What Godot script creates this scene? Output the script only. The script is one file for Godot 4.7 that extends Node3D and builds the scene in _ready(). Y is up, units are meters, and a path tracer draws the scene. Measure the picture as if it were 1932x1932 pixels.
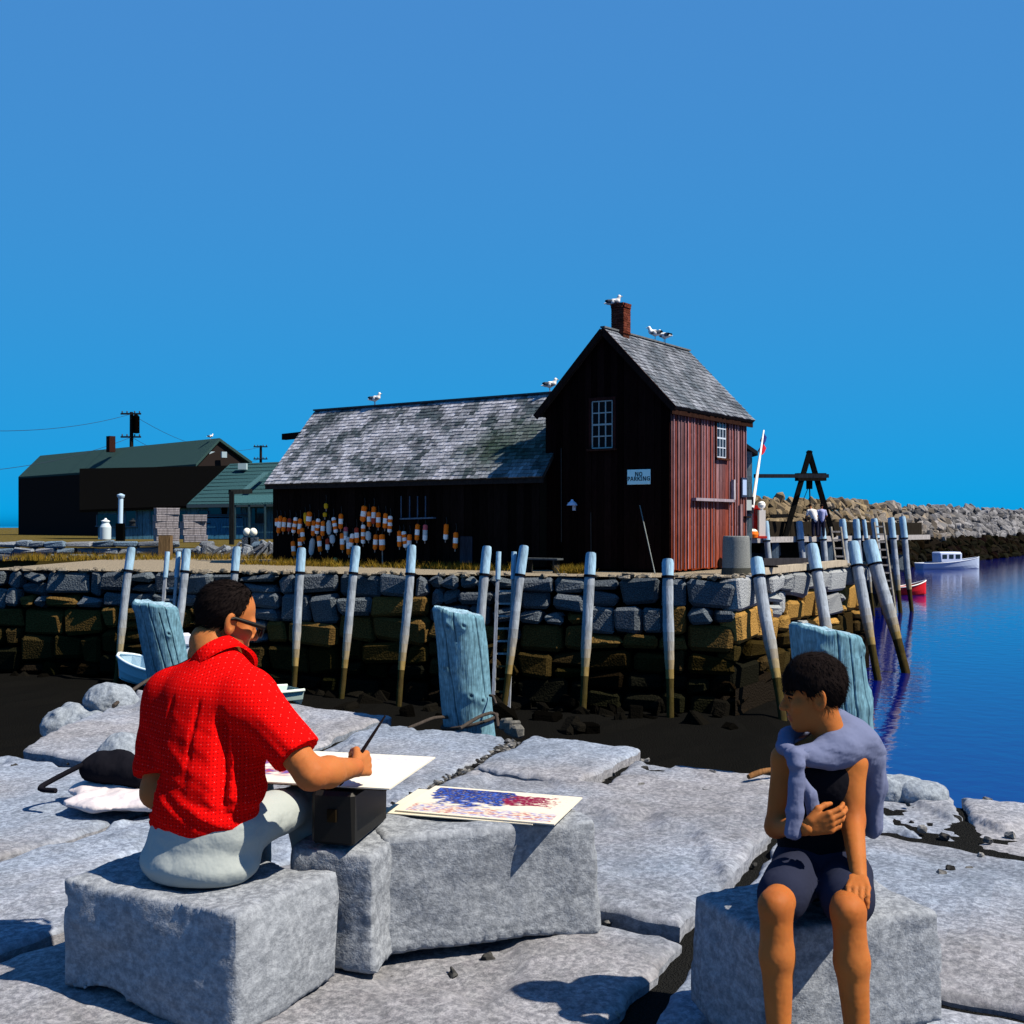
extends Node3D

# An old red fishing shack on a granite wharf at low tide, seen from the opposite stone pier
# where a man paints and a boy sits. Units are metres, y is up, the camera looks towards -z.

const EYE := 1.45          # eye above the near pier
const PX := 2226.6         # focal length in the pixels of the survey photograph (1932 wide)
const WATER := -3.85
const E1 := Vector3(-0.824, 0, -0.566)   # along the shack's front, to the left and back
const E2 := Vector3(0.566, 0, -0.824)    # along the shack's right side, to the back

var used := {}
var rng := RandomNumberGenerator.new()
var noise := FastNoiseLite.new()
var M := {}


func at(u: float, v: float, d: float) -> Vector3:   # a surveyed point: photo position and depth
	return Vector3((u - 966.0) * d / PX, EYE - (v - 990.5) * d / PX, -d)


func lin(r: float, g: float, b: float) -> Color:
	return Color(r, g, b).linear_to_srgb()


class G:
	var v := PackedVector3Array()
	var n := PackedVector3Array()
	var c := PackedColorArray()
	var uv := PackedVector2Array()
	var col := Color(1, 1, 1)

	func vert(p: Vector3, nn: Vector3, t := Vector2.ZERO, k = null) -> void:
		v.append(p)
		n.append(nn)
		c.append(col if k == null else k)
		uv.append(t)

	func tri(a: Vector3, b: Vector3, d: Vector3) -> void:   # counter-clockwise seen from outside
		var nn := (b - a).cross(d - a)
		if nn.length_squared() < 1e-14:
			return
		nn = nn.normalized()
		vert(a, nn)
		vert(d, nn)
		vert(b, nn)

	func tri_n(a: Vector3, b: Vector3, d: Vector3, na: Vector3, nb: Vector3, nd: Vector3) -> void:
		vert(a, na)
		vert(d, nd)
		vert(b, nb)

	func quad(a: Vector3, b: Vector3, d: Vector3, e: Vector3) -> void:
		tri(a, b, d)
		tri(a, d, e)

	func quad_uv(a: Vector3, b: Vector3, d: Vector3, e: Vector3) -> void:   # u runs a to b, v runs down from e to a
		var nn := (b - a).cross(d - a).normalized()
		vert(a, nn, Vector2(0, 1)); vert(d, nn, Vector2(1, 0)); vert(b, nn, Vector2(1, 1))
		vert(a, nn, Vector2(0, 1)); vert(e, nn, Vector2(0, 0)); vert(d, nn, Vector2(1, 0))

	func quad_n(a: Vector3, b: Vector3, d: Vector3, e: Vector3, na: Vector3, nb: Vector3, nd: Vector3, ne: Vector3) -> void:
		tri_n(a, b, d, na, nb, nd)
		tri_n(a, d, e, na, nd, ne)

	func out_poly(pts: Array, centre: Vector3) -> void:   # a flat face of a convex solid, turned away from its centre
		var mid := Vector3.ZERO
		for p in pts:
			mid += p
		mid /= pts.size()
		var nn: Vector3 = (pts[1] - pts[0]).cross(pts[2] - pts[0])
		if nn.length_squared() < 1e-14 and pts.size() > 3:
			nn = (pts[2] - pts[0]).cross(pts[3] - pts[0])
		var q := pts
		if nn.dot(mid - centre) < 0:
			q = pts.duplicate()
			q.reverse()
		for i in range(1, q.size() - 1):
			tri(q[0], q[i], q[i + 1])

	func hexa(p: Array) -> void:   # eight corners: bottom four round, then top four
		var mid := Vector3.ZERO
		for q in p:
			mid += q
		mid /= 8.0
		for f in [[0, 1, 2, 3], [4, 5, 6, 7], [0, 1, 5, 4], [1, 2, 6, 5], [2, 3, 7, 6], [3, 0, 4, 7]]:
			out_poly([p[f[0]], p[f[1]], p[f[2]], p[f[3]]], mid)

	func box(x: Transform3D, s: Vector3) -> void:
		var h := s / 2.0
		hexa([x * Vector3(-h.x, -h.y, -h.z), x * Vector3(h.x, -h.y, -h.z), x * Vector3(h.x, -h.y, h.z), x * Vector3(-h.x, -h.y, h.z),
			x * Vector3(-h.x, h.y, -h.z), x * Vector3(h.x, h.y, -h.z), x * Vector3(h.x, h.y, h.z), x * Vector3(-h.x, h.y, h.z)])

	func bar(a: Vector3, b: Vector3, w: float, h: float, up := Vector3.UP) -> void:   # squared timber from a to b
		var z := (b - a).normalized()
		var x := up.cross(z)
		if x.length() < 0.01:
			x = Vector3.RIGHT.cross(z)
		x = x.normalized()
		box(Transform3D(Basis(x, z.cross(x), z), (a + b) / 2.0), Vector3(w, h, a.distance_to(b)))

	func stone(x: Transform3D, s: Vector3, bevel: float, rough: float, r: RandomNumberGenerator) -> void:   # block with worn edges and uneven corners
		var h := s / 2.0
		var pt := {}
		for i in 8:
			var sg := Vector3(1 if i & 1 else -1, 1 if i & 2 else -1, 1 if i & 4 else -1)
			var j := Vector3(r.randf_range(-1, 1), r.randf_range(-1, 1), r.randf_range(-1, 1)) * rough
			var bv := bevel * r.randf_range(0.6, 1.5)
			var p := sg * h + j
			pt[i * 3] = x * (p - Vector3(0, sg.y, sg.z) * bv)
			pt[i * 3 + 1] = x * (p - Vector3(sg.x, 0, sg.z) * bv)
			pt[i * 3 + 2] = x * (p - Vector3(sg.x, sg.y, 0) * bv)
		var m := x.origin
		for axis in 3:
			var b0 := 1 << axis
			var b1 := 1 << ((axis + 1) % 3)
			var b2 := 1 << ((axis + 2) % 3)
			for side in 2:
				var o := b0 * side
				out_poly([pt[o * 3 + axis], pt[(o | b1) * 3 + axis], pt[(o | b1 | b2) * 3 + axis], pt[(o | b2) * 3 + axis]], m)
			for q in 4:   # the edges along this axis
				var o := (b1 if q & 1 else 0) | (b2 if q & 2 else 0)
				var a1 := (axis + 1) % 3
				var a2 := (axis + 2) % 3
				out_poly([pt[o * 3 + a1], pt[(o | b0) * 3 + a1], pt[(o | b0) * 3 + a2], pt[o * 3 + a2]], m)
		for i in 8:
			out_poly([pt[i * 3], pt[i * 3 + 1], pt[i * 3 + 2]], m)

	func tube(pts: Array, rad, sides := 8, caps := true) -> void:
		var rings := []
		var side := Vector3.ZERO
		for i in pts.size():
			var dir: Vector3 = (pts[mini(i + 1, pts.size() - 1)] - pts[maxi(i - 1, 0)]).normalized()
			if side == Vector3.ZERO:
				side = dir.cross(Vector3.UP if absf(dir.y) < 0.9 else Vector3.RIGHT).normalized()
			else:
				side = (side - dir * side.dot(dir)).normalized()
			var other := dir.cross(side)
			var r: float = rad if rad is float else rad[i]
			var ring := []
			for k in sides:
				var t := TAU * k / sides
				var nn := side * cos(t) + other * sin(t)
				ring.append([pts[i] + nn * r, nn])
			rings.append(ring)
		for i in rings.size() - 1:
			for k in sides:
				var a = rings[i][k]
				var b = rings[i][(k + 1) % sides]
				var d = rings[i + 1][(k + 1) % sides]
				var e = rings[i + 1][k]
				quad_n(a[0], b[0], d[0], e[0], a[1], b[1], d[1], e[1])
		if caps:
			for k in range(1, sides - 1):
				var s: Array = rings[0]
				tri(s[0][0], s[k + 1][0], s[k][0])
				var l: Array = rings[-1]
				tri(l[0][0], l[k][0], l[k + 1][0])

	func lathe(x: Transform3D, prof: Array, sides := 16) -> void:   # profile of (radius, height), from the bottom up
		for i in prof.size() - 1:
			var p: Vector2 = prof[i]
			var q: Vector2 = prof[i + 1]
			var slope := Vector2(q.y - p.y, p.x - q.x).normalized()
			for k in sides:
				var t0 := TAU * k / sides
				var t1 := TAU * (k + 1) / sides
				var d0 := Vector3(cos(t0), 0, -sin(t0))
				var d1 := Vector3(cos(t1), 0, -sin(t1))
				var n0 := (x.basis * (d0 * slope.x + Vector3.UP * slope.y)).normalized()
				var n1 := (x.basis * (d1 * slope.x + Vector3.UP * slope.y)).normalized()
				var a := x * (d0 * p.x + Vector3.UP * p.y)
				var b := x * (d1 * p.x + Vector3.UP * p.y)
				var d := x * (d1 * q.x + Vector3.UP * q.y)
				var e := x * (d0 * q.x + Vector3.UP * q.y)
				if p.x > 1e-5:
					tri_n(a, b, d, n0, n1, n1)
				if q.x > 1e-5:
					tri_n(a, d, e, n0, n1, n0)

	func mesh() -> ArrayMesh:
		var a := []
		a.resize(Mesh.ARRAY_MAX)
		a[Mesh.ARRAY_VERTEX] = v
		a[Mesh.ARRAY_NORMAL] = n
		a[Mesh.ARRAY_COLOR] = c
		a[Mesh.ARRAY_TEX_UV] = uv
		var m := ArrayMesh.new()
		if v.size():
			m.add_surface_from_arrays(Mesh.PRIMITIVE_TRIANGLES, a)
		return m


class Field:   # bodies and soft things: joined tapered capsules and ellipsoids, meshed as surface nets
	var prims := []
	var bend: Callable     # (p, d) -> d, cuts and folds
	var paint: Callable    # (p) -> Color
	var whole := false         # bend every cell, not only those near the surface

	func cap(a: Vector3, b: Vector3, ra: float, rb: float, k := 0.02) -> void:
		prims.append([0, a, b, ra, rb, k])

	func chain(pts: Array, rad: Array, k := 0.02) -> void:
		for i in pts.size() - 1:
			cap(pts[i], pts[i + 1], rad[i], rad[i + 1], k)

	func ell(x: Transform3D, r: Vector3, k := 0.02) -> void:
		prims.append([1, x.affine_inverse(), r, x.origin, maxf(r.x, maxf(r.y, r.z)), k])

	func cut(x: Transform3D, r: Vector3, k := 0.01) -> void:
		prims.append([2, x.affine_inverse(), r, x.origin, maxf(r.x, maxf(r.y, r.z)), k])

	func build(g: G, cell: float, place := Transform3D()) -> void:
		var lo := Vector3(1e9, 1e9, 1e9)
		var hi := -lo
		for p in prims:
			if p[0] == 0:
				lo = lo.min(p[1] - Vector3.ONE * p[3]).min(p[2] - Vector3.ONE * p[4])
				hi = hi.max(p[1] + Vector3.ONE * p[3]).max(p[2] + Vector3.ONE * p[4])
			elif p[0] == 1:
				lo = lo.min(p[3] - Vector3.ONE * p[4])
				hi = hi.max(p[3] + Vector3.ONE * p[4])
		lo -= Vector3.ONE * cell * 3.0
		hi += Vector3.ONE * cell * 3.0
		var nx := int((hi.x - lo.x) / cell) + 2
		var ny := int((hi.y - lo.y) / cell) + 2
		var nz := int((hi.z - lo.z) / cell) + 2
		var f := PackedFloat32Array()
		f.resize(nx * ny * nz)
		f.fill(0.5)
		for p in prims:
			var plo: Vector3
			var phi: Vector3
			var pad: float = p[5] + cell * 2.5
			if p[0] == 0:
				plo = (p[1] - Vector3.ONE * p[3]).min(p[2] - Vector3.ONE * p[4]) - Vector3.ONE * pad
				phi = (p[1] + Vector3.ONE * p[3]).max(p[2] + Vector3.ONE * p[4]) + Vector3.ONE * pad
			else:
				plo = p[3] - Vector3.ONE * (p[4] + pad)
				phi = p[3] + Vector3.ONE * (p[4] + pad)
			var x0 := maxi(int((plo.x - lo.x) / cell), 0)
			var x1 := mini(int((phi.x - lo.x) / cell) + 1, nx - 1)
			var y0 := maxi(int((plo.y - lo.y) / cell), 0)
			var y1 := mini(int((phi.y - lo.y) / cell) + 1, ny - 1)
			var z0 := maxi(int((plo.z - lo.z) / cell), 0)
			var z1 := mini(int((phi.z - lo.z) / cell) + 1, nz - 1)
			var kind: int = p[0]
			var k: float = p[5]
			var a: Vector3
			var ba: Vector3
			var bb := 1.0
			var ra := 0.0
			var dr := 0.0
			var inv: Transform3D
			var rr := Vector3.ONE
			var rr2 := Vector3.ONE
			if kind == 0:
				a = p[1]
				ba = p[2] - p[1]
				bb = maxf(ba.length_squared(), 1e-9)
				ra = p[3]
				dr = p[4] - p[3]
			else:
				inv = p[1]
				rr = Vector3.ONE / p[2]
				rr2 = rr * rr
			for iz in range(z0, z1 + 1):
				for iy in range(y0, y1 + 1):
					var row := (iz * ny + iy) * nx
					for ix in range(x0, x1 + 1):
						var q := lo + Vector3(ix, iy, iz) * cell
						var d: float
						if kind == 0:
							var pa := q - a
							var t := clampf(pa.dot(ba) / bb, 0.0, 1.0)
							d = (pa - ba * t).length() - ra - dr * t
						else:
							var lq := inv * q
							var k0 := (lq * rr).length()
							var k1 := (lq * rr2).length()
							d = k0 * (k0 - 1.0) / maxf(k1, 1e-6)
						var o := f[row + ix]
						if kind == 2:
							var h2 := clampf(0.5 - 0.5 * (o + d) / k, 0.0, 1.0)
							f[row + ix] = lerpf(o, -d, h2) + k * h2 * (1.0 - h2)
						elif o > 0.4:
							f[row + ix] = d
						else:
							var h := clampf(0.5 + 0.5 * (o - d) / k, 0.0, 1.0)
							f[row + ix] = lerpf(o, d, h) - k * h * (1.0 - h)
		if bend.is_valid():
			var lim := cell * 4.0 + 0.03
			for iz in nz:
				for iy in ny:
					var row := (iz * ny + iy) * nx
					for ix in nx:
						var d := f[row + ix]
						if whole or (d < lim and d > -0.25):
							f[row + ix] = bend.call(lo + Vector3(ix, iy, iz) * cell, d)
		var ids := PackedInt32Array()
		ids.resize(nx * ny * nz)
		ids.fill(-1)
		var vs := PackedVector3Array()
		var ns := PackedVector3Array()
		var cs := PackedColorArray()
		var sy := nx
		var sz := nx * ny
		for iz in nz - 1:
			for iy in ny - 1:
				var row := iz * sz + iy * sy
				for ix in nx - 1:
					var o := row + ix
					var d0 := f[o]
					var d1 := f[o + 1]
					var d2 := f[o + sy]
					var d3 := f[o + sy + 1]
					var d4 := f[o + sz]
					var d5 := f[o + sz + 1]
					var d6 := f[o + sz + sy]
					var d7 := f[o + sz + sy + 1]
					var inside := int(d0 < 0) + int(d1 < 0) + int(d2 < 0) + int(d3 < 0) + int(d4 < 0) + int(d5 < 0) + int(d6 < 0) + int(d7 < 0)
					if inside == 0 or inside == 8:
						continue
					var sum := Vector3.ZERO
					var cnt := 0
					for e in [[d0, d1, 0, 0, 0, 0], [d2, d3, 0, 0, 1, 0], [d4, d5, 0, 0, 0, 1], [d6, d7, 0, 0, 1, 1], [d0, d2, 1, 0, 0, 0], [d1, d3, 1, 1, 0, 0], [d4, d6, 1, 0, 0, 1], [d5, d7, 1, 1, 0, 1], [d0, d4, 2, 0, 0, 0], [d1, d5, 2, 1, 0, 0], [d2, d6, 2, 0, 1, 0], [d3, d7, 2, 1, 1, 0]]:
						var ea: float = e[0]
						var eb: float = e[1]
						if (ea < 0) != (eb < 0):
							var q := Vector3(e[3], e[4], e[5])
							q[e[2]] = ea / (ea - eb)
							sum += q
							cnt += 1
					ids[o] = vs.size()
					vs.append(place * (lo + (Vector3(ix, iy, iz) + sum / cnt) * cell))
					var gr := Vector3(d1 + d3 + d5 + d7 - d0 - d2 - d4 - d6, d2 + d3 + d6 + d7 - d0 - d1 - d4 - d5, d4 + d5 + d6 + d7 - d0 - d1 - d2 - d3)
					ns.append((place.basis * gr).normalized())
					cs.append(paint.call(lo + (Vector3(ix, iy, iz) + sum / cnt) * cell) if paint.is_valid() else g.col)
		for iz in range(1, nz - 1):
			for iy in range(1, ny - 1):
				var row := iz * sz + iy * sy
				for ix in range(1, nx - 1):
					var o := row + ix
					var s := f[o] < 0
					for ax in 3:
						var st := 1 if ax == 0 else (sy if ax == 1 else sz)
						if s == (f[o + st] < 0):
							continue
						var su := sy if ax == 0 else (sz if ax == 1 else 1)
						var sv := sz if ax == 0 else (1 if ax == 1 else sy)
						var q := [ids[o], ids[o - su], ids[o - su - sv], ids[o - sv]]
						if q[0] < 0 or q[1] < 0 or q[2] < 0 or q[3] < 0:
							continue
						if not s:
							q.reverse()
						for t in [[0, 2, 1], [0, 3, 2]]:   # clockwise
							for w in t:
								g.vert(vs[q[w]], ns[q[w]], Vector2.ZERO, cs[q[w]])


func numbered(called: String, under: Node) -> String:
	var key := str(under.get_instance_id()) + called
	var k: int = used.get(key, 0)
	used[key] = k + 1
	return called if k == 0 else "%s_%03d" % [called, k]


func tag(o: Node, label: String, category: String, group := "") -> Node:
	o.set_meta("label", label)
	o.set_meta("category", category)
	if group:
		o.set_meta("group", group)
	return o


func thing(called: String, label: String, category: String, where := Vector3.ZERO, group := "", turn := 0.0) -> Node3D:
	var o := Node3D.new()
	o.name = numbered(called, self)
	add_child(o, true)
	o.position = where
	o.rotation.y = turn
	tag(o, label, category, group)
	return o


func obj(called: String, m: Mesh, mat: Material, under: Node = self, where := Transform3D()) -> MeshInstance3D:
	var o := MeshInstance3D.new()
	o.name = numbered(called, under)
	o.mesh = m
	o.material_override = mat
	under.add_child(o, true)
	o.transform = where
	return o


func struct(called: String, m: Mesh, mat: Material) -> MeshInstance3D:
	var o := obj(called, m, mat)
	o.set_meta("kind", "structure")
	return o


func part(called: String, g: G, mat: Material, under: Node) -> MeshInstance3D:   # geometry in world space, put under a thing that stands at its base
	var inv: Transform3D = (under as Node3D).global_transform.affine_inverse() if under.is_inside_tree() else Transform3D()
	if inv != Transform3D():
		for i in g.v.size():
			g.v[i] = inv * g.v[i]
			g.n[i] = inv.basis * g.n[i]
	return obj(called, g.mesh(), mat, under)


func copy_of(o: Node3D, where: Vector3, turn: float, label: String, group := "") -> Node3D:
	var stem := String(o.name).rstrip("0123456789").trim_suffix("_")
	var c: Node3D = o.duplicate()
	c.name = numbered(stem, self)
	add_child(c, true)
	c.position = where
	c.rotation.y = turn
	c.set_meta("label", label)
	if group:
		c.set_meta("group", group)
	return c


func basis_to(dir: Vector3, up := Vector3.UP) -> Basis:   # y along dir
	var y := dir.normalized()
	var x := y.cross(up if absf(y.dot(up)) < 0.95 else Vector3.RIGHT).normalized()
	return Basis(x, y, x.cross(y))


func tex(w: int, h: int, f: Callable) -> ImageTexture:
	var im := Image.create(w, h, false, Image.FORMAT_RGB8)
	for y in h:
		for x in w:
			im.set_pixel(x, y, f.call(x, y))
	return ImageTexture.create_from_image(im)


func noise_tex(freq: float, lo: Color, hi: Color, kind := FastNoiseLite.TYPE_SIMPLEX_SMOOTH, octaves := 5, bump := 0.0, size := 512, sd := 1, gain := 0.5) -> NoiseTexture2D:
	var t := NoiseTexture2D.new()
	var fn := FastNoiseLite.new()
	fn.seed = sd
	fn.noise_type = kind
	fn.frequency = freq
	fn.fractal_octaves = octaves
	fn.fractal_gain = gain
	t.width = size
	t.height = size
	t.seamless = true
	t.noise = fn
	if bump > 0.0:
		t.as_normal_map = true
		t.bump_strength = bump
	else:
		var ramp := Gradient.new()
		ramp.set_color(0, lo)
		ramp.set_color(1, hi)
		ramp.set_offset(0, 0.27)
		ramp.set_offset(1, 0.73)
		t.color_ramp = ramp
	return t


func mat(albedo: Color, rough := 0.9, t: Texture2D = null, scale := 1.0, bump: Texture2D = null, bump_scale := 1.0) -> StandardMaterial3D:
	var m := StandardMaterial3D.new()
	m.albedo_color = albedo
	m.roughness = rough
	m.metallic_specular = 0.05
	m.vertex_color_use_as_albedo = true
	if t:
		m.albedo_texture = t
	if bump:
		m.normal_enabled = true
		m.normal_texture = bump
		m.normal_scale = bump_scale
	if t or bump:
		m.uv1_triplanar = true
		m.uv1_scale = Vector3.ONE * scale
	return m


func materials() -> void:
	var white := Color(1, 1, 1)
	var speck := noise_tex(0.09, lin(0.32, 0.33, 0.36), lin(1.0, 1.0, 1.0), FastNoiseLite.TYPE_SIMPLEX, 6, 0.0, 512, 3)
	var speck_bump := noise_tex(0.05, white, white, FastNoiseLite.TYPE_SIMPLEX, 6, 9.0, 512, 4)
	var wood := tex(256, 512, func(x, y):
		var a := noise.get_noise_2d(x * 9.0, y * 0.35) * 0.5 + 0.5
		var b := noise.get_noise_2d(x * 2.0 + 900.0, y * 0.12) * 0.5 + 0.5
		var k := clampf(0.60 + 0.42 * a + 0.35 * (b - 0.5), 0.0, 1.0)
		return Color(k, k, k))
	var wood_bump_image: Image = wood.get_image().duplicate()
	wood_bump_image.convert(Image.FORMAT_RGBA8)
	wood_bump_image.bump_map_to_normal_map(4.0)
	var wood_bump := ImageTexture.create_from_image(wood_bump_image)
	var cloth_bump := noise_tex(0.012, white, white, FastNoiseLite.TYPE_SIMPLEX, 4, 4.0, 256, 6)
	var grain := noise_tex(0.018, lin(0.42, 0.43, 0.45), lin(1.0, 1.0, 1.0), FastNoiseLite.TYPE_SIMPLEX, 7, 0.0, 1024, 15, 0.80)
	var grain_bump := noise_tex(0.02, white, white, FastNoiseLite.TYPE_SIMPLEX, 7, 8.0, 1024, 16, 0.78)
	var dull := lin(0.72, 0.72, 0.72)
	M.granite = mat(lin(0.64, 0.67, 0.70), 0.95, grain, 1.1, grain_bump, 0.5)
	M.rock = mat(dull, 0.95, speck, 0.45, speck_bump, 0.7)
	M.earth = mat(lin(0.30, 0.255, 0.19), 0.97, speck, 0.5, speck_bump, 0.7)
	M.gravel = mat(lin(0.17, 0.17, 0.17), 0.97, noise_tex(0.25, lin(0.02, 0.02, 0.02), white, FastNoiseLite.TYPE_SIMPLEX, 3, 0.0, 512, 8), 3.0, speck_bump, 1.5)
	M.mud = mat(lin(0.0042, 0.0042, 0.004), 0.95, null, 0.6, speck_bump, 1.0)
	M.mud.metallic_specular = 0.05
	M.weed = mat(lin(0.006, 0.0055, 0.0045), 0.9, null, 0.6, speck_bump, 0.8)
	M.turf = mat(lin(0.11, 0.085, 0.025), 0.95, speck, 0.8)
	M.pile = mat(lin(0.85, 0.85, 0.85), 0.85, wood, 0.9, wood_bump, 0.8)
	M.shade_board = mat(lin(0.055, 0.055, 0.055), 0.9, wood, 0.7, wood_bump, 0.7)  # boards of the shaded fronts, their shade painted in as a darker colour
	M.board = mat(dull, 0.85, wood, 0.7, wood_bump, 0.7)
	var soft := tex(256, 512, func(x, y):
		var k := clampf(0.80 + 0.30 * noise.get_noise_2d(x * 16.0, y * 0.5) + 0.20 * noise.get_noise_2d(x * 3.0 + 50.0, y * 1.2) + 0.12 * noise.get_noise_2d(x * 30.0, y * 30.0), 0.0, 1.0)
		return Color(k, k, k))
	M.bollard = mat(lin(0.78, 0.78, 0.78), 0.75, soft, 1.3, wood_bump, 0.8)
	M.shingle = mat(lin(0.8, 0.8, 0.8), 0.85, wood, 2.0)
	M.paint = mat(lin(0.85, 0.85, 0.85), 0.5)
	M.paint.metallic_specular = 0.25
	M.matt = mat(dull, 0.9)
	M.rope = mat(lin(0.065, 0.055, 0.05), 0.95, wood, 6.0)
	M.iron = mat(lin(0.05, 0.04, 0.035), 0.7)
	M.glass = mat(lin(0.012, 0.014, 0.016), 0.06)
	M.glass.metallic_specular = 0.5
	M.dim_glass = mat(lin(0.006, 0.006, 0.007), 0.3)
	M.dim_glass.metallic_specular = 0.15
	M.feather = mat(lin(0.8, 0.8, 0.8), 0.8)
	M.skin = mat(dull, 0.6, null, 1.0, noise_tex(0.08, white, white, FastNoiseLite.TYPE_SIMPLEX, 3, 1.5, 256, 9), 0.25)
	M.skin.metallic_specular = 0.2
	M.skin.subsurf_scatter_enabled = true
	M.skin.subsurf_scatter_strength = 0.08
	M.hair = mat(lin(0.008, 0.006, 0.006), 0.75, null, 8.0, wood_bump, 1.0)
	M.cloth = mat(dull, 0.95, null, 3.0, cloth_bump, 0.8)
	M.cloth.metallic_specular = 0.1
	M.paper = mat(white, 0.9)
	M.grass = mat(dull, 0.9)
	M.grass.backlight = lin(0.2, 0.14, 0.03)
	# printed cotton: a square grid of dark dots with white pin dots between them
	var shirt := tex(512, 512, func(x, y):
		var cx := fposmod(x / 32.0, 1.0) - 0.5
		var cy := fposmod(y / 32.0, 1.0) - 0.5
		var wx := fposmod(x / 32.0 + 0.5, 1.0) - 0.5
		var wy := fposmod(y / 32.0 + 0.5, 1.0) - 0.5
		var k := 1.0 + 0.08 * noise.get_noise_2d(x * 3.0, y * 3.0)
		if Vector2(wx, wy).length() < 0.09 and int(x / 32.0 + 0.5) % 2 == 0 and int(y / 32.0 + 0.5) % 2 == 0:
			return lin(0.70, 0.20, 0.20)
		if absf(cx) < 0.20 and absf(cy) < 0.20:
			return lin(0.36 * k, 0.003, 0.004)
		return lin(0.68 * k, 0.004 * k, 0.004 * k))
	M.shirt = mat(lin(0.8, 0.8, 0.8), 0.95, shirt, 5.6)
	M.shirt.uv1_triplanar_sharpness = 12.0
	M.shirt.metallic_specular = 0.06
	# the sea: dark blue body, wind ripples
	var w := StandardMaterial3D.new()
	w.albedo_color = lin(0.0, 0.003, 0.095)
	w.roughness = 0.06
	w.metallic_specular = 0.5
	w.normal_enabled = true
	w.normal_texture = noise_tex(0.012, white, white, FastNoiseLite.TYPE_SIMPLEX_SMOOTH, 4, 7.0, 512, 12)
	w.normal_scale = 0.10
	w.uv1_triplanar = true
	w.uv1_world_triplanar = true
	w.uv1_scale = Vector3(0.16, 0.16, 0.16)
	M.sea = w


func _ready() -> void:
	# camera: level, its lens shifted up a little so that posts and walls stay upright
	var cam := Camera3D.new()
	cam.name = "camera"
	cam.position = Vector3(0, EYE, 0)
	cam.projection = Camera3D.PROJECTION_FRUSTUM
	cam.near = 0.05
	cam.far = 6000.0
	cam.size = 2.0 * cam.near * 512.0 / 1180.0
	cam.frustum_offset = Vector2(0, cam.near * 13.0 / 1180.0)
	add_child(cam)
	# a clear, deep blue summer sky
	var sky_mat := ProceduralSkyMaterial.new()
	sky_mat.sky_top_color = lin(0.037, 0.122, 0.300)
	sky_mat.sky_horizon_color = lin(0.0, 0.180, 0.388)
	sky_mat.sky_curve = 0.16
	sky_mat.ground_bottom_color = lin(0.0, 0.013, 0.05)
	sky_mat.ground_horizon_color = lin(0.0, 0.04, 0.13)
	sky_mat.sun_angle_max = 3.0
	var env := Environment.new()
	env.background_mode = Environment.BG_SKY
	env.sky = Sky.new()
	env.sky.sky_material = sky_mat
	env.tonemap_mode = Environment.TONE_MAPPER_LINEAR
	env.tonemap_exposure = 2.0
	env.sdfgi_enabled = true
	env.ssao_enabled = true
	env.ssil_enabled = true
	var we := WorldEnvironment.new()
	we.name = "environment"
	we.environment = env
	add_child(we)
	var sun := DirectionalLight3D.new()
	sun.name = "sun"
	sun.light_color = Color(1.0, 0.95, 0.86)
	sun.light_energy = 1.6
	sun.light_angular_distance = 0.5
	sun.shadow_enabled = true
	var az := deg_to_rad(20.5)
	var el := deg_to_rad(51.0)
	var toward := Vector3(cos(az) * cos(el), sin(el), sin(az) * cos(el))
	sun.look_at_from_position(Vector3.ZERO, -toward, Vector3.UP)
	add_child(sun)

	rng.seed = 41
	noise.seed = 7
	noise.frequency = 0.02
	materials()
	setting()
	far_wharf()
	shack()
	left_buildings()
	far_pier()
	breakwater()
	boats()
	buoys()
	birds()
	foreground()
	painter()
	boy()


func sheet(poly: Array, y: float) -> G:   # a level polygon given as (x, depth)
	var g := G.new()
	var p := PackedVector2Array(poly)
	var idx := Geometry2D.triangulate_polygon(p)
	for i in range(0, idx.size(), 3):
		var q := []
		for k in 3:
			q.append(Vector3(p[idx[i + k]].x, y, -p[idx[i + k]].y))
		if (q[1] - q[0]).cross(q[2] - q[0]).y < 0:
			q.reverse()
		g.tri(q[0], q[1], q[2])
	return g


func prism(g: G, poly: Array, y0: float, y1: float) -> void:
	var top := sheet(poly, y1)
	g.v.append_array(top.v)
	g.n.append_array(top.n)
	g.uv.append_array(top.uv)
	for i in top.v.size():
		g.c.append(g.col)
	var mid := Vector2.ZERO
	for q in poly:
		mid += q
	mid /= poly.size()
	for i in poly.size():
		var a: Vector2 = poly[i]
		var b: Vector2 = poly[(i + 1) % poly.size()]
		g.out_poly([Vector3(a.x, y0, -a.y), Vector3(b.x, y0, -b.y), Vector3(b.x, y1, -b.y), Vector3(a.x, y1, -a.y)], Vector3(mid.x, (y0 + y1) / 2, -mid.y))


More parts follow.
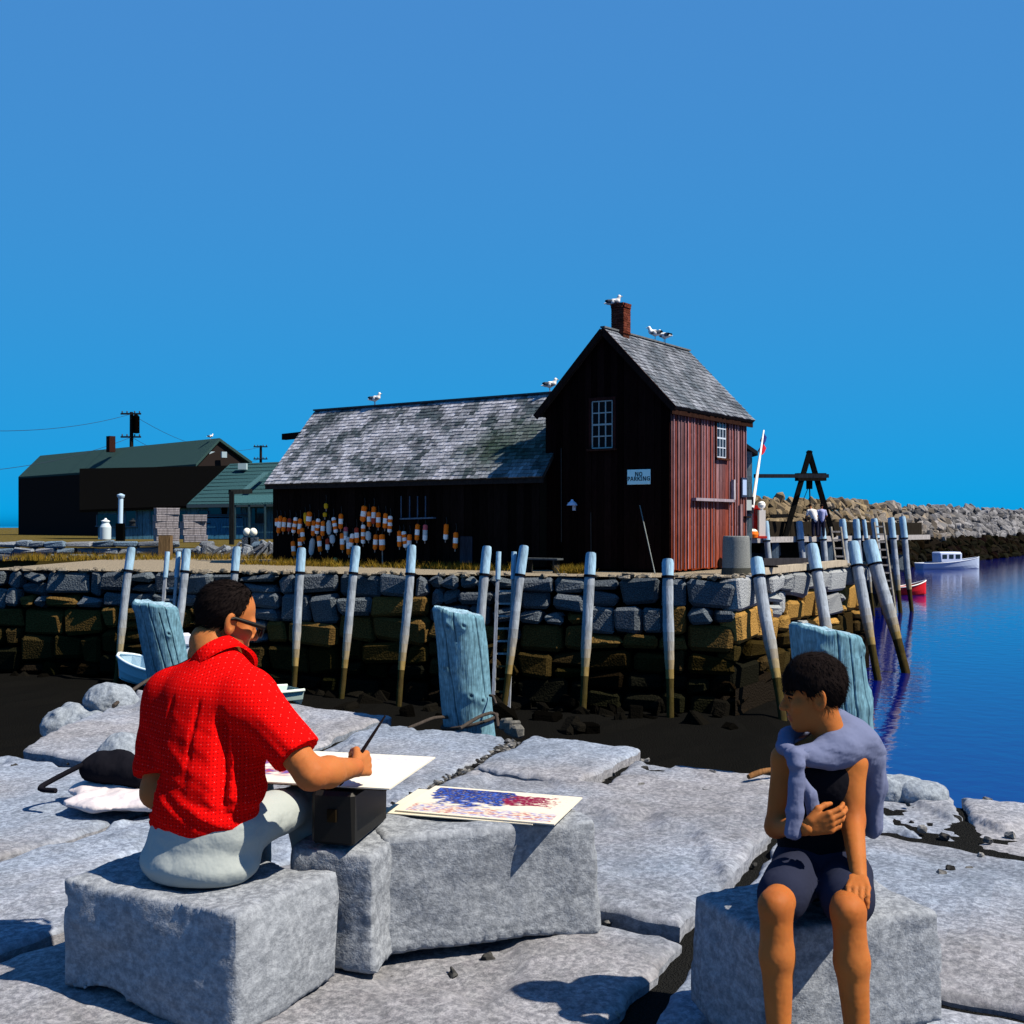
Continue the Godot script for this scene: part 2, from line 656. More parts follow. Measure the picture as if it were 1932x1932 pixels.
func setting() -> void:
	var big := [Vector2(-3000, -1500), Vector2(3000, -1500), Vector2(3000, 4500), Vector2(-3000, 4500)]
	struct("ground", sheet(big, -7.0).mesh(), M.mud)
	struct("water", sheet(big, WATER).mesh(), M.sea)
	# tidal mud at the head of the harbour, sloping under the water
	var g := G.new()
	var h := func(x: float, d: float) -> float:
		var s := clampf((-2.5 - x) / 6.0, 0.0, 1.0) * clampf((d - 17.0) / 8.0, 0.0, 1.0)
		var t := smoothstep(0.0, 2.6, 11.2 + (d - 37.0) * 0.24 - x + 1.2 * noise.get_noise_2d(d * 60.0, 5.0))
		return lerpf(lerpf(-4.3, -3.70, t), -3.34, s) + 0.10 * noise.get_noise_2d(x * 30.0, d * 30.0) + 0.05 * noise.get_noise_2d(x * 110.0, d * 110.0)
	for i in 76:
		for j in 40:
			var x0 := -42.0 + i * 0.75
			var d0 := 8.5 + j * 0.8
			var p := []
			for q in [[0, 0], [1, 0], [1, 1], [0, 1]]:
				var x: float = x0 + q[0] * 0.75
				var d: float = d0 + q[1] * 0.8
				p.append(Vector3(x, h.call(x, d), -d))
			g.quad(p[0], p[1], p[2], p[3])
	struct("mud_flat", g.mesh(), M.mud)
	# land behind the wharf and to the left, with a raised terrace
	g = G.new()
	prism(g, [Vector2(-260, 52.4), Vector2(6, 52.4), Vector2(12, 70), Vector2(14, 120), Vector2(-20, 420), Vector2(-400, 420)], -6.0, 0.45)
	struct("terrace", g.mesh(), M.turf)
	g = G.new()
	prism(g, [Vector2(-260, 104), Vector2(-42, 46.0), Vector2(-17.2, 39.2), Vector2(-17.2, 52.4), Vector2(-260, 52.41)], -6.0, -0.03)
	struct("shore_ground", g.mesh(), M.earth)
	# the path's dry grass edges
	low_wall()


func stone_tone(y: float, r: RandomNumberGenerator, sunlit_face := false) -> Color:
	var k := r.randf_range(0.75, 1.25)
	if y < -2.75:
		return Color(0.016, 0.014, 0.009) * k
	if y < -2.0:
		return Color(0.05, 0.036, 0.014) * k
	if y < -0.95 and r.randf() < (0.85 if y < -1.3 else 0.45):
		return (Color(0.50, 0.29, 0.085) if sunlit_face else Color(0.17, 0.105, 0.035)) * k
	return (Color(0.38, 0.41, 0.44) if sunlit_face else Color(0.15, 0.18, 0.215)) * k  # sunlit right face coloured lighter, shaded front darker: light painted into the stone


func courses(under: Node, a: Vector3, b: Vector3, y_top: float, y_bottom: float, out: Vector3, r: RandomNumberGenerator, most: int, sunlit_face: bool) -> int:
	# rough granite blocks, built in short bays whose uneven courses do not line up, with deep dark joints
	var rest := G.new()
	var along := (b - a)
	along.y = 0
	var length := along.length()
	along = along.normalized()
	var bays := []
	var s := 0.0
	while s < length - 0.05:
		var l := minf(r.randf_range(1.0, 3.4), length - s)
		if length - s - l < 0.7:
			l = length - s
		bays.append([s, s + l])
		s += l
	var cells := []
	for bay in bays:
		var y := y_top
		while y > y_bottom + 0.15:
			var h := r.randf_range(0.50, 1.0) if sunlit_face else r.randf_range(0.36, 0.86)
			var x: float = bay[0]
			while x < bay[1] - 0.02:
				var w: float = minf(r.randf_range(0.55, 1.6) * (1.35 if sunlit_face else 1.0) * (0.7 if h < 0.5 else 1.0), bay[1] - x)
				if bay[1] - x - w < 0.35:
					w = bay[1] - x
				if r.randf() < 0.2 and h > 0.6:
					cells.append([x, x + w, y, y - h * 0.5])
					cells.append([x, x + w, y - h * 0.5, y - h])
				else:
					cells.append([x, x + w, y, y - h])
				x += w
			y -= h
	cells.sort_custom(func(p, q): return p[2] > q[2])
	var made := 0
	for q in cells:
		var hh: float = q[2] - q[3]
		var ww: float = q[1] - q[0]
		var depth := 0.55
		var mid: Vector3 = a + along * (q[0] + q[1]) / 2.0
		mid.y = (q[2] + q[3]) / 2.0
		mid += out * (r.randf_range(-0.14, 0.10) - depth / 2.0)
		var g := G.new()
		if made >= most:
			g = rest
		g.col = stone_tone(mid.y, r, sunlit_face)
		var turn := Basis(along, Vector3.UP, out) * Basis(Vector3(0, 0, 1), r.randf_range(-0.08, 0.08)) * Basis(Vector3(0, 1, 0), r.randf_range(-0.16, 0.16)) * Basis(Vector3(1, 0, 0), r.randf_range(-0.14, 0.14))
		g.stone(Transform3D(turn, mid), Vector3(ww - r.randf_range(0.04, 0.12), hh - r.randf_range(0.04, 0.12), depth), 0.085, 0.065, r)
		if made < most:
			part("stone", g, M.rock, under)
		made += 1
	if rest.v.size():
		part("lower_stones", rest, M.rock, under).set_meta("kind", "stuff")
	return mini(made, most)


func wall_at(u: float) -> float:   # depth of the wharf's edge seen at that place of the photograph
	var k := (u - 966.0) / PX
	if u < 1388.0:
		return (32.0 + 6.05 * 0.2646) / (1.0 + 0.2646 * k)
	return (32.0 - 6.05 * 1.658) / (1.0 - 1.658 * k)


const CORNER := Vector2(6.05, 32.0)
const LEFT_END := Vector2(-17.2, 38.15)
const RIGHT_END := Vector2(13.3, 44.0)


func far_wharf() -> void:
	var w := thing("wharf", "old granite block wharf with dirt top carrying the red shack", "wharf", Vector3(0, WATER, -38))
	var r := RandomNumberGenerator.new()
	r.seed = 11
	var fill := G.new()
	var back := 0.5
	var poly := [LEFT_END + Vector2(0, back), CORNER + Vector2(-0.1, back), RIGHT_END + Vector2(-0.35, 0.1), Vector2(9.5, 53), Vector2(-17.2, 53)]
	fill.col = Color(0.008, 0.007, 0.006)
	prism(fill, poly, -6.5, -0.04)
	part("core", fill, M.matt, w)
	part("deck_surface", sheet([LEFT_END + Vector2(0, 0.2), CORNER + Vector2(-0.05, 0.22), RIGHT_END + Vector2(-0.2, 0.05), Vector2(9.5, 53), Vector2(-17.2, 53)], 0.0), M.earth, w)
	var a := Vector3(LEFT_END.x, 0, -LEFT_END.y)
	var c := Vector3(CORNER.x, 0, -CORNER.y)
	var e := Vector3(RIGHT_END.x, 0, -RIGHT_END.y)
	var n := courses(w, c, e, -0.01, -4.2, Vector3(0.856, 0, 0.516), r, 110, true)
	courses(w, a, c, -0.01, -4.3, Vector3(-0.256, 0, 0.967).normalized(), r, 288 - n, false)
	var deep := G.new()
	deep.col = Color(0.02, 0.018, 0.012)
	deep.quad(c + Vector3(0, -6, 0.05), e + Vector3(0, -6, 0), e + Vector3(0, -3.0, 0), c + Vector3(0, -3.0, 0.05))
	part("weedy_footing", deep, M.rock, w)
	# small stones and dust along the top edge
	var edge := G.new()
	for i in 160:
		var t := r.randf()
		var p := a.lerp(c, t) if i < 110 else c.lerp(e, t)
		p += Vector3(r.randf_range(-0.1, 0.1), r.randf_range(-0.02, 0.05), -r.randf_range(0.0, 0.5))
		edge.col = Color(0.36, 0.32, 0.26) * r.randf_range(0.6, 1.2)
		edge.stone(Transform3D(Basis(Vector3.UP, r.randf() * TAU), p), Vector3(r.randf_range(0.1, 0.35), 0.1, r.randf_range(0.1, 0.3)), 0.03, 0.03, r)
	part("edge_rubble", edge, M.rock, w).set_meta("kind", "stuff")
	var fallen := G.new()
	for i in 110:
		var p := a.lerp(c, r.randf()) + Vector3(-0.25, 0, 0.97) * r.randf_range(0.2, 5.0) * r.randf()
		var z := r.randf_range(0.2, 0.55)
		fallen.col = Color(0.5, 0.5, 0.5) * r.randf_range(0.3, 1.8)
		fallen.stone(Transform3D(Basis(Vector3(r.randf(), 1, r.randf()).normalized(), r.randf() * 6), Vector3(p.x, -3.75 + r.randf() * 0.25, p.z)), Vector3(z * 1.3, z * 0.7, z), z * 0.15, z * 0.1, r)
	part("fallen_stones", fallen, M.weed, w).set_meta("kind", "stuff")
	wharf_piles()
	wharf_clutter(r)


func one_pile(called: String, top: Vector3, foot: Vector3, rad: float, label: String, cat: String, group: String, band_y := -0.02, r: RandomNumberGenerator = rng) -> void:
	var p := thing(called, label, cat, foot, group)
	var dir := (foot - top).normalized()
	var len_band := clampf((top.y - band_y) / maxf(-dir.y, 0.2), 0.2, top.distance_to(foot) * 0.8)
	var total := top.distance_to(foot)
	var side := dir.cross(Vector3(r.randf() - 0.5, 0, r.randf() - 0.5).normalized()).normalized()
	var line := func(s: float) -> Vector3: return top + dir * s + side * 0.02 * sin(s * 1.3)
	# painted head
	var g := G.new()
	g.col = Color(0.42, 0.66, 0.90)
	var pts := []
	var rad1 := []
	for i in 6:
		var s := len_band * i / 5.0
		pts.append(line.call(s))
		rad1.append(rad * (0.90 if i == 0 else r.randf_range(0.97, 1.03)))
	pts.push_front(top - dir * 0.03)
	rad1.push_front(rad * 0.62)
	g.tube(pts, rad1, 14)
	part("painted_head", g, M.pile, p)
	# bare shaft, greyed above and stained by the tide below, worn thin near the foot
	g = G.new()
	pts = []
	rad1 = []
	var steps := 18
	for i in steps + 1:
		var s := lerpf(len_band + 0.005, total, i / float(steps))
		var y: float = line.call(s).y
		pts.append(line.call(s))
		rad1.append(rad * r.randf_range(0.90, 0.98) * lerpf(0.66, 1.0, smoothstep(-3.0, -1.6, y)))
	for i in steps:
		var y: float = pts[i].y
		var k := clampf((y + 2.4) / 1.2, 0.0, 1.0)
		var col := Color(0.34, 0.25, 0.10).lerp(Color(0.41, 0.475, 0.575), k)
		if y < -2.5:
			col = Color(0.07, 0.055, 0.022)
		g.col = col * r.randf_range(0.85, 1.1)
		g.tube([pts[i], pts[i + 1]], [rad1[i], rad1[i + 1]], 12, i == steps - 1)
	part("shaft", g, M.pile, p)
	g = G.new()
	g.tube([line.call(len_band - 0.035), line.call(len_band + 0.035)], rad * 1.10, 14)
	g.col = Color(0.01, 0.01, 0.012)
	for i in g.c.size():
		g.c[i] = g.col
	part("band", g, M.matt, p)


func wharf_piles() -> void:
	var r := RandomNumberGenerator.new()
	r.seed = 5
	var grp := "blue topped mooring piles along the wharf wall"
	# top (u, v), a point lower down (u, v), half width, what it stands by
	var rows := [
		[248, 1034, 224, 1235, 8.0, "blue topped wharf pile at the far left, its foot by the white skiff"],
		[352, 1037, 336, 1190, 8.0, "blue topped wharf pile just right of the left hand wall ladder"],
		[447, 1033, 441, 1120, 7.5, "blue topped wharf pile rising behind the painter's head"],
		[569, 1035, 560, 1190, 8.5, "blue topped wharf pile in front of the left end of the buoys"],
		[672, 1032, 652, 1235, 8.5, "blue topped wharf pile under the middle of the orange buoys"],
		[777, 1030, 756, 1290, 9.0, "blue topped wharf pile under the window ledge, left of the middle bollard"],
		[919, 1032, 905, 1190, 9.5, "blue topped wharf pile just left of the central wall ladder"],
		[989, 1031, 952, 1320, 9.5, "blue topped wharf pile just right of the central wall ladder"],
		[1115, 1044, 1101, 1310, 10.5, "blue topped wharf pile below the tall gable front of the shack"],
		[1260, 1056, 1263, 1280, 11.0, "blue topped wharf pile at the lit corner of the shack"],
		[1427, 1054, 1461, 1262, 12.5, "thick blue topped pile in front of the pale concrete drum, leaning right"],
		[1531, 1028, 1558, 1180, 11.5, "blue topped leaning pile at the middle of the wharf's right side"],
		[1609, 1023, 1645, 1220, 11.0, "blue topped leaning pile second from the wharf's far right corner"],
		[1640, 1021, 1718, 1300, 13.0, "long dark leaning pile at the wharf's far right corner above the water"],
	]
	for q in rows:
		var d := wall_at(q[0]) - 0.38
		var top := at(q[0], q[1], d)
		var lean := 0.45 if q[0] < 1300 else 1.5
		var low := at(q[2], q[3], d - lean * (q[3] - q[1]) / 260.0)
		var dir := (low - top).normalized()
		var foot: Vector3 = top + dir * ((top.y + 4.4) / -dir.y)
		one_pile("mooring_pile", top, foot, q[4] * d / PX, q[5], "pile", grp, 0.04 if q[0] < 1300 else 0.0, r)
	# ladders down the wall
	wall_ladder("wooden ladder between two piles at the centre of the wharf wall", 941, 970, 1041, 10)
	wall_ladder("wooden ladder on the wharf wall at the far left", 316, 337, 1041, 9)


func wall_ladder(label: String, u0: float, u1: float, v: float, rungs: int) -> void:
	var d := wall_at((u0 + u1) / 2) - 0.30
	var l := thing("wall_ladder", label, "ladder", Vector3(at((u0 + u1) / 2, v, d).x, -4.0, -d + 0.5), "ladders on the wharf wall")
	var a := at(u0, v, d)
	var b := at(u1, v, d)
	var down := Vector3(-0.16, -4.6, 0.75)
	for p in [a, b]:
		var g := G.new()
		g.col = Color(0.42, 0.66, 0.90)
		g.tube([p, p + down * 0.17], 0.075, 10)
		part("rail_head", g, M.pile, l)
		g = G.new()
		g.col = Color(0.42, 0.46, 0.54)
		g.bar(p + down * 0.17, p + down, 0.09, 0.07)
		part("rail", g, M.pile, l)
	for i in rungs:
		var t := 0.24 + 0.075 * i
		var g := G.new()
		g.col = Color(0.42, 0.46, 0.50) if i < 6 else Color(0.10, 0.09, 0.05)
		g.bar(a + down * t, b + down * t, 0.06, 0.05)
		part("rung", g, M.pile, l)


func tufts(g: G, p: Vector3, blades: int, tall: float, spread: float, r: RandomNumberGenerator) -> void:
	for i in blades:
		var a := r.randf() * TAU
		var q := p + Vector3(cos(a), 0, sin(a)) * spread * sqrt(r.randf())
		var lean := Vector3(r.randf_range(-0.5, 0.5), 1.0, r.randf_range(-0.5, 0.5)).normalized() * tall * r.randf_range(0.5, 1.1)
		var s := Vector3(r.randf_range(-1, 1), 0, r.randf_range(-1, 1)).normalized() * 0.012
		g.col = Color(0.23, 0.14, 0.022).lerp(Color(0.10, 0.11, 0.02), r.randf() * 0.6)
		g.tri(q - s, q + s, q + lean)
		g.tri(q + s * 0.8 + lean * 0.3, q + lean * 0.3 - s * 0.8, q + lean * 1.1 + s * 9)


func wharf_clutter(r: RandomNumberGenerator) -> void:
	# dry grass along the foot of the shed and on the path edge
	var g := G.new()
	for i in 330:
		var t := r.randf()
		var p := Vector3(0.6, 0, -37.2) + E1 * (t * 12.4) + E2 * -r.randf_range(0.05, 0.55) * (1.0 + t)
		if noise.get_noise_2d(t * 900.0, 3.0) > -0.15:
			tufts(g, p, 9, r.randf_range(0.10, 0.34), 0.22, r)
	for i in 40:
		tufts(g, at(r.randf_range(1060, 1110), 1084, 35.3) * Vector3(1, 0, 1), 9, 0.3, 0.3, r)
	for i in 220:
		tufts(g, Vector3(r.randf_range(-21, -9.5), -0.03, -r.randf_range(48.6, 51.4)), 10, 0.35, 0.4, r)
	var o := obj("dry_grass", g.mesh(), M.grass)
	o.set_meta("kind", "stuff")
	tag(o, "ochre dry grass growing along the shed foot and path edge", "grass")
	# concrete drum at the shack's right corner
	var c := at(1389, 1083, 34.6)
	c.y = 0.0
	var t := thing("concrete_drum", "pale grey concrete drum standing at the shack's right corner", "drum", c)
	g = G.new()
	g.col = Color(0.33, 0.34, 0.33)
	var x := Transform3D(Basis.IDENTITY, c)
	g.lathe(x, [Vector2(0.43, 0.0), Vector2(0.41, 0.2), Vector2(0.39, 1.0), Vector2(0.38, 1.1), Vector2(0.36, 1.13), Vector2(0.31, 1.13)], 28)
	g.lathe(x, [Vector2(0.31, 1.13), Vector2(0.30, 0.85), Vector2(0.0, 0.85)], 28)
	part("shell", g, M.granite, t)
	g = G.new()
	g.col = Color(0.10, 0.10, 0.09)
	g.lathe(x, [Vector2(0.436, 0.01), Vector2(0.418, 0.2)], 28)  # darker band round the foot
	part("dark_foot", g, M.granite, t)
	# timbers lying along the wharf's right edge
	var pl := thing("kerb_plank", "weathered pale plank laid along the wharf's right edge", "plank", at(1520, 1075, 37.0) * Vector3(1, 0, 1))
	g = G.new()
	g.col = Color(0.50, 0.44, 0.36)
	g.bar(Vector3(7.0, 0.12, -33.8), Vector3(11.6, 0.12, -41.4), 0.34, 0.2)
	part("plank", g, M.pile, pl)
	g = G.new()
	g.col = Color(0.02, 0.02, 0.02)
	g.box(Transform3D(Basis(Vector3.UP, 0.5), Vector3(7.5, 0.24, -34.5)), Vector3(0.3, 0.05, 0.5))
	part("iron_plate", g, M.iron, pl)
	var bm := thing("squared_beam", "dark squared timber beam resting behind the pale kerb plank", "beam", Vector3(8.4, 0, -38))
	g = G.new()
	g.col = Color(0.05, 0.05, 0.06)
	g.bar(at(1434, 1062, 38.5), at(1522, 1061, 40.2), 0.3, 0.3)
	part("beam", g, M.pile, bm)
	# bench in front of the shed
	var b := thing("bench", "low dark plank bench against the shack front by the central ladder", "bench", Vector3(1.0, 0, -36.2))
	g = G.new()
	g.col = Color(0.12, 0.14, 0.16)
	var b0 := at(992, 1056, 36.2)
	b0.y = 0.42
	var along := E1 * -1.0
	g.bar(b0, b0 + along * 1.25, 0.34, 0.05)
	part("seat", g, M.board, b)
	for s in [0.12, 1.1]:
		g = G.new()
		g.col = Color(0.05, 0.05, 0.05)
		var q: Vector3 = b0 + along * s
		g.box(Transform3D(Basis(along, Vector3.UP, E2), Vector3(q.x, 0.2, q.z)), Vector3(0.06, 0.395, 0.3))
		part("leg", g, M.board, b)


func low_wall() -> void:
	var r := RandomNumberGenerator.new()
	r.seed = 21
	var w := thing("field_wall", "low blue grey field stone wall at the edge of the dirt path", "wall", Vector3(-18, 0, -52))
	var y := -0.1
	for row in 3:
		var h := 0.28
		var x := -27.0 + r.randf() * 0.3
		while x < -9.0:
			var l := r.randf_range(0.5, 1.3)
			if not (x > -15.6 and r.randf() < 0.35):
				var g := G.new()
				g.col = Color(0.17, 0.26, 0.36).lerp(Color(0.34, 0.36, 0.4), r.randf()) * r.randf_range(0.7, 1.2)
				g.stone(Transform3D(Basis(Vector3.UP, r.randf_range(-0.1, 0.1)), Vector3(x + l / 2, y + h / 2 + row * h + r.randf_range(-0.03, 0.03), -51.9 + r.randf_range(-0.1, 0.1))), Vector3(l - 0.04, h - 0.03, 0.55), 0.06, 0.05, r)
				part("stone", g, M.rock, w)
			x += l
	for i in 26:
		var g := G.new()
		g.col = Color(0.32, 0.36, 0.42) * r.randf_range(0.5, 1.2)
		var s := r.randf_range(0.3, 0.8)
		g.stone(Transform3D(Basis(Vector3(r.randf(), 1, r.randf()).normalized(), r.randf() * 6), Vector3(r.randf_range(-14.5, -8.6), r.randf_range(-0.05, 0.5), -51.3 + r.randf_range(-0.4, 0.3))), Vector3(s, s * 0.6, s * 0.7), s * 0.15, s * 0.12, r)
		part("stone", g, M.rock, w)


func board_wall(under: Node, o: Vector3, along: Vector3, out: Vector3, width: float, y0: float, top: Callable, holes: Array, tone: Callable, r: RandomNumberGenerator, wide := Vector2(0.19, 0.30), m: Material = null) -> void:
	# upright boards of uneven width and colour, split round the window openings; each one a piece
	var s := 0.0
	while s < width - 0.02:
		var w := minf(r.randf_range(wide.x, wide.y), width - s)
		if width - s - w < 0.1:
			w = width - s
		var spans := [[y0 + r.randf_range(-0.05, 0.03), 99.0]]
		for hole in holes:   # [s0, s1, y0, y1]
			if s + w > hole[0] + 0.02 and s < hole[1] - 0.02:
				spans = [[spans[0][0], hole[2]], [hole[3], 99.0]]
		var proud := r.randf_range(0.0, 0.022)
		for sp in spans:
			var sa := s + 0.005
			var sb := s + w - 0.005
			var ya := minf(sp[1], top.call(sa))
			var yb := minf(sp[1], top.call(sb))
			var yl: float = sp[0]
			if ya - yl < 0.05 and yb - yl < 0.05:
				continue
			var p := []
			for z in [0.012, 0.034 + proud]:
				p.append_array([o + along * sa + out * z + Vector3.UP * yl, o + along * sb + out * z + Vector3.UP * yl, o + along * sb + out * z + Vector3.UP * yb, o + along * sa + out * z + Vector3.UP * ya])
			var g := G.new()
			g.hexa(p)
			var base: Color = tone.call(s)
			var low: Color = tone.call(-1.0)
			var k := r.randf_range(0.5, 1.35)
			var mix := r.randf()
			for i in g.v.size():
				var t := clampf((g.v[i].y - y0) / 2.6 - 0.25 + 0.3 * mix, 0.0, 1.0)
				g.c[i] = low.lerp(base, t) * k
			part("board", g, m if m else M.board, under)
		s += w


func shingle_roof(under: Node, a: Vector3, b: Vector3, c: Vector3, d: Vector3, rows: int, tone: Callable, r: RandomNumberGenerator, called := "roof") -> void:
	# eave a to b, ridge d to c; sheathing and courses of split wooden shingles
	var n := (b - a).cross(d - a).normalized()
	var g := G.new()
	g.col = Color(0.07, 0.06, 0.055)
	g.hexa([a - n * 0.10, b - n * 0.10, c - n * 0.10, d - n * 0.10, a, b, c, d])
	var roof := part(called, g, M.board, under)
	g = G.new()
	for i in rows:
		var t0 := i / float(rows)
		var t1 := minf((i + 1.12) / rows, 1.0)
		var l := a.lerp(d, t0)
		var rr := b.lerp(c, t0)
		var l1 := a.lerp(d, t1)
		var r1 := b.lerp(c, t1)
		var length := l.distance_to(rr)
		var s := -r.randf() * 0.1
		while s < length:
			var w := r.randf_range(0.10, 0.22)
			var u0 := maxf(s, 0.0) / length
			var u1 := minf(s + w - 0.008, length) / length
			s += w
			if u1 - u0 < 0.002:
				continue
			var lift := r.randf_range(0.020, 0.036)
			var slip := (l1 - l) * r.randf_range(-0.10, 0.06)
			var p0 := l.lerp(rr, u0) + slip
			var p1 := l.lerp(rr, u1) + slip
			var q1 := l1.lerp(r1, u1)
			var q0 := l1.lerp(r1, u0)
			g.col = tone.call((u0 + u1) / 2, t0) * r.randf_range(0.62, 1.3)
			g.quad(p0 + n * lift, p1 + n * lift, q1 + n * 0.006, q0 + n * 0.006)
			g.quad(p0, p1, p1 + n * lift, p0 + n * lift)
	var sh := obj("shingles", g.mesh(), M.shingle, roof)
	var inv: Transform3D = roof.global_transform.affine_inverse()
	sh.transform = inv
	sh.set_meta("kind", "stuff")


func sash_window(under: Node, o: Vector3, along: Vector3, out: Vector3, w: float, h: float, cols: int, rows: int, paint: Color, glass: Material) -> void:
	# o is the lower corner; casing, two sashes of small panes, sill
	var win := Node3D.new()
	win.name = numbered("window", under)
	under.add_child(win, true)
	var put := func(called: String, s: float, y: float, ww: float, hh: float, z: float, zz: float, m: Material, col: Color):
		var g := G.new()
		g.col = col
		g.box(Transform3D(Basis(along, Vector3.UP, along.cross(Vector3.UP)), o + along * (s + ww / 2) + Vector3.UP * (y + hh / 2) + out * z), Vector3(ww, hh, zz))
		part(called, g, m, win)
	var pw := w / cols
	var ph := h / rows
	for i in cols:
		for j in rows:
			put.call("pane", i * pw + 0.012, j * ph + 0.012, pw - 0.024, ph - 0.024, 0.03 + 0.004 * (j % 2), 0.008, glass, Color(1, 1, 1))
	for i in cols + 1:
		put.call("muntin", i * pw - 0.018, 0.0, 0.036, h, 0.045, 0.03, M.paint, paint)
	for j in rows + 1:
		var thick := 0.055 if j == rows / 2 else 0.034
		put.call("muntin", 0.0, j * ph - thick / 2, w, thick, 0.047, 0.03, M.paint, paint)
	put.call("casing", -0.12, -0.02, 0.1, h + 0.1, 0.05, 0.05, M.board, Color(0.09, 0.03, 0.025))
	put.call("casing", w + 0.02, -0.02, 0.1, h + 0.1, 0.05, 0.05, M.board, Color(0.09, 0.03, 0.025))
	put.call("casing", -0.12, h + 0.02, w + 0.24, 0.1, 0.053, 0.055, M.board, Color(0.09, 0.03, 0.025))
	put.call("sill", -0.16, -0.09, w + 0.32, 0.06, 0.085, 0.13, M.board, Color(0.10, 0.04, 0.03))


func shack() -> void:
	var r := RandomNumberGenerator.new()
	r.seed = 33
	var p0 := Vector3(4.77, 0, -35.6)
	var wide := 4.45
	var deep := 5.65
	var s := thing("fishing_shack", "dark red board fishing shack with tall gable end and long shingled shed", "shack", p0)
	var eave := 5.16
	var peak := 7.46
	var p1 := p0 + E1 * wide
	var p2 := p0 + E2 * deep
	var top_front := func(q: float) -> float: return peak - absf(q - wide / 2) / (wide / 2) * (peak - eave)
	# bodies behind the boards
	var g := G.new()
	g.col = Color(0.02, 0.015, 0.012)
	var body := []
	for y in [0.12, eave]:
		for q in [p0, p1, p1 + E2 * deep, p2]:
			body.append(q + Vector3.UP * y)
	g.hexa(body)
	var mid0 := p0 + E1 * wide / 2 + Vector3.UP * peak
	for q in [Vector3.ZERO, E2 * deep]:
		g.out_poly([p0 + q + Vector3.UP * eave, p1 + q + Vector3.UP * eave, mid0 + q], p0 + E1 * wide / 2 + E2 * deep / 2 + Vector3.UP * eave)
	part("house_frame", g, M.matt, s)
	var dark := func(q: float) -> Color: return Color(0.36, 0.14, 0.13) if q >= 0 else Color(0.25, 0.11, 0.095)  # gable front: the red boards again, with its shade put into the colour
	board_wall(s, p0, E1, -E2, wide, 0.06, top_front, [[1.93, 2.73, 3.80, 5.36]], dark, r, Vector2(0.19, 0.30), M.shade_board)
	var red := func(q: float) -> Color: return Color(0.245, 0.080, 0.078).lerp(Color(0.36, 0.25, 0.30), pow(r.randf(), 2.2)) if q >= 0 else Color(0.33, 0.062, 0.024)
	var flat := func(_q: float) -> float: return eave - 0.02
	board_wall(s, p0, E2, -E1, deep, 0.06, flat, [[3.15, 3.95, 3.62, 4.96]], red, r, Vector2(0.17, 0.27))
	for k in 24:   # weathered cover strips on the sunny side
		var q := 0.14 + k * 0.235 + r.randf_range(-0.03, 0.03)
		if q > 3.0 and q < 4.1:
			continue
		g = G.new()
		g.col = Color(0.46, 0.29, 0.36) * r.randf_range(0.35, 1.2)
		g.box(Transform3D(Basis(E2, Vector3.UP, -E1), p0 + E2 * q - E1 * 0.07 + Vector3.UP * 2.6), Vector3(0.035, 5.0, 0.02))
		part("batten", g, M.board, s)
	# windows
	sash_window(s, p0 + E1 * 2.69 + Vector3.UP * 3.86, -E1, -E2, 0.72, 1.46, 3, 4, Color(0.40, 0.44, 0.44), M.dim_glass)
	sash_window(s, p0 + E2 * 3.22 + Vector3.UP * 3.66, E2, -E1, 0.68, 1.24, 3, 4, Color(0.40, 0.47, 0.58), M.glass)
	# main roof
	var ov := 0.26
	var drop := (peak - eave) / (wide / 2) * ov
	var lift := Vector3.UP * 0.12
	var f := -E2 * 0.22
	var bk := E2 * (deep + 0.2)
	var rt := p0 - E1 * ov - Vector3.UP * drop + Vector3.UP * eave + lift
	var lt := p1 + E1 * ov - Vector3.UP * drop + Vector3.UP * eave + lift
	var tone_m := func(u: float, v: float) -> Color:
		var k := noise.get_noise_2d(u * 260.0, v * 180.0)
		return Color(0.11, 0.135, 0.175).lerp(Color(0.27, 0.30, 0.37), clampf(0.5 + k * 1.2, 0.0, 1.0))
	shingle_roof(s, rt + f, rt + bk, mid0 + lift + bk, mid0 + lift + f, 20, tone_m, r)
	shingle_roof(s, lt + bk, lt + f, mid0 + lift + f, mid0 + lift + bk, 20, tone_m, r)
	for e in [[rt, mid0 + lift], [lt, mid0 + lift]]:
		g = G.new()
		g.col = Color(0.05, 0.025, 0.02)
		g.bar(e[0] + f * 1.12 - Vector3.UP * 0.09, e[1] + f * 1.12 - Vector3.UP * 0.09, 0.04, 0.2)
		part("rake_board", g, M.board, s)
	g = G.new()
	g.col = Color(0.04, 0.02, 0.018)
	g.bar(rt + f - E1 * -0.1 - Vector3.UP * 0.14, rt + bk - E1 * -0.1 - Vector3.UP * 0.14, 0.05, 0.18)
	part("eave_board", g, M.board, s)
	g = G.new()
	g.col = Color(0.20, 0.22, 0.25)
	g.bar(mid0 + lift + f + Vector3.UP * 0.03, mid0 + lift + bk + Vector3.UP * 0.03, 0.16, 0.05)
	part("ridge_cap", g, M.board, s)
	# brick chimney through the ridge
	var ch := mid0 + E2 * 0.95 + Vector3.UP * 0.05
	g = G.new()
	g.col = Color(0.11, 0.045, 0.035)
	g.box(Transform3D(Basis(E1, Vector3.UP, -E2), ch + Vector3.UP * 0.25), Vector3(0.40, 1.5, 0.40))
	var chim := part("chimney", g, M.rock, s)
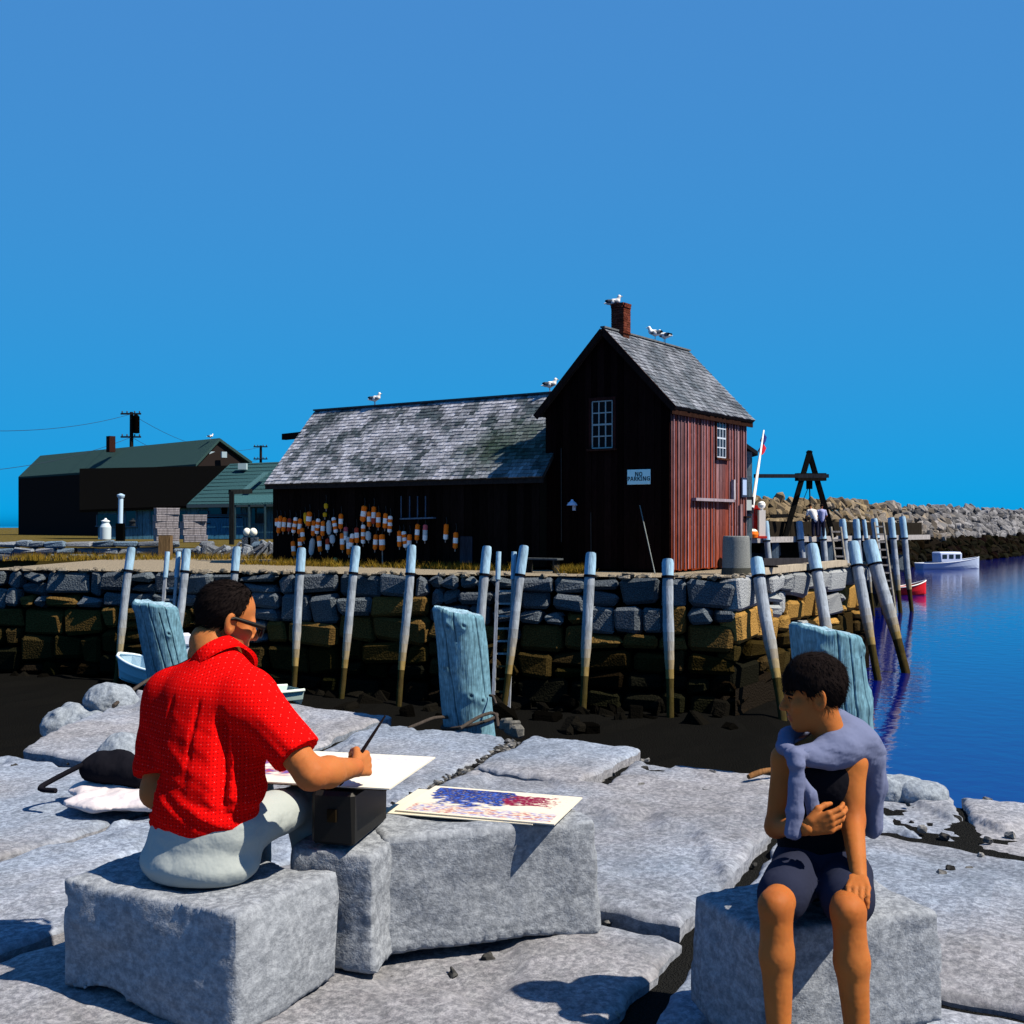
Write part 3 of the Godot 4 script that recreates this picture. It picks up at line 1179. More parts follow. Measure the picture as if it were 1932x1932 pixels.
	for row in 13:
		for k in 4:
			for half in 2:
				var dirs := [E1, E2, -E1, -E2]
				var dn: Vector3 = dirs[k]
				var dt: Vector3 = dirs[(k + 1) % 4]
				var bg := G.new()
				bg.col = Color(0.20, 0.06, 0.04) * r.randf_range(0.6, 1.3)
				var off := -0.105 + half * 0.21 + (0.02 if row % 2 else -0.02)
				bg.box(Transform3D(Basis(dt, Vector3.UP, dt.cross(Vector3.UP)), ch + dn * (0.205 if row < 11 else 0.235) + dt * off + Vector3.UP * (0.05 + row * 0.075)), Vector3(0.20, 0.065, 0.05))
				for i in bg.v.size():
					bg.v[i] = chim.global_transform.affine_inverse() * bg.v[i]
				obj("brick", bg.mesh(), M.rock, chim)
	# the long shed to the left: its eave stands a little before the gable wall
	var so := Vector3(0.90, 0, -37.75)
	var sl := 12.0
	var sd := 5.0
	g = G.new()
	g.col = Color(0.02, 0.016, 0.014)
	body = []
	for y in [0.1, 3.05]:
		for q in [so, so + E1 * sl, so + E1 * sl + E2 * sd, so + E2 * sd]:
			body.append(q + Vector3.UP * y)
	g.hexa(body)
	var sr := 5.75
	g.out_poly([so + E1 * sl + Vector3.UP * 3.05, so + E1 * sl + E2 * sd + Vector3.UP * 3.05, so + E1 * sl + E2 * sd / 2 + Vector3.UP * sr], so + E2 * sd / 2)
	part("shed_frame", g, M.matt, s)
	board_wall(s, so, E1, -E2, sl, 0.08, func(_q): return 3.04, [], func(q): return Color(0.24, 0.15, 0.14) if q >= 0 else Color(0.18, 0.12, 0.11), r, Vector2(0.24, 0.36), M.shade_board)
	var er := so - E2 * 0.30 + Vector3.UP * 2.98 - E1 * 0.28
	var el := so - E2 * 0.30 + Vector3.UP * 2.98 + E1 * (sl + 0.2)
	var rr := so + E2 * 2.40 + Vector3.UP * 5.94 - E1 * 0.2
	var rl := so + E2 * 2.40 + Vector3.UP * 5.94 + E1 * (sl + 0.2)
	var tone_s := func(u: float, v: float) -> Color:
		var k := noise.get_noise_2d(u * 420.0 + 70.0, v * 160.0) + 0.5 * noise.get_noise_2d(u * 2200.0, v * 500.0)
		var mossy_shade := clampf(1.2 - Vector2((u - 0.86) * 3.4, (v - 0.35) * 1.7).length() * 1.6, 0.0, 0.75)  # mossy dark green that also paints in the gable's shadow
		return Color(0.10, 0.13, 0.155).lerp(Color(0.56, 0.58, 0.68), clampf(0.55 + k * 1.5, 0.0, 1.0)).lerp(Color(0.05, 0.09, 0.06), mossy_shade)
	# seen from the water the eave runs from the left end to the right
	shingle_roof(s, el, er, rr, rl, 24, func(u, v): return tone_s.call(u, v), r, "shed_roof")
	var bl := so + E2 * (sd + 0.25) + Vector3.UP * 2.9
	shingle_roof(s, bl - E1 * 0.1, bl + E1 * (sl + 0.2), rl, rr, 12, func(_u, _v): return Color(0.2, 0.22, 0.25), r, "shed_roof")
	g = G.new()
	g.col = Color(0.10, 0.12, 0.14)
	g.bar(rl + Vector3.UP * 0.04, rr + Vector3.UP * 0.04, 0.2, 0.06)
	part("ridge_cap", g, M.board, s)
	g = G.new()
	g.col = Color(0.05, 0.04, 0.04)
	g.bar(el + E2 * 0.06 - Vector3.UP * 0.12, er + E2 * 0.06 - Vector3.UP * 0.12, 0.04, 0.14)
	part("eave_board", g, M.board, s)
	# dark barred opening with its ledge
	var k0 := on_shed(800, 950, 0.06)
	g = G.new()
	g.col = Color(0.16, 0.24, 0.36)
	g.bar(on_shed(757, 979, 0.12), on_shed(820, 977, 0.12), 0.16, 0.05)
	part("ledge", g, M.board, s)
	for u in [757, 773, 788, 803]:
		g = G.new()
		g.col = Color(0.13, 0.2, 0.32)
		g.bar(on_shed(u, 936, 0.075), on_shed(u, 977, 0.075), 0.03, 0.035, E2)
		part("window_bar", g, M.board, s)
	for u in [874, 885]:   # pale worn door edge
		g = G.new()
		g.col = Color(0.06, 0.07, 0.095)
		g.bar(on_shed(u, 1012, 0.06), on_shed(u, 1062, 0.06), 0.26, 0.03, E2)
		part("door_strip", g, M.board, s)
	# lookout beam at the left gable peak
	g = G.new()
	g.col = Color(0.02, 0.018, 0.016)
	var pk := so + E1 * (sl + 0.1) + E2 * 1.6 + Vector3.UP * 4.95
	g.bar(pk, pk + E1 * 1.3 + E2 * 0.3, 0.2, 0.24)
	part("hoist_beam", g, M.board, s)
	shack_details(s, p0, r)


func on_shed(u: float, v: float, off: float) -> Vector3:   # a place on the shed's front boards
	var o := Vector3(0.90, 0, -37.75) - E2 * off
	var k := (u - 966.0) / PX
	var t := (k * 37.75 - 0.90 + E2.x * off + k * (E2.z * off)) / (E1.x - k * 0.566)
	var p := o + E1 * t
	p.y = EYE - (v - 990.5) * -p.z / PX
	return p


func shack_details(s: Node3D, p0: Vector3, r: RandomNumberGenerator) -> void:
	# sign on the gable front
	var sg := thing("wall_sign", "white NO PARKING sign on the dark gable front", "sign", p0 + E1 * 1.0 - E2 * 0.1)
	var c := p0 + E1 * 1.02 + Vector3.UP * 2.92 - E2 * 0.085
	var bs := Basis(-E1, Vector3.UP, -E2)
	var g := G.new()
	g.col = Color(0.72, 1.0, 1.15)
	g.stone(Transform3D(bs, c), Vector3(0.80, 0.46, 0.025), 0.008, 0.0, r)
	part("plate", g, M.paint, sg)
	for row in [["NO", 0.085, 0.13], ["PARKING", -0.055, 0.13]]:
		var tm := TextMesh.new()
		tm.text = row[0]
		var sf := SystemFont.new()
		sf.font_names = PackedStringArray(["Droid Sans"])
		sf.font_weight = 700
		tm.font = sf
		tm.font_size = 32
		tm.pixel_size = row[2] / 23.0
		tm.depth = 0.002
		var ink := StandardMaterial3D.new()
		ink.albedo_color = lin(0.002, 0.006, 0.014)
		ink.metallic_specular = 0.05
		var o := obj("lettering", tm, ink, sg)
		o.global_transform = Transform3D(bs, c + Vector3.UP * row[1] - E2 * 0.016)
	# enamel lamp on the gable front
	var lp := p0 + E1 * 3.33 + Vector3.UP * 2.14 - E2 * 0.08
	var lamp := thing("wall_lamp", "small white enamel lamp on the left of the gable front", "lamp", lp)
	g = G.new()
	g.col = Color(0.55, 0.6, 0.8)
	g.lathe(Transform3D(Basis.IDENTITY, lp - E2 * 0.14 - Vector3.UP * 0.05), [Vector2(0.17, -0.02), Vector2(0.13, 0.06), Vector2(0.05, 0.12), Vector2(0.03, 0.17)], 16)
	part("lamp_shade", g, M.paint, lamp)
	g = G.new()
	g.col = Color(0.5, 0.55, 0.7)
	g.box(Transform3D(bs, lp - E2 * 0.02 - Vector3.UP * 0.12), Vector3(0.1, 0.22, 0.05))
	part("bracket", g, M.paint, lamp)
	# leaning pole and hanging lines
	var pole := thing("leaning_pole", "thin pale pole leaning against the shack front near its corner", "pole", p0 + E1 * 0.15 - E2 * 0.9)
	g = G.new()
	g.col = Color(0.3, 0.34, 0.34)
	g.tube([p0 + E1 * 0.12 - E2 * 0.75 + Vector3.UP * 0.005, p0 + E1 * 1.0 - E2 * 0.06 + Vector3.UP * 2.05], 0.018, 6)
	part("shaft", g, M.pile, pole)
	for q in [[3.82, 0.9, 3.9, "long grey rope hanging on the left of the gable front"], [2.72, 0.55, 1.85, "short grey rope hanging below the gable window"]]:
		var rp := thing("hanging_rope", q[3], "rope", p0 + E1 * q[0] - E2 * 0.07 + Vector3.UP * q[1])
		g = G.new()
		g.col = Color(2.0, 2.3, 2.6)
		g.tube([p0 + E1 * q[0] - E2 * 0.075 + Vector3.UP * q[1], p0 + E1 * (q[0] + 0.01) - E2 * 0.075 + Vector3.UP * q[2]], 0.018, 6)
		part("line", g, M.rope, rp)
	# sunny side: batten shelf, post, notice boards
	var side := Basis(E2, Vector3.UP, -E1)
	var put := func(called: String, q: float, y: float, sz: Vector3, col: Color, m: Material):
		g = G.new()
		g.col = col
		g.box(Transform3D(side, p0 + E2 * q + Vector3.UP * y - E1 * (0.08 + sz.z / 2)), sz)
		part(called, g, m, s)
	put.call("shelf", 2.75, 2.25, Vector3(2.9, 0.09, 0.16), Color(0.48, 0.42, 0.52), M.board)
	put.call("shelf_post", 4.35, 2.62, Vector3(0.13, 0.66, 0.10), Color(0.55, 0.55, 0.66), M.board)
	put.call("pale_board", 5.02, 1.2, Vector3(0.16, 1.9, 0.05), Color(0.40, 0.27, 0.30), M.board)
	put.call("hook_rail", 5.5, 1.72, Vector3(0.4, 0.06, 0.1), Color(0.03, 0.02, 0.02), M.board)
	var nb := thing("notice_board", "small framed blue white notice on the shack's lit right wall", "notice", p0 + E2 * 5.3)
	g = G.new()
	g.col = Color(0.02, 0.03, 0.06)
	g.box(Transform3D(side, p0 + E2 * 5.28 + Vector3.UP * 2.72 - E1 * 0.10), Vector3(0.44, 0.66, 0.04))
	part("frame", g, M.paint, nb)
	g = G.new()
	g.col = Color(0.30, 0.40, 0.62)
	g.box(Transform3D(side, p0 + E2 * 5.28 + Vector3.UP * 2.72 - E1 * 0.125), Vector3(0.32, 0.52, 0.012))
	part("sheet", g, M.paint, nb)
	g = G.new()
	g.col = Color(0.008, 0.006, 0.006)
	g.lathe(Transform3D(Basis(E2, -E1, E2.cross(-E1)), p0 + E2 * 3.45 + Vector3.UP * 0.22 - E1 * 0.07), [Vector2(0.17, 0.0), Vector2(0.17, 0.012), Vector2(0.0, 0.013)], 16)
	part("drain_hole", g, M.matt, s)


func frame_box(under: Node, called: String, o: Vector3, along: Vector3, s: Vector3, col: Color, m: Material) -> Node3D:
	var g := G.new()
	g.col = col
	g.box(Transform3D(Basis(along, Vector3.UP, along.cross(Vector3.UP)), o), s)
	return part(called, g, m, under)


func left_buildings() -> void:
	var r := RandomNumberGenerator.new()
	r.seed = 61
	# tall dark barn, its gable end towards the harbour mouth
	var ax := Vector3(-0.72, 0, -0.69)
	var ac := Vector3(0.69, 0, -0.72)
	var b := thing("barn", "tall dark barn with a grey green roof and brick chimney at the far left", "barn", Vector3(-26, 0.45, -100))
	var er := at(366, 878, 98.5)
	var apex := at(411, 829, 100.3)
	var eb := at(472, 873, 102.2)
	var len := 34.0
	var g := G.new()
	g.col = Color(0.022, 0.018, 0.016)
	var lo := []
	var hi := []
	for q in [er, er + ax * len, eb + ax * len, eb]:
		lo.append(Vector3(q.x, 0.3, q.z))
		hi.append(Vector3(q.x, er.y - 0.15, q.z))
	g.hexa(lo + hi)
	g.out_poly([hi[0] + ac * 0.01, hi[3] + ac * 0.01, Vector3(apex.x, apex.y - 0.1, apex.z)], hi[1])
	part("wall", g, M.matt, b)
	for q in [[er, er + ax * len, apex + ax * len, apex], [eb, eb + ax * len, apex + ax * len, apex]]:
		g = G.new()
		g.col = Color(0.055, 0.115, 0.115)
		var dn := Vector3.DOWN * 0.25
		var o := 0.3
		var a: Vector3 = q[0] - ax * o + Vector3(0, 0.1, 0)
		var c2: Vector3 = q[3] - ax * o + Vector3(0, 0.1, 0)
		g.hexa([a + dn, q[1] + dn, q[2] + dn, c2 + dn, a, q[1], q[2], c2])
		part("roof", g, M.rock, b)
	for q in [[397, 862, 0.55, 0.9], [420, 858, 0.5, 0.5]]:
		g = G.new()
		g.col = Color(0.25, 0.33, 0.4)
		g.box(Transform3D(Basis(ac, Vector3.UP, -ax), at(q[0], q[1], 100.0) - ax * 0.2), Vector3(q[2], q[3], 0.15))
		part("gable_window", g, M.paint, b)
	g = G.new()
	g.col = Color(0.06, 0.025, 0.02)
	g.box(Transform3D(Basis(ax, Vector3.UP, ac), at(209, 838, 111.0)), Vector3(0.65, 1.5, 0.6))
	part("chimney", g, M.rock, b)
	g = G.new()
	g.col = Color(0.35, 0.45, 0.5)
	g.box(Transform3D(Basis(ax, Vector3.UP, ac), at(328, 890, 97.0)), Vector3(0.7, 0.3, 0.3))
	part("eave_vent", g, M.paint, b)
	# long low blue grey boat sheds in front
	var w0 := at(185, 1050, 83.0)
	var w1 := at(540, 1046, 83.0)
	var s := thing("boat_shed", "long low blue grey boat shed with dark windows and sliding door", "shed", Vector3(w0.x, 0.45, w0.z))
	g = G.new()
	g.col = Color(0.10, 0.26, 0.40)
	var y1 := at(0, 954, 83.0).y
	g.hexa([Vector3(w0.x, 0.2, -83), Vector3(w1.x, 0.2, -83), Vector3(w1.x, 0.2, -92), Vector3(w0.x, 0.2, -92), Vector3(w0.x, y1, -83), Vector3(w1.x, y1, -83), Vector3(w1.x, y1, -92), Vector3(w0.x, y1, -92)])
	part("wall", g, M.board, s)
	var x := w0.x
	while x < w1.x - 0.3:   # upright boards
		var bw := r.randf_range(0.5, 0.75)
		g = G.new()
		g.col = Color(0.11, 0.29, 0.44) * r.randf_range(0.8, 1.2)
		g.box(Transform3D(Basis.IDENTITY, Vector3(x + bw / 2, (0.3 + y1) / 2, -82.96)), Vector3(bw - 0.03, y1 - 0.35, 0.06))
		part("board", g, M.board, s)
		x += bw
	for q in [[247, 979, 0.75, 1.1], [297, 976, 1.0, 0.8], [339, 976, 0.9, 0.8], [385, 976, 0.8, 0.9], [411, 965, 1.4, 0.85], [436, 965, 1.4, 0.85], [487, 974, 0.95, 1.1], [203, 982, 1.5, 0.8]]:
		var p := at(q[0], q[1], 82.9)
		var win := Node3D.new()
		win.name = numbered("window", s)
		s.add_child(win, true)
		frame_box(win, "pane", p, Vector3.RIGHT, Vector3(q[2], q[3], 0.05), Color(1, 1, 1), M.glass)
		for k in [-1, 1]:
			frame_box(win, "frame", p + Vector3(k * q[2] / 2, 0, 0.03), Vector3.RIGHT, Vector3(0.07, q[3], 0.06), Color(0.05, 0.1, 0.16), M.paint)
		frame_box(win, "sill", p + Vector3(0, -q[3] / 2, 0.04), Vector3.RIGHT, Vector3(q[2] + 0.2, 0.08, 0.1), Color(0.05, 0.1, 0.16), M.paint)
	var dp := at(420, 1010, 82.85)
	frame_box(s, "sliding_door", Vector3(dp.x, 1.28, dp.z), Vector3.RIGHT, Vector3(2.9, 1.6, 0.08), Color(0.07, 0.26, 0.46), M.board)
	frame_box(s, "door_track", Vector3(dp.x, 2.15, dp.z + 0.05), Vector3.RIGHT, Vector3(3.6, 0.14, 0.1), Color(0.03, 0.06, 0.1), M.paint)
	# roofs: grey green on the right, black on the left
	var rl := at(434, 875, 88.5)
	var rr := at(560, 870, 88.5)
	var al := at(353, 951, 82.4)
	var ar := at(560, 948, 82.4)
	for q in [[al, ar, rr, rl, Color(0.05, 0.125, 0.145), "roof"], [at(150, 962, 82.4), at(352, 954, 82.4), at(440, 878, 88.7), at(150, 884, 88.7), Color(0.006, 0.006, 0.006), "black_roof"]]:
		g = G.new()
		g.col = q[4]
		var dn := Vector3.DOWN * 0.18
		g.hexa([q[0] + dn, q[1] + dn, q[2] + dn, q[3] + dn, q[0], q[1], q[2], q[3]])
		part(q[5], g, M.rock, s)
	for k in 11:   # roof seams
		var t := (k + 0.5) / 11.0
		g = G.new()
		g.col = Color(0.04, 0.10, 0.12)
		g.bar(al.lerp(rl, t) + Vector3(0.1, 0.03, 0.02), ar.lerp(rr, t) + Vector3(0, 0.03, 0.02), 0.05, 0.03)
		part("roof_seam", g, M.rock, s)
	g = G.new()
	g.col = Color(0.03, 0.05, 0.07)
	g.bar(al + Vector3(0, -0.15, 0.1), ar + Vector3(0, -0.15, 0.1), 0.1, 0.22)
	part("eave_board", g, M.paint, s)
	g = G.new()
	g.col = Color(0.3, 0.4, 0.45)
	g.box(Transform3D(Basis.IDENTITY, at(458, 884, 87.0) + Vector3.UP * 0.15), Vector3(0.6, 0.45, 0.5))
	part("roof_vent", g, M.paint, s)
	# lean-to roof with its parapet, beside the davit post
	var lt := thing("porch", "small lean to porch roof beside the tall davit post", "porch", at(485, 1046, 80.0))
	g = G.new()
	g.col = Color(0.07, 0.18, 0.2)
	var q0 := at(440, 949, 79.5)
	var q1 := at(530, 947, 79.5)
	var q2 := at(530, 933, 81.6)
	var q3 := at(440, 935, 81.6)
	var dn2 := Vector3.DOWN * 0.14
	g.hexa([q0 + dn2, q1 + dn2, q2 + dn2, q3 + dn2, q0, q1, q2, q3])
	part("roof", g, M.rock, lt)
	for u in [443, 470, 500, 527]:
		var pb := at(u, 951, 79.6)
		frame_box(lt, "post", Vector3(pb.x, (pb.y + 0.45) / 2, pb.z), Vector3.RIGHT, Vector3(0.12, pb.y - 0.45, 0.12), Color(0.05, 0.1, 0.13), M.board)
	g = G.new()
	g.col = Color(0.09, 0.2, 0.23)
	g.bar(at(457, 929, 82.0), at(502, 892, 85.2), 0.4, 0.1)
	part("rake_board", g, M.rock, lt)
	var dv := thing("davit_post", "slim dark post with a short arm standing before the boat shed", "post", Vector3(at(437, 0, 60).x, 0.45, -60))
	g = G.new()
	g.col = Color(0.02, 0.025, 0.03)
	g.bar(Vector3(at(437, 0, 60).x, 0.45, -60), at(437, 927, 60), 0.22, 0.22)
	part("post", g, M.board, dv)
	g = G.new()
	g.col = Color(0.02, 0.025, 0.03)
	g.bar(at(433, 928, 60), at(474, 927, 61), 0.2, 0.24)
	part("arm", g, M.board, dv)
	# stovepipe, milk can
	var sp := at(227, 988, 74)
	var st := thing("stovepipe", "slim blue white stovepipe rising before the dark barn wall", "stovepipe", sp)
	g = G.new()
	g.col = Color(0.42, 0.58, 0.75)
	g.tube([sp, at(228, 936, 74)], 0.15, 12)
	part("pipe", g, M.paint, st)
	g = G.new()
	g.col = Color(0.35, 0.5, 0.68)
	g.lathe(Transform3D(Basis.IDENTITY, at(228, 936, 74)), [Vector2(0.2, -0.1), Vector2(0.24, 0.0), Vector2(0.24, 0.08), Vector2(0.05, 0.16)], 12)
	part("cap", g, M.paint, st)
	g = G.new()
	g.col = Color(0.03, 0.04, 0.05)
	g.box(Transform3D(Basis.IDENTITY, Vector3(sp.x, (sp.y + 0.45) / 2, sp.z)), Vector3(0.45, sp.y - 0.40, 0.45))
	part("stove_box", g, M.iron, st)
	var mc := at(199, 1018, 80)
	mc.y = 0.45
	var can := thing("churn", "white metal churn standing at the far left on the wall top", "churn", mc)
	g = G.new()
	g.col = Color(0.42, 0.52, 0.6)
	g.lathe(Transform3D(Basis.IDENTITY, mc), [Vector2(0.34, 0.0), Vector2(0.36, 0.05), Vector2(0.37, 0.85), Vector2(0.30, 1.0), Vector2(0.24, 1.1), Vector2(0.24, 1.25)], 18)
	part("can", g, M.paint, can)
	g = G.new()
	g.col = Color(0.66, 0.74, 0.8)
	g.lathe(Transform3D(Basis.IDENTITY, mc + Vector3.UP * 1.22), [Vector2(0.28, 0.0), Vector2(0.28, 0.06), Vector2(0.1, 0.14), Vector2(0.07, 0.24), Vector2(0.0, 0.25)], 18)
	part("lid", g, M.paint, can)
	# lobster traps, each a crate of laths
	var first: Node3D = null
	var spots := []
	for k in 5:
		spots.append([at(314, 1023, 69), 0.40 * k, 0.10 * (k % 2), "grey slatted lobster trap, %s of the taller left hand stack" % ["bottom one", "second from the bottom", "middle one", "fourth from the bottom", "top one"][k]])
	for k in 4:
		spots.append([at(366, 1023, 68), 0.40 * k, -0.16 + 0.12 * (k % 3), "grey slatted lobster trap, %s of the shorter right hand stack" % ["bottom one", "second from the bottom", "third from the bottom", "top one"][k]])
	for q in spots:
		var p: Vector3 = q[0]
		p.y = 0.45 + q[1]
		if first == null:
			first = thing("lobster_trap", q[3], "lobster trap", p, "lobster traps stacked on the terrace")
			for side in [-1, 1]:
				g = G.new()
				g.col = Color(0.42, 0.40, 0.46)
				for i in 4:
					g.box(Transform3D(Basis.IDENTITY, p + Vector3(0, 0.06 + i * 0.095, side * 0.38)), Vector3(1.3, 0.07, 0.02))
				part("side_laths", g, M.board, first)
				g = G.new()
				g.col = Color(0.38, 0.37, 0.43)
				g.box(Transform3D(Basis.IDENTITY, p + Vector3(side * 0.64, 0.19, 0)), Vector3(0.03, 0.37, 0.74))
				part("end_panel", g, M.board, first)
			g = G.new()
			g.col = Color(0.46, 0.44, 0.5)
			for i in 6:
				g.box(Transform3D(Basis.IDENTITY, p + Vector3(0, 0.385, -0.34 + i * 0.136)), Vector3(1.36, 0.022, 0.08))
			part("top_laths", g, M.board, first)
			g = G.new()
			g.col = Color(0.03, 0.03, 0.035)
			g.box(Transform3D(Basis.IDENTITY, p + Vector3(0, 0.18, 0)), Vector3(1.2, 0.33, 0.66))
			part("netting", g, M.matt, first)
		else:
			copy_of(first, p + Vector3(r.randf_range(-0.1, 0.1), 0, 0), q[2] + 0.5, q[3], "lobster traps stacked on the terrace")
	first.rotation.y = 0.5
	# two white floats and a tree stump, rough posts
	for q in [[466, "left hand one of two white float balls on the rubble wall"], [478, "right hand one of two white float balls on the rubble wall"]]:
		var p := at(q[0], 1009, 53)
		var f := thing("float_ball", q[1], "float", p, "white float balls")
		g = G.new()
		g.col = Color(0.75, 0.76, 0.68)
		var fld := Field.new()
		fld.ell(Transform3D(Basis(Vector3(0, 0, 1), r.randf()), p + Vector3.UP * 0.12), Vector3(0.17, 0.19, 0.17))
		fld.build(g, 0.03)
		part("ball", g, M.paint, f)
		frame_box(f, "perch", p + Vector3(0, -0.42, 0), Vector3.RIGHT, Vector3(0.4, 0.62, 0.4), Color(0.1, 0.13, 0.18), M.rock)
	var sb := at(312, 1085, 50.6)
	var stump := thing("post_stump", "short brown timber post stump on the path left of the traps", "stump", Vector3(sb.x, -0.03, sb.z))
	g = G.new()
	g.col = Color(0.20, 0.13, 0.07)
	g.bar(Vector3(sb.x, -0.03, sb.z), Vector3(sb.x, 1.0, sb.z - 0.05), 0.5, 0.4)
	part("trunk", g, M.pile, stump)
	for q in [[425, 1068, 0.9], [441, 1068, 0.7], [402, 1064, 1.0], [476, 1066, 1.1], [494, 1068, 0.9], [508, 1070, 0.7]]:
		var p := at(q[0], q[1], 50.5)
		var o := thing("driftwood_plank", "pale driftwood plank lying at the %s of the rubble by the shed" % ["left end", "centre left", "far left end", "centre", "centre right", "right end"][[425, 441, 402, 476, 494, 508].find(q[0])], "plank", Vector3(p.x, -0.03, p.z), "planks on the rubble")
		g = G.new()
		g.col = Color(0.34, 0.38, 0.46) * r.randf_range(0.6, 1.3)
		var tilt := r.randf_range(-0.9, 0.9)
		var l: float = q[2]
		g.bar(Vector3(p.x, 0.0, p.z) - Vector3(cos(tilt), 0, 0.3) * l * 0.5, Vector3(p.x, 0.45 + 0.4 * absf(sin(tilt)), p.z) + Vector3(cos(tilt), 0, -0.3) * l * 0.5, 0.25, 0.1)
		part("plank", g, M.board, o)
	# utility poles and their wires
	var tops := []
	for q in [[248, 781, 120.0, 3, 1.95, "taller dark utility pole with three crossarms behind the barn"], [492, 843, 170.0, 2, 1.9, "smaller distant utility pole with two crossarms right of the barn"]]:
		var t := at(q[0], q[1], q[2])
		var po := thing("utility_pole", q[5], "utility pole", Vector3(t.x, 0.45, t.z))
		g = G.new()
		g.col = Color(0.025, 0.02, 0.02)
		g.tube([Vector3(t.x, 0.45, t.z), t + Vector3.UP * 0.2], [0.26, 0.18], 8)
		part("pole", g, M.pile, po)
		for k in q[3]:
			g = G.new()
			g.col = Color(0.025, 0.02, 0.02)
			var yy: float = t.y - (0.0 if k == 0 else (2.35 if k == 1 else 4.1)) * (1.0 if q[3] == 3 else 0.75)
			g.box(Transform3D(Basis.IDENTITY, Vector3(t.x, yy, t.z + 0.2)), Vector3(q[4] * 1.05, 0.16, 0.16))
			var arm := part("crossarm", g, M.pile, po)
			for e in [-0.9, -0.4, 0.4, 0.9]:
				g = G.new()
				g.col = Color(0.05, 0.05, 0.06)
				g.lathe(Transform3D(Basis.IDENTITY, Vector3(t.x + e * q[4] / 2, yy + 0.08, t.z + 0.2)), [Vector2(0.03, 0), Vector2(0.08, 0.06), Vector2(0.06, 0.2), Vector2(0, 0.22)], 6)
				part("insulator", g, M.paint, arm)
		if q[3] == 3:
			g = G.new()
			g.col = Color(0.02, 0.018, 0.018)
			g.lathe(Transform3D(Basis.IDENTITY, t + Vector3(0.5, -2.0, 0.1)), [Vector2(0.0, 0), Vector2(0.36, 0.05), Vector2(0.36, 1.7), Vector2(0.2, 1.9), Vector2(0.0, 1.95)], 10)
			part("transformer", g, M.iron, po)
		tops.append(t)
	for q in [[tops[0], tops[1], 0.0, 1.8, "upper wire running between the two utility poles"], [tops[0], tops[1], -2.35, 2.0, "lower wire running between the two utility poles"], [tops[0], at(-200, 800, 80), 0.0, 1.0, "upper wire leaving the tall utility pole to the left"], [tops[0], at(-200, 850, 80), -2.35, 1.0, "lower wire leaving the tall utility pole to the left"]]:
		var a: Vector3 = q[0] + Vector3.UP * q[2]
		var c: Vector3 = q[1] + Vector3.UP * q[2] * 0.7
		var pts := []
		for i in 17:
			var t := i / 16.0
			pts.append(a.lerp(c, t) + Vector3.DOWN * q[3] * 4.0 * t * (1 - t))
		g = G.new()
		g.col = Color(0.02, 0.03, 0.05)
		g.tube(pts, 0.022, 5)
		tag(obj("overhead_wire", g.mesh(), M.paint), q[4], "wire", "overhead wires")


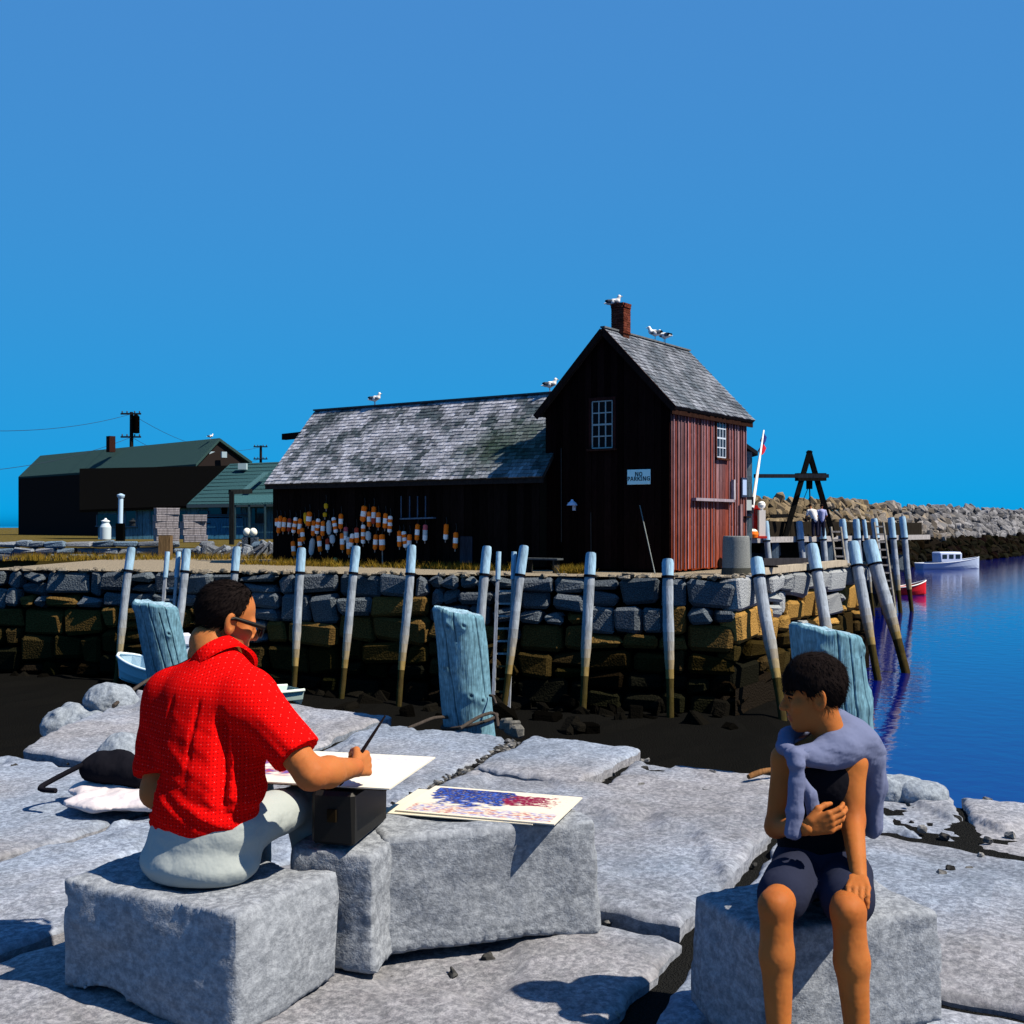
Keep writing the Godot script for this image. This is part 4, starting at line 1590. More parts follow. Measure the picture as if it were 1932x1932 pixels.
func far_pier() -> void:
	var r := RandomNumberGenerator.new()
	r.seed = 71
	var top := 0.78
	var a := at(1400, 1012, 60)
	var b := at(1752, 1008, 76)
	a.y = top
	b.y = top
	var p := thing("timber_pier", "timber pier on dark posts beyond the wharf carrying pumps and hoist", "pier", Vector3(a.x, WATER, a.z))
	var fwd := (b - a).normalized()
	var back := Vector3(-fwd.z, 0, fwd.x) * -1.0
	if back.z > 0:
		back = -back
	var g := G.new()
	g.col = Color(0.22, 0.19, 0.15)
	var dk := Vector3.DOWN * 0.22
	g.hexa([a + dk, b + dk, b + back * 13 + dk, a + back * 13 + dk, a, b, b + back * 13, a + back * 13])
	part("deck", g, M.pile, p)
	g = G.new()
	g.col = Color(0.46, 0.45, 0.47)
	var f0 := a - back * 0.06 + Vector3.DOWN * 0.10
	var f1 := b - back * 0.06 + Vector3.DOWN * 0.10
	g.bar(f0, f1, 0.1, 0.30)
	part("fascia_plank", g, M.pile, p)
	g = G.new()
	g.col = Color(0.03, 0.026, 0.022)
	g.bar(a.lerp(b, 0.12) + back * 0.6 + Vector3.UP * 0.45, b + back * 0.6 + Vector3.UP * 0.4, 0.3, 0.85)
	part("bulwark", g, M.pile, p)
	# rubble and bracing under the deck
	for i in 30:
		var t := r.randf()
		g = G.new()
		g.col = Color(0.16, 0.20, 0.24) * r.randf_range(0.4, 1.4)
		var s := r.randf_range(0.5, 1.2)
		g.stone(Transform3D(Basis(Vector3.UP, r.randf() * 6), a.lerp(b, t) + back * r.randf_range(1.2, 2.2) + Vector3.UP * r.randf_range(-4.0, -0.7)), Vector3(s * 1.3, s, s), 0.1, 0.1, r)
		part("stone", g, M.rock, p)
	g = G.new()
	g.col = Color(0.02, 0.02, 0.018)
	g.hexa([a + back * 2.2 + Vector3.DOWN * 6, b + back * 2.2 + Vector3.DOWN * 6, b + back * 12 + Vector3.DOWN * 6, a + back * 12 + Vector3.DOWN * 6, a + back * 2.2 + dk * 1.1, b + back * 2.2 + dk * 1.1, b + back * 12 + dk * 1.1, a + back * 12 + dk * 1.1])
	part("crib", g, M.rock, p)
	for i in 4:
		g = G.new()
		g.col = Color(0.14, 0.2, 0.28)
		var q := a.lerp(b, i / 3.0 * 0.4 + 0.03) + back * 0.25
		g.bar(q + dk, q + Vector3.DOWN * 5, 0.35, 0.35)
		part("support_post", g, M.pile, p)
	# row of piles
	var words := ["first", "second", "third", "fourth", "fifth", "sixth", "seventh", "eighth", "ninth"]
	var us := [1444, 1508, 1549, 1589, 1615, 1630, 1649, 1681, 1702]
	var vs := [984, 984, 984, 980, 980, 981, 979, 977, 975]
	for i in us.size():
		var k: float = (us[i] - 966.0) / PX
		var num: float = k * -a.z - a.x
		var t: float = num / (fwd.x + k * fwd.z)
		var d := -(a.z + fwd.z * t) - 0.45
		var head := at(us[i], vs[i], d)
		var foot := Vector3(head.x + 0.5, -5.0, head.z + 0.6)
		one_pile("pier_pile", head, foot, 6.4 * d / PX * (1.0 if i != 5 else 0.6), "%s pile from the left along the far timber pier" % words[i], "pile", "piles of the far timber pier", top - 0.15, r)
	# ladders
	for q in [[1577, 994, 63.5, "ladder on the far timber pier under the hoist"], [1658, 985, 68.0, "longer ladder near the right end of the far timber pier"]]:
		var h := at(q[0], q[1], q[2])
		var l := thing("pier_ladder", q[3], "ladder", Vector3(h.x, -4.6, h.z), "ladders on the far pier")
		var dn := Vector3(0.5, -5.2, 0.7)
		for e in [-0.26, 0.26]:
			g = G.new()
			g.col = Color(0.36, 0.34, 0.3)
			g.bar(h + Vector3(e, 0, 0), h + Vector3(e, 0, 0) + dn, 0.11, 0.08)
			part("rail", g, M.pile, l)
		for k in 11:
			g = G.new()
			g.col = Color(0.4, 0.38, 0.36)
			g.bar(h + dn * (0.05 + k * 0.085) + Vector3(-0.3, 0, 0), h + dn * (0.05 + k * 0.085) + Vector3(0.3, 0, 0), 0.09, 0.09)
			part("rung", g, M.pile, l)
	# the A-frame hoist with its boom
	var ap := at(1527, 855, 64)
	var fl := at(1481, 997, 63.4)
	var fr := at(1573, 997, 64.6)
	fl.y = top
	fr.y = top
	var h := thing("hoist", "black timber A frame hoist with long boom on the far pier", "hoist", Vector3((fl.x + fr.x) / 2, top, -64))
	for q in [fl, fr]:
		g = G.new()
		g.col = Color(0.014, 0.012, 0.014)
		g.bar(q, ap + (ap - q).normalized() * 0.12, 0.25, 0.25, Vector3(0, 0, 1))
		part("leg", g, M.board, h)
	g = G.new()
	g.col = Color(0.014, 0.012, 0.014)
	g.bar(at(1503, 900, 63.7), at(1556, 900, 64.3), 0.34, 0.42)
	part("cross_beam", g, M.board, h)
	g = G.new()
	g.col = Color(0.025, 0.03, 0.04)
	g.bar(at(1424, 898, 61.5), at(1562, 898, 63.5), 0.18, 0.2)
	part("boom", g, M.board, h)
	g = G.new()
	g.col = Color(0.02, 0.02, 0.022)
	g.tube([at(1527, 906, 64), at(1529, 966, 64)], 0.035, 6)
	g.tube([at(1527, 915, 64), at(1515, 945, 64)], 0.02, 6)
	part("tackle_line", g, M.matt, h)
	g = G.new()
	g.col = Color(0.02, 0.02, 0.022)
	g.box(Transform3D(Basis.IDENTITY, at(1527, 914, 64)), Vector3(0.3, 0.5, 0.2))
	part("pulley_block", g, M.iron, h)
	g = G.new()
	g.col = Color(0.03, 0.03, 0.03)
	g.bar(at(1455, 974, 63), at(1487, 973, 63), 0.2, 0.2)
	part("brace", g, M.board, h)
	# grey shed behind the shack with a dark roof
	var s := thing("pump_shed", "narrow grey shed wall with a dark roof just right of the shack", "shed", at(1400, 1000, 58) * Vector3(1, 0, 1) + Vector3.UP * top)
	g = G.new()
	g.col = Color(0.22, 0.28, 0.32)
	var e0 := at(1418, 1010, 57)
	var roof_y := at(0, 860, 57).y
	g.hexa([Vector3(e0.x - 5, -1, -57), Vector3(e0.x, -1, -57), Vector3(e0.x, -1, -61), Vector3(e0.x - 5, -1, -61), Vector3(e0.x - 5, roof_y, -57), Vector3(e0.x, roof_y, -57), Vector3(e0.x, roof_y, -61), Vector3(e0.x - 5, roof_y, -61)])
	part("wall", g, M.board, s)
	for i in 14:
		g = G.new()
		g.col = Color(0.24, 0.31, 0.35) * r.randf_range(0.85, 1.15)
		g.box(Transform3D(Basis(Vector3(1, 0, 0), 0.05), Vector3(e0.x - 2.5, 0.95 + i * 0.3, -56.96)), Vector3(5.04, 0.29, 0.04))
		part("clapboard", g, M.board, s)
	g = G.new()
	g.col = Color(0.03, 0.03, 0.035)
	var ra := Vector3(e0.x + 0.25, roof_y, -56.7)
	var rb := Vector3(e0.x + 0.25, roof_y, -61.3)
	var rc := Vector3(e0.x - 2.5, roof_y + 1.9, -61.3)
	var rd := Vector3(e0.x - 2.5, roof_y + 1.9, -56.7)
	g.hexa([ra, rb, rc, rd, ra + Vector3.UP * 0.2, rb + Vector3.UP * 0.2, rc + Vector3.UP * 0.2, rd + Vector3.UP * 0.2])
	part("roof", g, M.matt, s)
	g = G.new()
	g.col = Color(0.22, 0.28, 0.32)
	g.out_poly([Vector3(e0.x, roof_y, -57.0), Vector3(e0.x - 5, roof_y, -57.0), Vector3(e0.x - 2.5, roof_y + 1.85, -57.0)], Vector3(e0.x - 2.5, roof_y, -59))
	part("gable", g, M.board, s)
	var wn := thing("window_sign", "small white sign in a dark frame on the grey shed", "sign", at(1412, 953, 56.8))
	frame_box(wn, "frame", at(1411, 953, 56.88), Vector3.RIGHT, Vector3(0.55, 0.8, 0.06), Color(0.02, 0.02, 0.03), M.paint)
	frame_box(wn, "panel", at(1411, 953, 56.83), Vector3.RIGHT, Vector3(0.36, 0.5, 0.04), Color(0.7, 0.75, 0.7), M.paint)
	# fuel pumps
	var pb := at(1428, 1000, 60.5)
	pb.y = top
	var rp := thing("fuel_pump", "red cabinet fuel pump beside the white one on the far pier", "fuel pump", pb)
	frame_box(rp, "cabinet", pb + Vector3(0, 0.85, 0), Vector3.RIGHT, Vector3(0.42, 1.65, 0.5), Color(0.45, 0.012, 0.008), M.paint)
	frame_box(rp, "plinth", pb + Vector3(0, 0.05, 0), Vector3.RIGHT, Vector3(0.6, 0.12, 0.6), Color(0.1, 0.1, 0.1), M.paint)
	frame_box(rp, "dial", pb + Vector3(0, 1.3, 0.26), Vector3.RIGHT, Vector3(0.3, 0.3, 0.03), Color(0.3, 0.05, 0.04), M.paint)
	pb = at(1437, 1000, 60.0)
	pb.y = top
	var wp := thing("fuel_pump", "slim white fuel pump with a round globe on the far pier", "fuel pump", pb)
	frame_box(wp, "cabinet", pb + Vector3(0, 0.72, 0), Vector3.RIGHT, Vector3(0.32, 1.4, 0.4), Color(0.78, 0.74, 0.70), M.paint)
	frame_box(wp, "plinth", pb + Vector3(0, 0.05, 0), Vector3.RIGHT, Vector3(0.45, 0.12, 0.5), Color(0.5, 0.03, 0.02), M.paint)
	g = G.new()
	g.col = Color(0.8, 0.8, 0.8)
	g.lathe(Transform3D(Basis.IDENTITY, pb + Vector3.UP * 1.42), [Vector2(0.08, 0), Vector2(0.07, 0.06), Vector2(0.17, 0.14), Vector2(0.2, 0.26), Vector2(0.17, 0.38), Vector2(0.08, 0.45), Vector2(0, 0.46)], 14)
	part("globe", g, M.paint, wp)
	pb = at(1420, 1000, 59.3)
	pb.y = top
	var ob := thing("orange_float", "orange and white float lying at the foot of the pumps", "float", pb)
	g = G.new()
	g.col = Color(0.85, 0.16, 0.01)
	g.lathe(Transform3D(Basis.IDENTITY, pb), [Vector2(0.0, 0), Vector2(0.26, 0.04), Vector2(0.3, 0.2), Vector2(0.26, 0.36)], 12)
	part("body", g, M.paint, ob)
	g = G.new()
	g.col = Color(0.8, 0.78, 0.7)
	g.lathe(Transform3D(Basis.IDENTITY, pb + Vector3.UP * 0.355), [Vector2(0.26, 0), Vector2(0.15, 0.1), Vector2(0.0, 0.12)], 12)
	part("cap", g, M.paint, ob)
	# leaning flagstaff with its furled flag
	var f0b := at(1419, 958, 56.9)
	var fl_ := thing("flagpole", "white flagpole leaning right with a furled flag, fixed to the grey shed's corner", "flagpole", f0b)
	g = G.new()
	g.col = Color(0.72, 0.72, 0.72)
	var ft := at(1441, 812, 60)
	g.tube([at(1419, 958, 56.9), at(1424, 925, 57.2), ft], [0.10, 0.085, 0.04], 8)
	part("staff", g, M.paint, fl_)
	for q in [[1440, 818, 1439, 838, Color(0.03, 0.04, 0.2), 0.13, "flag_canton"], [1439, 838, 1435, 858, Color(0.55, 0.03, 0.05), 0.16, "flag_stripes"], [1437.5, 838, 1433, 857, Color(0.7, 0.68, 0.7), 0.09, "flag_stripes"]]:
		g = G.new()
		g.col = q[4]
		var t0 := at(q[0], q[1], 59.9)
		var t1 := at(q[2], q[3], 59.7)
		g.tube([t0, t0.lerp(t1, 0.35) + Vector3(0.05, 0, 0.05), t0.lerp(t1, 0.7), t1 + Vector3(0.03, 0, 0)], [0.05, q[5], q[5] * 1.1, 0.05], 9)
		part(q[6], g, M.cloth, fl_)
	# two people at the rail
	for q in [[1538, "person in a white shirt bending at the rail under the hoist", Color(0.7, 0.7, 0.72), 0.25, 63.2], [1550, "person in a pale blue shirt seen from behind under the hoist", Color(0.32, 0.36, 0.62), 0.0, 63.8]]:
		var o := at(q[0], 1000, q[4])
		o.y = top
		var who := thing("person", q[1], "person", o)
		var shirt: Color = q[2]
		var ln: float = q[3]
		var hip := o + Vector3(0, 0.92, 0)
		var chest := o + Vector3(-ln * 0.6, 1.36, -ln * 0.5)
		var head := o + Vector3(-ln * 0.9, 1.66, -ln * 0.9)
		var fb := Field.new()
		fb.cap(chest + Vector3(0, 0.1, 0), head, 0.055, 0.055)
		fb.ell(Transform3D(Basis.IDENTITY, head + Vector3(0, 0.03, 0)), Vector3(0.08, 0.115, 0.1))
		fb.cap(hip, chest, 0.13, 0.15)
		for e in [-1, 1]:
			fb.chain([o + Vector3(e * 0.1, 0.92, 0), o + Vector3(e * 0.11, 0.5, -0.02), o + Vector3(e * 0.11, 0.09, 0.02), o + Vector3(e * 0.13, 0.05, -0.14)], [0.09, 0.065, 0.045, 0.04])
			fb.chain([chest + Vector3(e * 0.19, 0.07, 0), chest + Vector3(e * 0.27, -0.2, 0.02), chest + Vector3(e * 0.2, -0.38, -0.15), chest + Vector3(e * 0.18, -0.42, -0.23)], [0.055, 0.045, 0.034, 0.04])
		g = G.new()
		g.col = Color(0.42, 0.16, 0.07)
		fb.build(g, 0.03)
		part("body", g, M.skin, who)
		var fs := Field.new()
		fs.chain([hip + Vector3(0, 0.02, 0), chest], [0.16, 0.19])
		for e in [-1, 1]:
			fs.chain([chest + Vector3(e * 0.06, 0.06, 0), chest + Vector3(e * 0.19, 0.06, 0), chest + Vector3(e * 0.25, -0.15, 0.02)], [0.1, 0.08, 0.065])
		g = G.new()
		g.col = shirt
		fs.build(g, 0.03)
		part("shirt", g, M.cloth, who)
		var ft2 := Field.new()
		for e in [-1, 1]:
			ft2.chain([o + Vector3(e * 0.08, 0.95, 0), o + Vector3(e * 0.11, 0.5, -0.02), o + Vector3(e * 0.11, 0.14, 0.02)], [0.13, 0.09, 0.075])
		g = G.new()
		g.col = Color(0.02, 0.022, 0.04)
		ft2.build(g, 0.03)
		part("trousers", g, M.cloth, who)
		var fh := Field.new()
		fh.ell(Transform3D(Basis.IDENTITY, head + Vector3(0, 0.065, 0.015)), Vector3(0.09, 0.095, 0.10))
		g = G.new()
		g.col = Color(1, 1, 1)
		fh.build(g, 0.03)
		part("hair", g, M.hair, who)


func breakwater() -> void:
	var r := RandomNumberGenerator.new()
	r.seed = 81
	var line := [Vector2(20, 128), Vector2(38, 150), Vector2(70, 196), Vector2(112, 262), Vector2(220, 380)]
	var w := thing("breakwater", "long heaped boulder breakwater closing the harbour on the right", "breakwater", Vector3(38, WATER, -150))
	var core := G.new()
	core.col = Color(0.10, 0.09, 0.075)
	var rest := G.new()
	var made := 0
	for i in line.size() - 1:
		var a: Vector2 = line[i]
		var b: Vector2 = line[i + 1]
		var dir := (b - a).normalized()
		var nr := Vector2(dir.y, -dir.x)    # towards the harbour
		if nr.y > 0:
			nr = -nr
		var ht0 := 3.7
		var q := func(p: Vector2, off: float, y: float) -> Vector3: return Vector3(p.x + nr.x * off, y, -(p.y + nr.y * off))
		core.hexa([q.call(a, 11, -6), q.call(b, 11, -6), q.call(b, -11, -6), q.call(a, -11, -6), q.call(a, 1.5, ht0 - 0.4), q.call(b, 1.5, ht0 - 0.4), q.call(b, -2, ht0 - 0.4), q.call(a, -2, ht0 - 0.4)])
		var steps := int(a.distance_to(b) / 0.42)
		for k in steps:
			for row in 7:
				var t := (k + r.randf()) / steps
				var p := a.lerp(b, t)
				var fall := (row + r.randf_range(-0.35, 0.35)) / 6.0
				if fall < -0.03:
					fall = -0.03
				var y := lerpf(3.85, WATER - 0.1, fall)
				if fall < 0.06:
					y += 0.35 * noise.get_noise_2d(p.x * 14.0, p.y * 14.0) + r.randf_range(-0.35, 0.3)
				if r.randf() < 0.38:
					continue
				var s := r.randf_range(0.55, 1.5)
				var g := rest
				var own := made < 290 and p.x < 112 and y > -1.2 and s > 0.9
				if own:
					g = G.new()
				var tan := Color(0.33, 0.255, 0.16).lerp(Color(0.33, 0.33, 0.35), clampf((p.x - 42.0) / 30.0 + r.randf_range(-0.3, 0.5), 0, 1))
				g.col = tan * r.randf_range(0.4, 1.35)
				if y < -0.6:
					g.col = Color(0.016, 0.014, 0.010) * r.randf_range(0.5, 1.5)
				g.stone(Transform3D(Basis(Vector3(r.randf() - 0.5, r.randf() - 0.5, r.randf() - 0.5).normalized(), r.randf() * 6.0), q.call(p, 1.5 + 9.0 * fall, y)), Vector3(s * 1.25, s * 0.8, s), s * 0.17, s * 0.14, r)
				if own:
					part("boulder", g, M.rock, w)
					made += 1
	part("core", core, M.rock, w)
	part("lower_boulders", rest, M.rock, w).set_meta("kind", "stuff")


func hull(g: G, stern: Vector3, bow: Vector3, beam: float, depth: float, sheer: float, inner: bool) -> Array:
	# lofted open boat; returns the gunwale lines
	var fwd := bow - stern
	fwd.y = 0
	var len := fwd.length()
	fwd = fwd.normalized()
	var side := fwd.cross(Vector3.UP)
	var left := []
	var right := []
	var secs := []
	for i in 15:
		var t := i / 14.0
		var half := beam / 2 * (0.78 + 0.22 * sin(PI * minf(t * 1.1, 1.0))) * sqrt(maxf(1.0 - pow(t, 3.2), 0.0))
		half = maxf(half, 0.015)
		var up := depth + sheer * pow(t, 2.0)
		var keel := 0.02 + 0.35 * sheer * pow(t, 4.0)
		var c := stern + fwd * len * t
		if inner:
			half = maxf(half - 0.04, 0.01)
			keel += 0.06
		var sec := []
		for k in 9:
			var a := (k - 4) / 4.0
			var w := signf(a) * pow(absf(a), 0.62)
			sec.append(c + side * half * w + Vector3.UP * lerpf(keel, up, pow(absf(a), 2.6)))
		secs.append(sec)
		left.append(sec[0])
		right.append(sec[8])
	for i in 14:
		for k in 8:
			if inner:
				g.quad(secs[i][k], secs[i][k + 1], secs[i + 1][k + 1], secs[i + 1][k])
			else:
				g.quad(secs[i][k + 1], secs[i][k], secs[i + 1][k], secs[i + 1][k + 1])
	for k in 8:   # transom
		var m: Vector3 = (secs[0][0] + secs[0][8]) / 2
		g.tri(secs[0][k], secs[0][k + 1], m)
		g.tri(secs[0][k + 1], secs[0][k], m - fwd * 0.03)
	return [left, right]


func skiff(called: String, label: String, stern: Vector3, bow: Vector3, beam: float, depth: float, sheer: float, paint: Color, trim: Color, seats: int) -> Node3D:
	var b := thing(called, label, "boat", stern.lerp(bow, 0.5))
	var g := G.new()
	g.col = paint
	var rails := hull(g, stern, bow, beam, depth, sheer, false)
	part("hull", g, M.paint, b)
	g = G.new()
	g.col = paint * 0.95
	hull(g, stern, bow, beam, depth, sheer, true)
	part("lining", g, M.paint, b)
	for l in rails:
		g = G.new()
		g.col = trim
		g.tube(l, 0.045, 8)
		part("gunwale", g, M.paint, b)
	for i in seats:
		var t := 0.22 + 0.27 * i
		var k := int(t * 14)
		var a: Vector3 = rails[0][k].lerp(rails[1][k], 0.04)
		var c: Vector3 = rails[0][k].lerp(rails[1][k], 0.96)
		g = G.new()
		g.col = trim * 0.9
		g.bar(a + Vector3.DOWN * 0.14, c + Vector3.DOWN * 0.14, 0.26, 0.035)
		part("thwart", g, M.board, b)
	return b


func boats() -> void:
	var pale := Color(0.46, 0.62, 0.74)
	var trim := Color(0.62, 0.74, 0.82)
	var b := skiff("skiff", "pale blue open skiff aground left of the painter, bow to the left", Vector3(-8.6, -3.36, -33.6), Vector3(-11.95, -3.30, -35.9), 1.6, 0.55, 0.36, pale, trim, 2)
	var g := G.new()
	g.col = Color(0.35, 0.42, 0.52)
	var c := Vector3(-9.72, -3.2, -34.75)
	g.box(Transform3D(Basis(Vector3.UP, 0.6), c + Vector3.UP * 0.55), Vector3(0.34, 1.05, 0.3))
	part("console_stand", g, M.paint, b)
	g = G.new()
	g.col = Color(0.62, 0.66, 0.78)
	g.stone(Transform3D(Basis(Vector3.UP, 0.35), c + Vector3.UP * 1.28), Vector3(0.52, 0.36, 0.42), 0.07, 0.0, rng)
	part("engine_cowl", g, M.paint, b)
	skiff("skiff", "pale green skiff behind the painter's shoulder with only its square stern showing", Vector3(-6.05, -3.62, -33.0), Vector3(-9.2, -3.5, -30.8), 1.45, 0.52, 0.3, Color(0.42, 0.56, 0.55), Color(0.6, 0.7, 0.66), 2)
	skiff("motor_boat", "small red boat with a white rail beyond the leaning pile", Vector3(29.0, -4.0, -89.5), Vector3(31.4, -4.0, -89.5), 1.5, 0.75, 0.5, Color(0.55, 0.015, 0.02), Color(0.8, 0.78, 0.76), 1)
	var w := skiff("cabin_boat", "white cabin boat moored below the breakwater at the right edge", Vector3(49.0, -4.15, -142), Vector3(57.0, -4.15, -144), 2.6, 1.0, 0.7, Color(0.36, 0.44, 0.62), Color(0.5, 0.55, 0.66), 1)
	g = G.new()
	g.col = Color(0.4, 0.48, 0.7)
	g.stone(Transform3D(Basis(Vector3.UP, 0.24), Vector3(52.7, -2.55, -142.9)), Vector3(3.2, 1.5, 1.7), 0.2, 0.0, rng)
	part("cabin", g, M.paint, w)
	for e in [-0.9, 0.0, 0.9]:
		g = G.new()
		g.box(Transform3D(Basis(Vector3.UP, 0.24), Vector3(52.7, -2.35, -142.9) + Basis(Vector3.UP, 0.24) * Vector3(e, 0, 0.86)), Vector3(0.6, 0.5, 0.04))
		part("cabin_window", g, M.glass, w)


func buoys() -> void:
	# centre u, top v, foot u, foot v in the enlarged survey picture; colours from the top: o orange, w white, d dull red, y yellow, p pink, g grey white, n green
	var rows := [
		["ow", 55, 255, 55, 335], ["owo", 92, 235, 66, 402], ["owo", 131, 250, 115, 386], ["dwd", 180, 258, 168, 386], ["wowow", 238, 250, 212, 400], ["owo", 280, 262, 270, 412],
		["ow", 297, 352, 303, 440], ["owo", 370, 195, 358, 332], ["y", 328, 205, 335, 312], ["owo", 413, 280, 403, 430], ["wowow", 456, 262, 440, 410], ["owo", 501, 285, 495, 430],
		["g", 557, 280, 560, 415], ["wowow", 600, 250, 627, 400], ["owo", 674, 215, 670, 362], ["y", 527, 115, 530, 166], ["y", 518, 203, 518, 246], ["g", 588, 420, 593, 502],
		["pgw", 722, 343, 717, 470], ["dwo", 824, 350, 828, 497], ["wow", 787, 408, 768, 535], ["gwo", 744, 440, 750, 612], ["owo", 684, 402, 688, 567], ["wowow", 890, 320, 888, 505],
		["g", 936, 385, 940, 472], ["owo", 903, 138, 883, 290], ["owo", 945, 195, 948, 340], ["owd", 993, 145, 988, 312], ["owo", 1037, 200, 1034, 348], ["owo", 1107, 210, 1098, 356],
		["wowow", 1152, 235, 1144, 396], ["owo", 1013, 415, 1002, 562], ["owo", 1069, 413, 1073, 570], ["owo", 1240, 380, 1240, 536], ["wowow", 1279, 385, 1301, 542], ["ow", 1339, 415, 1331, 532],
		["owo", 1417, 315, 1408, 472], ["pgw", 1490, 320, 1486, 476], ["oow", 1695, 315, 1685, 465], ["owo", 1786, 395, 1778, 552], ["owo", 208, 480, 219, 627], ["owo", 275, 450, 281, 560],
		["o", 297, 440, 312, 482], ["g", 401, 455, 384, 612], ["owo", 458, 430, 474, 582], ["dw", 545, 458, 544, 566], ["n", 619, 638, 621, 688],
	]
	var paint := {"o": Color(1.0, 0.19, 0.008), "w": Color(1.0, 1.0, 1.02), "d": Color(0.40, 0.05, 0.02), "y": Color(0.80, 0.42, 0.01), "p": Color(0.55, 0.10, 0.13), "g": Color(0.50, 0.55, 0.58), "n": Color(0.01, 0.20, 0.09)}
	var says := {"owo": "orange buoy with white middle band", "ow": "orange buoy with white lower half", "dwd": "dull red buoy with white middle", "wowow": "white buoy with two orange bands", "y": "small yellow buoy", "g": "plain grey white buoy", "pgw": "grey white buoy with pink top", "dwo": "white and orange buoy with dull top", "wow": "white buoy with one orange band", "gwo": "grey white buoy with orange tip", "owd": "orange and white buoy with dull foot", "oow": "orange buoy with white foot", "o": "short plain orange buoy", "dw": "white buoy with dull red top", "n": "small green bottle float"}
	var order := ["first", "second", "third", "fourth", "fifth", "sixth", "seventh", "eighth", "ninth", "tenth", "eleventh", "twelfth", "thirteenth", "fourteenth", "fifteenth", "sixteenth", "seventeenth", "eighteenth", "nineteenth", "twentieth", "twenty-first", "twenty-second", "twenty-third", "twenty-fourth", "twenty-fifth", "twenty-sixth", "twenty-seventh", "twenty-eighth", "twenty-ninth", "thirtieth"]
	rows.sort_custom(func(a, b): return a[1] < b[1])
	var n := {"upper": 0, "lower": 0}
	var r := RandomNumberGenerator.new()
	r.seed = 91
	var pu := func(x: float) -> float: return (530.0 + x / 4.954) * 0.966
	var pv := func(y: float) -> float: return (960.0 + y / 4.956) * 0.966
	for q in rows:
		var tier := "upper" if q[2] < 345 else "lower"
		var off := 0.17 if tier == "upper" else 0.24
		var a := on_shed(pu.call(q[1]), pv.call(q[2]), off)
		var b := on_shed(pu.call(q[3]), pv.call(q[4]), off)
		var pat: String = q[0]
		var t := thing("lobster_buoy", "%s, %s from left in %s row on shed" % [says[pat], order[n[tier]], tier], "buoy", b, "lobster buoys hung on the shed wall")
		n[tier] += 1
		var rad := 0.082 if pat.length() > 1 else (0.075 if pat in ["y", "n"] else 0.10)
		if q[1] in [401, 903, 370, 1069]:
			rad = 0.105
		var dir := (b - a)
		var k := pat.length()
		for i in k:
			var s0 := i / float(k)
			var s1 := (i + 1) / float(k)
			var g := G.new()
			g.col = paint[pat[i]] * r.randf_range(0.85, 1.08)
			var pts := []
			var rr := []
			for j in 6:
				var s := lerpf(s0, s1, j / 5.0)
				pts.append(a + dir * s)
				rr.append(rad * minf(1.0, 0.55 + minf(s, 1.0 - s) * 9.0))
			g.tube(pts, rr, 12)
			part("band", g, M.paint, t)
		var g2 := G.new()
		g2.col = Color(0.5, 0.4, 0.36)
		g2.tube([b - dir * 0.02, b + dir.normalized() * (0.10 if q[1] != 1069 else 0.62)], 0.022, 6)
		part("spindle", g2, M.pile, t)
		if pat != "n":
			g2 = G.new()
			g2.col = Color(1.8, 2.0, 2.1)
			var peg := on_shed(pu.call(q[1]) + r.randf_range(-0.8, 0.8), pv.call(q[2]) - r.randf_range(8, 17), 0.06)
			g2.tube([a + dir * 0.02, a.lerp(peg, 0.5) + Vector3(0.02, 0, 0.02), peg], 0.014, 5)
			part("pot_line", g2, M.rope, t)


